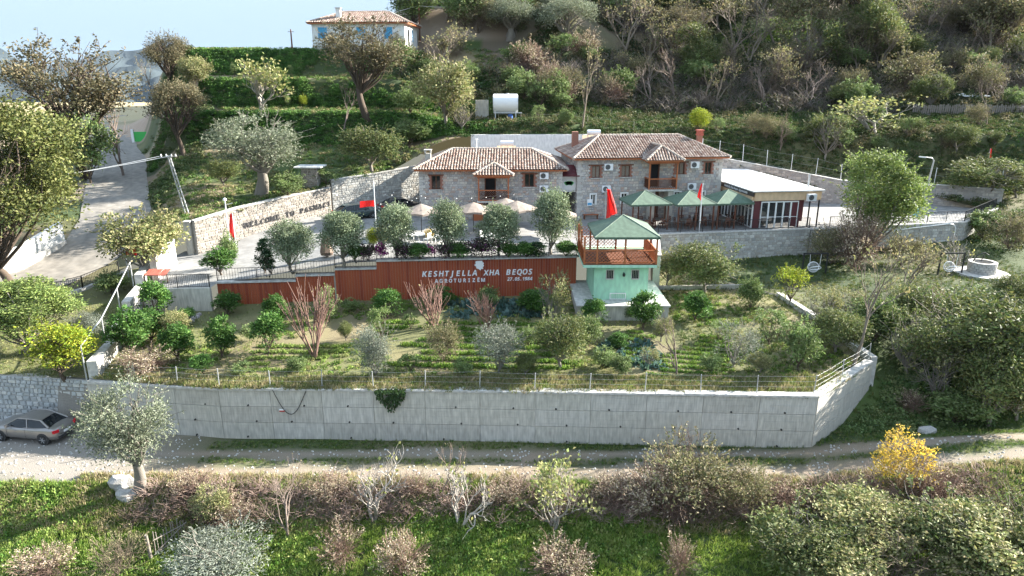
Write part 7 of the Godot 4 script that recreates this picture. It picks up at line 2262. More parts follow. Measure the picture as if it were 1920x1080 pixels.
	plant("golden", 0, 19.68, -30.71, 3.24, 2.99, "golden yellow bush beside the wheel tracks", "tree")
	plant("bramble", 2, 20.85, -30.37, 1.98, 3.50, "dull pink brown bush at the right foot of the golden one", "bush")
	plant("persimmon", 0, -14.63, -29.39, 2.11, 1.85, "yellow green sapling at the dark end of the hedge", "sapling")
	plant("olive_bush", 1, -13.18, -26.05, 2.45, 4.57, "silver olive bush at the bottom edge near the stick gate", "bush")
	plant("bramble", 0, -21.24, -26.17, 1.42, 2.90, "brown leaved thicket at the lower left corner", "thicket")
	plant("scrub", 2, -17.85, -26.37, 2.13, 3.16, "tan leaved bush left of the stick gate", "bush")
	plant("bramble", 1, -14.24, -29.39, 1.66, 2.64, "dry brown scrub between the olive trunk and the stick gate", "thicket")
	plant("bramble", 2, -7.92, -27.05, 2.16, 2.72, "red brown leaved thicket in the grass below the candelabra fig", "thicket")
	plant("bramble", 0, -4.98, -26.37, 2.13, 2.43, "brown leaved thicket in the middle of the lower field", "thicket")
	plant("bramble", 1, 2.17, -26.17, 1.84, 2.90, "rusty brown thicket at the bottom of the lower field", "thicket")
	plant("bramble", 2, 7.53, -26.37, 2.13, 1.94, "small dark brown thicket at the bottom edge", "thicket")
	plant("loquat", 0, 13.11, -26.37, 3.18, 4.86, "leafy tan green bush, first from the grass in the lower right mass", "bush")
	plant("persimmon", 1, 16.09, -27.61, 2.98, 4.78, "leafy bush topmost of the lower right mass, under the golden bush", "bush")
	plant("scrub", 2, 16.62, -25.61, 3.53, 5.70, "broad leafy bush at the bottom of the lower right mass", "bush")
	plant("loquat", 0, 19.61, -26.80, 3.19, 5.15, "leafy yellow green bush in the middle of the lower right mass", "bush")
	plant("persimmon", 1, 20.63, -25.28, 3.49, 5.16, "leafy bush near the corner in the lower right mass", "bush")
	plant("scrub", 2, 23.27, -28.00, 3.11, 4.30, "leafy bush at the right edge below the wheel tracks", "bush")
	plant("loquat", 0, 22.96, -25.66, 3.77, 3.79, "dark green leafy bush in the lower right corner", "bush")
	plant("persimmon", 1, 14.16, -25.38, 2.72, 4.25, "low leafy bush at the bottom edge of the lower right mass", "bush")
	plant("bramble", 0, -16.42, -30.97, 1.18, 2.19, "brown bramble bush in the hedge between the dirt track and the field", "bush", "bramble hedge below the dirt track")
	plant("bramble", 1, -9.25, -30.72, 1.24, 2.18, "brown bramble bush in the hedge between the dirt track and the field", "bush", "bramble hedge below the dirt track")
	plant("bramble", 2, -4.91, -30.83, 1.24, 2.18, "brown bramble bush in the hedge between the dirt track and the field", "bush", "bramble hedge below the dirt track")
	plant("bramble", 0, -0.54, -30.61, 1.05, 2.17, "brown bramble bush in the hedge between the dirt track and the field", "bush", "bramble hedge below the dirt track")
	plant("bramble", 1, 5.41, -30.47, 1.36, 2.71, "brown bramble bush in the hedge between the dirt track and the field", "bush", "bramble hedge below the dirt track")
	plant("bramble", 2, 13.76, -30.34, 1.42, 2.97, "brown bramble bush in the hedge between the dirt track and the field", "bush", "bramble hedge below the dirt track")
	plant("scrub", 0, 30.87, -114.84, 7.16, 9.75, "tangled olive brown bush in the slope thicket", "bush", "tangled bushes of the slope thicket")
	plant("thin", 0, 21.78, -116.32, 8.68, 11.84, "thin grey brown half leafless tree in the slope thicket", "tree", "thin trees of the slope thicket")
	plant("bare", 2, 63.62, -112.64, 6.16, 6.28, "bare grey tree in the slope thicket", "tree", "bare trees of the slope thicket")
	plant("thin", 0, 26.79, -114.73, 9.23, 10.03, "thin grey brown half leafless tree in the slope thicket", "tree", "thin trees of the slope thicket")
	plant("thin", 1, 16.09, -104.91, 8.03, 10.64, "thin grey brown half leafless tree in the slope thicket", "tree", "thin trees of the slope thicket")
	plant("bare", 1, 27.34, -111.06, 5.26, 7.73, "bare grey tree in the slope thicket", "tree", "bare trees of the slope thicket")
	plant("thin", 2, 50.47, -105.06, 5.43, 6.49, "thin grey brown half leafless tree in the slope thicket", "tree", "thin trees of the slope thicket")
	plant("thin", 0, 46.14, -115.09, 5.04, 6.61, "thin grey brown half leafless tree in the slope thicket", "tree", "thin trees of the slope thicket")
	plant("thin", 2, 31.73, -104.46, 8.22, 10.41, "thin grey brown half leafless tree in the slope thicket", "tree", "thin trees of the slope thicket")
	plant("thin", 2, 46.22, -109.23, 6.69, 8.46, "thin grey brown half leafless tree in the slope thicket", "tree", "thin trees of the slope thicket")
	plant("thin", 1, 25.37, -111.17, 5.24, 8.45, "thin grey brown half leafless tree in the slope thicket", "tree", "thin trees of the slope thicket")
	plant("loquat", 2, 40.26, -100.05, 7.37, 9.68, "dark leafy bush in the slope thicket", "bush", "leafy bushes of the slope thicket")
	plant("autumn", 2, 23.17, -104.95, 6.42, 8.51, "brown leaved tree in the slope thicket", "tree", "brown trees of the slope thicket")
	plant("thin", 0, 26.73, -105.67, 5.48, 6.21, "thin grey brown half leafless tree in the slope thicket", "tree", "thin trees of the slope thicket")
	plant("thin", 2, 40.85, -106.40, 8.57, 12.14, "thin grey brown half leafless tree in the slope thicket", "tree", "thin trees of the slope thicket")
	plant("thin", 2, 22.36, -115.58, 6.28, 8.58, "thin grey brown half leafless tree in the slope thicket", "tree", "thin trees of the slope thicket")
	plant("autumn", 2, 47.88, -102.12, 5.96, 7.46, "brown leaved tree in the slope thicket", "tree", "brown trees of the slope thicket")
	plant("thin", 1, 25.82, -108.49, 6.34, 6.81, "thin grey brown half leafless tree in the slope thicket", "tree", "thin trees of the slope thicket")
	plant("thin", 0, 18.77, -100.53, 7.54, 8.80, "thin grey brown half leafless tree in the slope thicket", "tree", "thin trees of the slope thicket")
	plant("thin", 1, 78.08, -116.43, 6.52, 9.99, "thin grey brown half leafless tree in the slope thicket", "tree", "thin trees of the slope thicket")
	plant("autumn", 2, 23.70, -105.31, 5.93, 6.52, "brown leaved tree in the slope thicket", "tree", "brown trees of the slope thicket")
	plant("bare", 1, 26.72, -108.73, 5.88, 8.05, "bare grey tree in the slope thicket", "tree", "bare trees of the slope thicket")
	plant("thin", 1, 53.61, -113.75, 6.59, 8.01, "thin grey brown half leafless tree in the slope thicket", "tree", "thin trees of the slope thicket")
	plant("bare", 2, 43.23, -110.08, 9.18, 9.99, "bare grey tree in the slope thicket", "tree", "bare trees of the slope thicket")
	plant("thin", 0, 49.94, -108.85, 6.64, 10.16, "thin grey brown half leafless tree in the slope thicket", "tree", "thin trees of the slope thicket")
	plant("thin", 1, 29.23, -115.59, 8.36, 11.70, "thin grey brown half leafless tree in the slope thicket", "tree", "thin trees of the slope thicket")
	plant("thin", 0, 47.95, -100.42, 6.76, 7.27, "thin grey brown half leafless tree in the slope thicket", "tree", "thin trees of the slope thicket")
	plant("thin", 0, 51.41, -110.82, 5.40, 8.65, "thin grey brown half leafless tree in the slope thicket", "tree", "thin trees of the slope thicket")
	plant("scrub", 1, 45.33, -103.46, 7.35, 7.26, "tangled olive brown bush in the slope thicket", "bush", "tangled bushes of the slope thicket")
	plant("loquat", 0, 28.18, -113.01, 6.77, 6.81, "dark leafy bush in the slope thicket", "bush", "leafy bushes of the slope thicket")
	plant("thin", 0, 17.33, -109.00, 7.61, 11.75, "thin grey brown half leafless tree in the slope thicket", "tree", "thin trees of the slope thicket")
	plant("thin", 2, 42.45, -112.77, 5.07, 6.74, "thin grey brown half leafless tree in the slope thicket", "tree", "thin trees of the slope thicket")
	plant("thin", 0, 31.42, -112.28, 8.33, 13.15, "thin grey brown half leafless tree in the slope thicket", "tree", "thin trees of the slope thicket")
	plant("bare", 1, 41.50, -111.91, 5.13, 8.18, "bare grey tree in the slope thicket", "tree", "bare trees of the slope thicket")
	plant("scrub", 1, 70.51, -106.77, 8.83, 10.83, "tangled olive brown bush in the slope thicket", "bush", "tangled bushes of the slope thicket")
	plant("thin", 2, 51.87, -101.89, 6.62, 8.25, "thin grey brown half leafless tree in the slope thicket", "tree", "thin trees of the slope thicket")
	plant("bare", 2, 21.40, -112.88, 6.44, 8.08, "bare grey tree in the slope thicket", "tree", "bare trees of the slope thicket")
	plant("bare", 2, 52.58, -102.99, 8.00, 8.20, "bare grey tree in the slope thicket", "tree", "bare trees of the slope thicket")
	plant("thin", 0, 45.95, -105.30, 6.12, 6.29, "thin grey brown half leafless tree in the slope thicket", "tree", "thin trees of the slope thicket")
	plant("thin", 0, 38.69, -107.88, 8.90, 11.04, "thin grey brown half leafless tree in the slope thicket", "tree", "thin trees of the slope thicket")
	plant("bare", 1, 59.00, -115.94, 8.51, 13.91, "bare grey tree in the slope thicket", "tree", "bare trees of the slope thicket")
	plant("bare", 1, 29.82, -102.13, 7.43, 10.45, "bare grey tree in the slope thicket", "tree", "bare trees of the slope thicket")
	plant("scrub", 0, 43.20, -108.25, 8.77, 11.75, "tangled olive brown bush in the slope thicket", "bush", "tangled bushes of the slope thicket")
	plant("bare", 1, 30.16, -116.68, 5.11, 6.13, "bare grey tree in the slope thicket", "tree", "bare trees of the slope thicket")
	plant("scrub", 1, 71.68, -114.60, 8.93, 13.92, "tangled olive brown bush in the slope thicket", "bush", "tangled bushes of the slope thicket")
	plant("thin", 0, 45.92, -101.77, 5.24, 5.03, "thin grey brown half leafless tree in the slope thicket", "tree", "thin trees of the slope thicket")
	plant("loquat", 1, 49.64, -102.74, 8.40, 8.66, "dark leafy bush in the slope thicket", "bush", "leafy bushes of the slope thicket")
	plant("autumn", 1, 44.01, -115.22, 7.22, 9.77, "brown leaved tree in the slope thicket", "tree", "brown trees of the slope thicket")
	plant("bare", 1, 66.32, -106.04, 4.89, 5.81, "bare grey tree in the slope thicket", "tree", "bare trees of the slope thicket")
	plant("thin", 2, 18.80, -101.77, 5.80, 7.18, "thin grey brown half leafless tree in the slope thicket", "tree", "thin trees of the slope thicket")
	plant("loquat", 2, 38.10, -115.34, 6.74, 6.99, "dark leafy bush in the slope thicket", "bush", "leafy bushes of the slope thicket")
	plant("thin", 0, 64.22, -111.05, 8.21, 8.48, "thin grey brown half leafless tree in the slope thicket", "tree", "thin trees of the slope thicket")
	plant("autumn", 1, 67.60, -109.47, 5.32, 6.95, "brown leaved tree in the slope thicket", "tree", "brown trees of the slope thicket")
	plant("scrub", 0, 49.97, -101.75, 6.29, 6.43, "tangled olive brown bush in the slope thicket", "bush", "tangled bushes of the slope thicket")
	plant("thin", 0, 58.41, -108.73, 7.56, 7.97, "thin grey brown half leafless tree in the slope thicket", "tree", "thin trees of the slope thicket")
	plant("autumn", 1, 71.38, -108.13, 8.21, 10.34, "brown leaved tree in the slope thicket", "tree", "brown trees of the slope thicket")
	plant("bare", 1, 23.87, -101.88, 7.49, 10.89, "bare grey tree in the slope thicket", "tree", "bare trees of the slope thicket")
	plant("thin", 1, 33.12, -102.12, 6.83, 7.98, "thin grey brown half leafless tree in the slope thicket", "tree", "thin trees of the slope thicket")
	plant("thin", 2, 67.78, -104.44, 7.39, 8.62, "thin grey brown half leafless tree in the slope thicket", "tree", "thin trees of the slope thicket")
	plant("loquat", 1, 23.47, -114.61, 7.36, 11.51, "dark leafy bush in the slope thicket", "bush", "leafy bushes of the slope thicket")
	plant("bare", 2, 35.84, -97.85, 4.18, 4.25, "bare grey tree in the slope thicket", "tree", "bare trees of the slope thicket")
	plant("loquat", 1, 42.37, -91.36, 2.95, 4.39, "dark leafy bush in the slope thicket", "bush", "leafy bushes of the slope thicket")
	plant("bare", 2, 17.67, -92.21, 5.62, 8.28, "bare grey tree in the slope thicket", "tree", "bare trees of the slope thicket")
	plant("bare", 2, 32.20, -92.21, 5.69, 7.15, "bare grey tree in the slope thicket", "tree", "bare trees of the slope thicket")
	plant("bare", 2, 35.21, -97.48, 4.43, 5.24, "bare grey tree in the slope thicket", "tree", "bare trees of the slope thicket")
	plant("bare", 0, 21.03, -93.69, 5.90, 7.76, "bare grey tree in the slope thicket", "tree", "bare trees of the slope thicket")
	plant("bare", 2, 29.11, -97.60, 3.52, 3.71, "bare grey tree in the slope thicket", "tree", "bare trees of the slope thicket")
	plant("bare", 1, 47.66, -100.77, 3.77, 4.28, "bare grey tree in the slope thicket", "tree", "bare trees of the slope thicket")
	plant("scrub", 1, 44.69, -94.78, 3.25, 4.16, "tangled olive brown bush in the slope thicket", "bush", "tangled bushes of the slope thicket")
	plant("bare", 2, 38.47, -92.22, 4.87, 7.30, "bare grey tree in the slope thicket", "tree", "bare trees of the slope thicket")
	plant("scrub", 2, 29.02, -99.19, 4.98, 7.33, "tangled olive brown bush in the slope thicket", "bush", "tangled bushes of the slope thicket")
	plant("scrub", 2, 34.73, -93.92, 5.37, 5.90, "tangled olive brown bush in the slope thicket", "bush", "tangled bushes of the slope thicket")
	plant("shrub", 0, 43.93, -91.72, 3.49, 4.97, "loose green shrub in the slope thicket", "bush", "green shrubs of the slope thicket")
	plant("scrub", 0, 51.68, -94.91, 5.29, 7.96, "tangled olive brown bush in the slope thicket", "bush", "tangled bushes of the slope thicket")
	plant("loquat", 1, 54.03, -101.51, 4.67, 7.22, "dark leafy bush in the slope thicket", "bush", "leafy bushes of the slope thicket")
	plant("thin", 1, 50.32, -100.17, 5.71, 7.00, "thin grey brown half leafless tree in the slope thicket", "tree", "thin trees of the slope thicket")
	plant("thin", 2, 26.38, -91.97, 5.52, 5.66, "thin grey brown half leafless tree in the slope thicket", "tree", "thin trees of the slope thicket")
	plant("shrub", 0, 25.20, -96.98, 4.01, 5.94, "loose green shrub in the slope thicket", "bush", "green shrubs of the slope thicket")
	plant("loquat", 1, 25.37, -98.94, 4.74, 6.83, "dark leafy bush in the slope thicket", "bush", "leafy bushes of the slope thicket")
	plant("bare", 1, 31.99, -93.32, 4.17, 6.26, "bare grey tree in the slope thicket", "tree", "bare trees of the slope thicket")
	plant("thin", 2, 47.43, -99.43, 4.94, 5.60, "thin grey brown half leafless tree in the slope thicket", "tree", "thin trees of the slope thicket")
	plant("thin", 0, 24.66, -92.33, 4.99, 5.77, "thin grey brown half leafless tree in the slope thicket", "tree", "thin trees of the slope thicket")
	plant("thin", 0, 39.52, -98.45, 5.01, 5.62, "thin grey brown half leafless tree in the slope thicket", "tree", "thin trees of the slope thicket")
	plant("loquat", 2, 23.22, -102.13, 6.06, 9.52, "dark leafy bush in the slope thicket", "bush", "leafy bushes of the slope thicket")
	plant("scrub", 2, 39.32, -99.07, 5.43, 8.57, "tangled olive brown bush in the slope thicket", "bush", "tangled bushes of the slope thicket")
	plant("thin", 1, 33.66, -95.16, 5.69, 8.20, "thin grey brown half leafless tree in the slope thicket", "tree", "thin trees of the slope thicket")
	plant("shrub", 0, 46.63, -101.14, 3.38, 5.30, "loose green shrub in the slope thicket", "bush", "green shrubs of the slope thicket")
	plant("thin", 1, 22.38, -102.37, 5.67, 8.15, "thin grey brown half leafless tree in the slope thicket", "tree", "thin trees of the slope thicket")
	plant("bare", 1, 41.16, -96.25, 3.85, 5.16, "bare grey tree in the slope thicket", "tree", "bare trees of the slope thicket")
	plant("scrub", 0, 36.97, -101.02, 3.80, 5.42, "tangled olive brown bush in the slope thicket", "bush", "tangled bushes of the slope thicket")
	plant("thin", 2, 72.02, -103.60, 3.04, 3.74, "thin grey brown half leafless tree in the slope thicket", "tree", "thin trees of the slope thicket")
	plant("loquat", 2, 71.37, -101.26, 4.85, 6.57, "dark leafy bush in the slope thicket", "bush", "leafy bushes of the slope thicket")
	plant("scrub", 0, 61.72, -94.29, 4.16, 6.25, "tangled olive brown bush in the slope thicket", "bush", "tangled bushes of the slope thicket")
	plant("shrub", 2, 63.65, -96.61, 3.15, 3.33, "loose green shrub in the slope thicket", "bush", "green shrubs of the slope thicket")
	plant("thin", 0, 61.87, -102.12, 4.19, 5.24, "thin grey brown half leafless tree in the slope thicket", "tree", "thin trees of the slope thicket")
	plant("thin", 2, 56.16, -102.61, 4.29, 6.49, "thin grey brown half leafless tree in the slope thicket", "tree", "thin trees of the slope thicket")
	plant("bare", 1, 63.51, -101.14, 3.73, 3.87, "bare grey tree in the slope thicket", "tree", "bare trees of the slope thicket")
	plant("scrub", 0, 60.24, -99.79, 3.56, 5.23, "tangled olive brown bush in the slope thicket", "bush", "tangled bushes of the slope thicket")
	plant("loquat", 1, 65.82, -101.03, 3.05, 3.21, "dark leafy bush in the slope thicket", "bush", "leafy bushes of the slope thicket")
	plant("scrub", 1, 54.66, -97.73, 3.38, 5.00, "tangled olive brown bush in the slope thicket", "bush", "tangled bushes of the slope thicket")
	plant("shrub", 2, 62.73, -99.19, 3.29, 3.60, "loose green shrub in the slope thicket", "bush", "green shrubs of the slope thicket")
	plant("bare", 0, 64.18, -93.81, 3.56, 4.85, "bare grey tree in the slope thicket", "tree", "bare trees of the slope thicket")
	plant("loquat", 0, 56.02, -98.58, 3.06, 3.75, "dark leafy bush in the slope thicket", "bush", "leafy bushes of the slope thicket")
	plant("thin", 2, 61.35, -94.66, 5.15, 7.29, "thin grey brown half leafless tree in the slope thicket", "tree", "thin trees of the slope thicket")
	plant("thin", 0, 13.59, -113.54, 5.80, 6.52, "thin grey brown half leafless tree in the slope thicket", "tree", "thin trees of the slope thicket")
	plant("olive", 2, -8.14, -105.53, 3.80, 3.85, "grey green olive tree in the slope thicket", "tree", "olive trees of the slope thicket")
	plant("shrub", 2, 16.01, -114.12, 5.81, 6.28, "loose green shrub in the slope thicket", "bush", "green shrubs of the slope thicket")
	plant("shrub", 0, -12.54, -106.70, 5.62, 5.53, "loose green shrub in the slope thicket", "bush", "green shrubs of the slope thicket")
	plant("olive", 0, 6.82, -105.18, 3.85, 5.01, "grey green olive tree in the slope thicket", "tree", "olive trees of the slope thicket")
	plant("thin", 0, 0.72, -104.23, 3.38, 3.74, "thin grey brown half leafless tree in the slope thicket", "tree", "thin trees of the slope thicket")
	plant("olive", 0, -13.83, -105.82, 5.08, 6.60, "grey green olive tree in the slope thicket", "tree", "olive trees of the slope thicket")
	plant("shrub", 1, -13.93, -105.31, 5.29, 6.35, "loose green shrub in the slope thicket", "bush", "green shrubs of the slope thicket")
	plant("thin", 2, 16.43, -113.70, 4.79, 5.91, "thin grey brown half leafless tree in the slope thicket", "tree", "thin trees of the slope thicket")
	plant("thin", 0, 15.45, -111.62, 3.26, 4.63, "thin grey brown half leafless tree in the slope thicket", "tree", "thin trees of the slope thicket")
	plant("thin", 1, -7.71, -106.54, 5.64, 7.96, "thin grey brown half leafless tree in the slope thicket", "tree", "thin trees of the slope thicket")
	plant("scrub", 2, 19.93, -121.58, 3.99, 4.20, "tangled olive brown bush in the slope thicket", "bush", "tangled bushes of the slope thicket")
	plant("shrub", 1, -6.86, -104.92, 5.38, 6.17, "loose green shrub in the slope thicket", "bush", "green shrubs of the slope thicket")
	plant("olive", 0, -5.27, -106.19, 4.11, 6.31, "grey green olive tree in the slope thicket", "tree", "olive trees of the slope thicket")
	plant("thin", 1, -9.46, -105.74, 5.20, 8.13, "thin grey brown half leafless tree in the slope thicket", "tree", "thin trees of the slope thicket")
	plant("shrub", 0, 15.09, -116.68, 5.84, 9.05, "loose green shrub in the slope thicket", "bush", "green shrubs of the slope thicket")
	plant("scrub", 1, 8.45, -106.45, 3.53, 3.59, "tangled olive brown bush in the slope thicket", "bush", "tangled bushes of the slope thicket")
	plant("shrub", 2, 0.81, -106.03, 3.89, 4.40, "loose green shrub in the slope thicket", "bush", "green shrubs of the slope thicket")
	plant("bare", 1, 16.08, -110.93, 4.08, 5.87, "bare grey tree in the slope thicket", "tree", "bare trees of the slope thicket")
	plant("olive", 1, 5.59, -106.57, 3.12, 3.17, "grey green olive tree in the slope thicket", "tree", "olive trees of the slope thicket")
	plant("scrub", 2, -1.73, -105.39, 4.76, 6.85, "tangled olive brown bush in the slope thicket", "bush", "tangled bushes of the slope thicket")
	plant("scrub", 0, -4.72, -104.26, 4.77, 7.23, "tangled olive brown bush in the slope thicket", "bush", "tangled bushes of the slope thicket")
	plant("bramble", 2, 12.78, -90.53, 3.34, 5.04, "dry brown bush in the slope thicket", "bush", "dry bushes of the slope thicket")
	plant("scrub", 1, 17.33, -97.48, 3.50, 4.87, "tangled olive brown bush in the slope thicket", "bush", "tangled bushes of the slope thicket")
	plant("shrub", 1, 0.15, -92.45, 2.55, 3.24, "loose green shrub in the slope thicket", "bush", "green shrubs of the slope thicket")
	plant("scrub", 1, 4.39, -89.35, 3.49, 5.30, "tangled olive brown bush in the slope thicket", "bush", "tangled bushes of the slope thicket")
	plant("shrub", 0, 5.66, -88.99, 3.65, 3.83, "loose green shrub in the slope thicket", "bush", "green shrubs of the slope thicket")
	plant("shrub", 0, 1.36, -89.34, 3.65, 3.83, "loose green shrub in the slope thicket", "bush", "green shrubs of the slope thicket")
	plant("shrub", 1, 13.96, -93.14, 3.43, 4.38, "loose green shrub in the slope thicket", "bush", "green shrubs of the slope thicket")
	plant("bramble", 2, 4.85, -92.20, 3.47, 4.32, "dry brown bush in the slope thicket", "bush", "dry bushes of the slope thicket")
	plant("shrub", 1, 14.28, -92.25, 2.59, 3.02, "loose green shrub in the slope thicket", "bush", "green shrubs of the slope thicket")
	plant("shrub", 2, 3.81, -87.91, 3.27, 3.96, "loose green shrub in the slope thicket", "bush", "green shrubs of the slope thicket")
	plant("bramble", 2, 20.09, -103.72, 3.76, 4.20, "dry brown bush in the slope thicket", "bush", "dry bushes of the slope thicket")
	plant("scrub", 2, 12.27, -91.32, 3.65, 3.45, "tangled olive brown bush in the slope thicket", "bush", "tangled bushes of the slope thicket")
	plant("thin", 1, 15.66, -98.53, 3.34, 4.63, "thin grey brown half leafless tree in the slope thicket", "tree", "thin trees of the slope thicket")
	plant("scrub", 1, 6.58, -90.57, 3.46, 5.19, "tangled olive brown bush in the slope thicket", "bush", "tangled bushes of the slope thicket")
	plant("shrub", 1, 0.73, -97.43, 2.87, 4.16, "loose green shrub in the slope thicket", "bush", "green shrubs of the slope thicket")
	plant("bramble", 2, 6.52, -89.10, 2.83, 4.11, "dry brown bush in the slope thicket", "bush", "dry bushes of the slope thicket")
	plant("shrub", 0, 10.57, -99.61, 2.74, 3.51, "loose green shrub in the slope thicket", "bush", "green shrubs of the slope thicket")
	plant("shrub", 0, 6.15, -87.55, 2.23, 3.39, "loose green shrub in the slope thicket", "bush", "green shrubs of the slope thicket")
	plant("bramble", 0, 2.24, -95.68, 3.89, 5.42, "dry brown bush in the slope thicket", "bush", "dry bushes of the slope thicket")
	plant("bramble", 1, 9.86, -100.17, 3.79, 5.24, "dry brown bush in the slope thicket", "bush", "dry bushes of the slope thicket")
	plant("thin", 0, 16.20, -101.82, 3.56, 4.87, "thin grey brown half leafless tree in the slope thicket", "tree", "thin trees of the slope thicket")
	plant("shrub", 2, 6.90, -99.51, 3.17, 4.66, "loose green shrub in the slope thicket", "bush", "green shrubs of the slope thicket")
	plant("scrub", 2, 50.44, -81.84, 1.63, 2.39, "tangled olive brown bush in the slope thicket", "bush", "tangled bushes of the slope thicket")
	plant("shrub", 2, 37.80, -82.59, 2.58, 3.58, "loose green shrub in the slope thicket", "bush", "green shrubs of the slope thicket")
	plant("shrub", 1, 42.20, -81.58, 1.59, 1.49, "loose green shrub in the slope thicket", "bush", "green shrubs of the slope thicket")
	plant("shrub", 2, 46.74, -82.69, 2.35, 2.84, "loose green shrub in the slope thicket", "bush", "green shrubs of the slope thicket")
	plant("scrub", 0, 28.19, -82.77, 2.20, 2.92, "tangled olive brown bush in the slope thicket", "bush", "tangled bushes of the slope thicket")
	plant("scrub", 0, 31.58, -82.38, 1.94, 2.13, "tangled olive brown bush in the slope thicket", "bush", "tangled bushes of the slope thicket")
	plant("scrub", 0, 37.30, -82.55, 2.36, 3.30, "tangled olive brown bush in the slope thicket", "bush", "tangled bushes of the slope thicket")
	plant("loquat", 0, 56.26, -82.03, 1.70, 1.69, "dark leafy bush in the slope thicket", "bush", "leafy bushes of the slope thicket")
	plant("scrub", 1, 37.99, -82.76, 1.85, 2.38, "tangled olive brown bush in the slope thicket", "bush", "tangled bushes of the slope thicket")
	plant("scrub", 1, 56.30, -85.89, 2.57, 3.23, "tangled olive brown bush in the slope thicket", "bush", "tangled bushes of the slope thicket")
	plant("scrub", 1, 29.64, -82.15, 2.70, 2.51, "tangled olive brown bush in the slope thicket", "bush", "tangled bushes of the slope thicket")
	plant("shrub", 1, 31.76, -81.96, 2.08, 2.39, "loose green shrub in the slope thicket", "bush", "green shrubs of the slope thicket")
	plant("shrub", 0, 38.01, -81.62, 2.42, 3.33, "loose green shrub in the slope thicket", "bush", "green shrubs of the slope thicket")
	plant("loquat", 2, 46.47, -82.86, 2.21, 3.26, "dark leafy bush in the slope thicket", "bush", "leafy bushes of the slope thicket")
	plant("loquat", 1, 36.47, -81.78, 1.63, 2.45, "dark leafy bush in the slope thicket", "bush", "leafy bushes of the slope thicket")
	plant("shrub", 2, 43.22, -84.88, 2.62, 2.75, "loose green shrub in the slope thicket", "bush", "green shrubs of the slope thicket")
	plant("shrub", 1, -10.75, -93.06, 2.08, 3.24, "loose green shrub in the slope thicket", "bush", "green shrubs of the slope thicket")
	plant("scrub", 0, -5.75, -88.40, 1.68, 2.56, "tangled olive brown bush in the slope thicket", "bush", "tangled bushes of the slope thicket")
	plant("scrub", 0, -9.08, -99.55, 2.80, 3.27, "tangled olive brown bush in the slope thicket", "bush", "tangled bushes of the slope thicket")
	plant("shrub", 0, -14.67, -93.93, 2.69, 4.16, "loose green shrub in the slope thicket", "bush", "green shrubs of the slope thicket")
	plant("shrub", 0, -11.38, -86.95, 2.79, 3.90, "loose green shrub in the slope thicket", "bush", "green shrubs of the slope thicket")
	plant("scrub", 1, -15.14, -95.18, 2.32, 3.61, "tangled olive brown bush in the slope thicket", "bush", "tangled bushes of the slope thicket")
	plant("scrub", 1, -7.65, -100.01, 2.64, 2.74, "tangled olive brown bush in the slope thicket", "bush", "tangled bushes of the slope thicket")
	plant("shrub", 0, -5.63, -93.70, 2.55, 3.73, "loose green shrub in the slope thicket", "bush", "green shrubs of the slope thicket")
	plant("shrub", 2, -13.82, -91.03, 2.73, 3.48, "loose green shrub in the slope thicket", "bush", "green shrubs of the slope thicket")
	plant("scrub", 2, -0.53, -93.69, 2.52, 3.10, "tangled olive brown bush in the slope thicket", "bush", "tangled bushes of the slope thicket")
	plant("autumn", 1, 49.02, -106.16, 13.43, 9.31, "tree with thick dark ivied trunk reaching out of the top of the picture", "tree")


# ---------------------------------------------------------------- grass, weeds, undergrowth: what nobody could count
func fill(n: int, x0: float, x1: float, d0: float, d1: float, ok: Callable, s0: float, s1: float, sy := 1.0) -> Array:
	var a := []
	for i in n:
		var x := rr(x0, x1)
		var d := rr(d0, d1)
		if ok.call(x, d): a.append(spot(x, -d, rr(s0, s1), -1e6, sy))
	return a

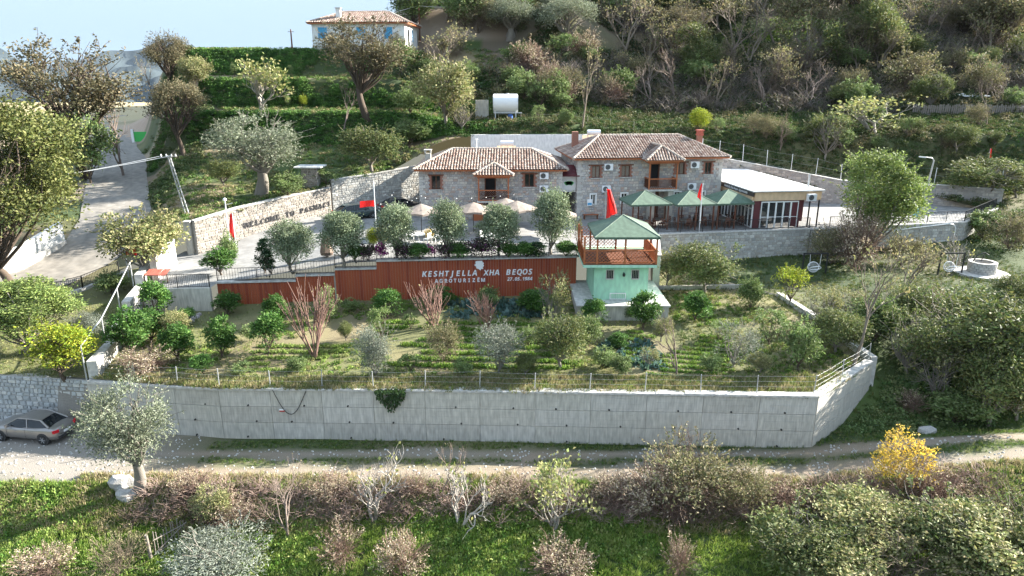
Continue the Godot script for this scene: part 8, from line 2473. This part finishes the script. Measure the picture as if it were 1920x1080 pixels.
func ground_cover() -> void:
	var leafm: Material = M.leaf
	rng.seed = 77
	var blades := tuft_mesh(9, 0.26, 0.035, 0.13, 0.7, 3)
	var weeds := clump_mesh(26, 0.12, 0.6, 0.2, 4, 0.6)
	var brush := clump_mesh(70, 0.25, 0.5, 0.62, 5, 0.9)
	var ivy := clump_mesh(90, 0.16, 0.75, 0.55, 6, 0.7)
	var twigs := twig_mesh(26, 0.75, 7)
	var green := [Color(0.1, 0.17, 0.025), Color(0.18, 0.25, 0.045), Color(0.26, 0.3, 0.08)]
	var deep := [Color(0.03, 0.07, 0.015), Color(0.06, 0.11, 0.025)]
	var dry := [Color(0.34, 0.27, 0.15), Color(0.26, 0.2, 0.11), Color(0.4, 0.33, 0.2)]
	rng.seed = 78
	# lower field
	scatter("grass", "green grass and weeds of the lower field", blades, leafm, fill(40000, -38, 46, 23.5, 31.6, func(x: float, d: float) -> bool: return true, 0.6, 1.3), green)
	rng.seed = 79
	scatter("weeds", "leafy weeds in the lower field", weeds, leafm, fill(18000, -36, 44, 23.5, 31.4, func(x: float, d: float) -> bool: return n01(x, -d, 5, 11) > 0.35, 0.6, 1.5), [Color(0.12, 0.21, 0.035), Color(0.22, 0.3, 0.07), Color(0.07, 0.14, 0.025), Color(0.28, 0.3, 0.1)])
	rng.seed = 80
	scatter("dry_grass", "dry tan grass along the bramble hedge", blades, leafm, fill(13000, -34, 42, 28.8, 32.2, func(x: float, d: float) -> bool: return n01(x, -d, 4, 3) > 0.4, 0.7, 1.5), dry + [Color(0.14, 0.18, 0.05)])
	rng.seed = 81
	scatter("bramble_tangle", "tangled dry bramble stems of the track hedge", twigs, leafm, fill(520, -19, 24, 29.3, 31.3, func(x: float, d: float) -> bool: return absf(d - 30.4) < 0.9, 0.7, 1.5), [Color(0.3, 0.21, 0.17), Color(0.42, 0.31, 0.26), Color(0.2, 0.14, 0.11)])
	# verges of the dirt track
	rng.seed = 82
	scatter("grass", "short grass between the wheel tracks and at the wall foot", blades, leafm, fill(20000, -20, 46, 31.3, 38.5, func(x: float, d: float) -> bool: return track(x, d) < 0.35 and (d < 35.8 or x > 17 + (d - 35) * 1.2), 0.35, 0.8), [Color(0.06, 0.12, 0.02), Color(0.1, 0.15, 0.03), Color(0.2, 0.2, 0.08)])
	rng.seed = 83
	scatter("gravel", "loose pale stones on the dirt track", pebble_mesh(), M.stone, fill(2600, -34, 28, 31.8, 38.0, func(x: float, d: float) -> bool: return track(x, d) > 0.5, 0.3, 0.9), [Color(0.68, 0.65, 0.6), Color(0.55, 0.51, 0.47)])
	# bank on the right and the far meadow below the terrace wall
	rng.seed = 84
	scatter("undergrowth", "leafy undergrowth covering the right bank", ivy, leafm, fill(4400, 18.5, 66, 34.6, 46, func(x: float, d: float) -> bool: return x > 17.6 + (d - 35) * 1.22 and track(x, d) < 0.4 and d > 36.2 + sm(16, 30, x) * 1.0 and n01(x, -d, 3, 21) > 0.25, 0.5, 1.2), [Color(0.06, 0.11, 0.03), Color(0.12, 0.17, 0.06), Color(0.18, 0.2, 0.08)])
	rng.seed = 85
	scatter("grass", "grass of the meadow below the terrace wall", blades, leafm, fill(26000, 11, 76, 38, 79, func(x: float, d: float) -> bool: return not Geometry2D.is_point_in_polygon(Vector2(x, -d), yard) and Vector2(x - 40, d - 56.9).length() > 2.2, 0.6, 1.2), [Color(0.04, 0.075, 0.016), Color(0.07, 0.105, 0.024), Color(0.15, 0.14, 0.05)])  # grass tints darkened too, the meadow shadow painted into them
	# garden
	rng.seed = 86
	scatter("grass", "grass of the walled garden", blades, leafm, fill(30000, -60, 22, 35.5, 52, func(x: float, d: float) -> bool: return Geometry2D.is_point_in_polygon(Vector2(x, -d), garden) and (n01(x, -d, 2.6, 55) < 0.52 or rng.randf() < 0.12) and not (x > -15.5 and x < -9 and d > 42.3 and d < 46.5) and not (x > 4.5 and x < 11 and d > 46) and not (x > -9.3 and x < 3.6 and d > 38.6 and d < 45.6) and not (x > 6.2 and x < 14 and d > 37.4 and d < 44.8), 0.35, 0.8), [Color(0.11, 0.16, 0.04), Color(0.2, 0.22, 0.07), Color(0.32, 0.29, 0.13)])
	rng.seed = 87
	scatter("dry_grass", "dry stalks along the garden fence", blades, leafm, fill(6000, -24.5, 21, 35.6, 37.6, func(x: float, d: float) -> bool: return Geometry2D.is_point_in_polygon(Vector2(x, -d), garden), 0.7, 1.6), [Color(0.3, 0.24, 0.14), Color(0.22, 0.2, 0.09), Color(0.12, 0.16, 0.04)])
	rng.seed = 101
	scatter("weeds", "patchy weeds and clover across the walled garden", weeds, leafm, fill(5200, -24, 21, 36, 51, func(x: float, d: float) -> bool: return Geometry2D.is_point_in_polygon(Vector2(x, -d), garden) and n01(x, -d, 6.5, 61) > 0.5 and not (x > 4.5 and x < 11 and d > 46) and not (x > -9.3 and x < 3.6 and d > 38.6 and d < 45.6) and not (x > 6.2 and x < 14 and d > 37.4 and d < 44.8), 0.5, 1.25), [Color(0.12, 0.2, 0.03), Color(0.2, 0.26, 0.06), Color(0.07, 0.13, 0.02), Color(0.26, 0.24, 0.1)])
	rng.seed = 88
	var left_rows := []
	for k in 6:
		for i in 110:
			var x := -16.5 + i * 0.07 + rr(-0.05, 0.05)
			var z := -37.6 - k * 0.85 + rr(-0.14, 0.14)
			if n01(x, z, 7, 81) > 0.35: left_rows.append(spot(x, z, rr(0.5, 1.1)))
	scatter("vegetable_rows", "sparse green rows on the dry left part of the garden", weeds, leafm, left_rows, [Color(0.14, 0.2, 0.04), Color(0.2, 0.25, 0.07)])
	var rows := []
	for k in 8:
		for i in 170:
			var x := -9.2 + i * 0.075 + rr(-0.05, 0.05)
			var z := -38.9 - k * 0.92 + rr(-0.16, 0.16) + 0.05 * x
			if n01(x, z, 7, 6) > 0.2: rows.append(spot(x, z, rr(0.7, 1.3)))
	for k in 11:
		for i in 60:
			var x := 6.3 + i * 0.11 + k * 0.16 + rr(-0.05, 0.05)
			var z := -37.6 - k * 0.66 + i * 0.02 + rr(-0.06, 0.06)
			if n01(x, z, 7, 36) > 0.25: rows.append(spot(x, z, rr(0.6, 1.2)))
	scatter("vegetable_rows", "low green vegetable rows across the garden terrace", weeds, leafm, rows, [Color(0.12, 0.2, 0.03), Color(0.19, 0.26, 0.05), Color(0.07, 0.14, 0.02)])
	rng.seed = 89
	var cab := []
	for i in 120: cab.append(spot(rr(-4.5, 2.2), -rr(46.6, 49.9), rr(1.3, 2.1)))
	for i in 60: cab.append(spot(rr(5.6, 9.4), -rr(38.6, 42.6), rr(1.0, 1.9)))
	scatter("cabbages", "blue green cabbages in the garden beds", clump_mesh(18, 0.2, 0.75, 0.16, 9, 0.6), leafm, cab, [Color(0.07, 0.13, 0.11), Color(0.11, 0.17, 0.15), Color(0.06, 0.1, 0.07)])
	rng.seed = 90
	scatter("rubble", "pale rubble heaped under the entrance railing", pebble_mesh(), M.stone, fill(260, -26.3, -22.4, 45.6, 47.2, func(_x: float, _d: float) -> bool: return true, 1.0, 3.0), [Color(0.55, 0.48, 0.46), Color(0.45, 0.38, 0.37)])
	# terraces and the slope
	rng.seed = 91
	var outside := func(x: float, d: float) -> bool: return not Geometry2D.is_point_in_polygon(Vector2(x, -d), yard) and absf(x - road_x(d)) > 4.0
	scatter("hedge_bank", "dark green creeper covering the terrace banks", ivy, leafm, fill(9000, -50, -2, 79.3, 96.6, func(x: float, d: float) -> bool: return x > road_x(d) + 4 and (absf(d - 81.1) < 1.3 or absf(d - 87.6) < 1.3 or absf(d - 94.1) < 1.7) and n01(x, -d, 3, 77) > 0.22, 0.6, 1.2), [Color(0.06, 0.14, 0.025), Color(0.11, 0.2, 0.04), Color(0.035, 0.08, 0.018)])
	rng.seed = 92
	scatter("grass", "grass and weeds on the terraces", weeds, leafm, fill(12000, -48, 4, 56, 102, func(x: float, d: float) -> bool: return outside.call(x, d) and x > road_x(d) + 3.6 and (n01(x, -d, 2.8, 70) > 0.42 or d < 78), 0.7, 1.8), [Color(0.07, 0.13, 0.025), Color(0.13, 0.18, 0.05), Color(0.24, 0.2, 0.1)])
	rng.seed = 93
	scatter("grass", "grass of the bank behind the houses", weeds, leafm, fill(16000, -6, 80, 75.5, 92, func(x: float, d: float) -> bool: return outside.call(x, d), 0.8, 1.8), [Color(0.03, 0.065, 0.014), Color(0.06, 0.09, 0.025), Color(0.11, 0.1, 0.045)])
	rng.seed = 94
	scatter("undergrowth", "dense brown green undergrowth of the slope", brush, leafm, fill(11000, -14, 110, 90, 140, func(x: float, d: float) -> bool: return n01(x, -d, 2.2, 14) > 0.22 and not (x < 0 and d > 96 and d < 108) and d > 90.5 - 6 * (1 - sm(-2, 4, x)), 0.8, 2.0), [Color(0.1, 0.1, 0.045), Color(0.04, 0.06, 0.022), Color(0.2, 0.16, 0.09), Color(0.03, 0.055, 0.018)])
	rng.seed = 95
	scatter("thicket_twigs", "grey leafless twigs of the slope thicket", twigs, leafm, fill(5000, -10, 110, 90, 140, func(x: float, d: float) -> bool: return n01(x, -d, 2.0, 44) > 0.45 and not (x < 0 and d > 96 and d < 108), 1.2, 3.0), [Color(0.2, 0.17, 0.15), Color(0.27, 0.22, 0.18), Color(0.15, 0.12, 0.1)])
	rng.seed = 96
	scatter("bright_scrub", "bright yellow green scrub high on the slope", ivy, leafm, fill(2500, 10, 90, 104, 135, func(x: float, d: float) -> bool: return n01(x, -d, 1.6, 91) > 0.62, 0.9, 2.0), [Color(0.15, 0.21, 0.04), Color(0.1, 0.16, 0.03)])
	rng.seed = 97
	scatter("undergrowth", "scrub on the bare earth beside the climbing road", brush, leafm, fill(900, -75, -40, 46, 110, func(x: float, d: float) -> bool: return x < road_x(d) - 5 and n01(x, -d, 2.4, 5) > 0.45, 0.5, 1.3), [Color(0.13, 0.12, 0.05), Color(0.2, 0.17, 0.09), Color(0.07, 0.1, 0.03)])
	rng.seed = 100
	scatter("undergrowth", "dark low scrub on the grass bank behind the houses", brush, leafm, fill(1500, -8, 84, 80, 91, func(x: float, d: float) -> bool: return outside.call(x, d) and n01(x, -d, 3.0, 26) > 0.48, 0.5, 1.2), [Color(0.05, 0.08, 0.025), Color(0.09, 0.1, 0.04), Color(0.16, 0.13, 0.07)])
	rng.seed = 99
	scatter("undergrowth", "dark scrub on the steep end of the terraces and the right hand bank", ivy, leafm, fill(3000, -56, -34, 60, 100, func(x: float, d: float) -> bool: return x > road_x(d) + 3.6 and x < road_x(d) + 12 and n01(x, -d, 3, 15) > 0.3, 0.6, 1.4) + fill(1500, 44, 72, 50, 79, func(x: float, d: float) -> bool: return not Geometry2D.is_point_in_polygon(Vector2(x, -d), yard) and n01(x, -d, 2.5, 66) > 0.42, 0.6, 1.5), [Color(0.05, 0.09, 0.025), Color(0.09, 0.12, 0.04), Color(0.13, 0.13, 0.06)])
	rng.seed = 98
	var hang := MB.new()
	for i in 420:
		hang.col = mixc([Color(0.03, 0.06, 0.02), Color(0.05, 0.08, 0.03), Color(0.025, 0.04, 0.015)])
		var a := rr(-0.85, 0.85)
		var y := -pow(rng.randf(), 1.2) * (1.55 - 1.1 * absf(a))
		leaf(hang, Vector3(a * (1.0 + 0.15 * y), y + 0.3, rr(-0.05, 0.3) + (0.3 if y > -0.1 else 0.0)), (Vector3(rr(-0.6, 0.6), -0.8, rr(-0.3, 0.5))).normalized(), (Vector3(rr(-0.5, 0.5), 0.5, 1)).normalized(), rr(0.13, 0.24), 0.12)
	var ht := thing("hanging_creeper", "dark creeper spilling over the top of the concrete wall", "climber", Vector3(-6.85, 3.15, -35.85))
	obj("foliage", hang, leafm, ht)

func pebble_mesh() -> Mesh:
	rng.seed = 12
	var mb := MB.new()
	var top := []
	for k in 6:
		var a := TAU * k / 6
		top.append([Vector3(cos(a), -0.2, sin(a) * 0.8) * 0.09 * rr(0.8, 1.2), Vector3(cos(a) * 0.06, 0.06 * rr(0.7, 1.2), sin(a) * 0.05)])
	for k in 6:
		var n: int = (k + 1) % 6
		mb.quad(top[n][0], top[k][0], top[k][1], top[n][1])
		mb.tri(top[n][1], top[k][1], Vector3(0, 0.075, 0))
	return mb.mesh()
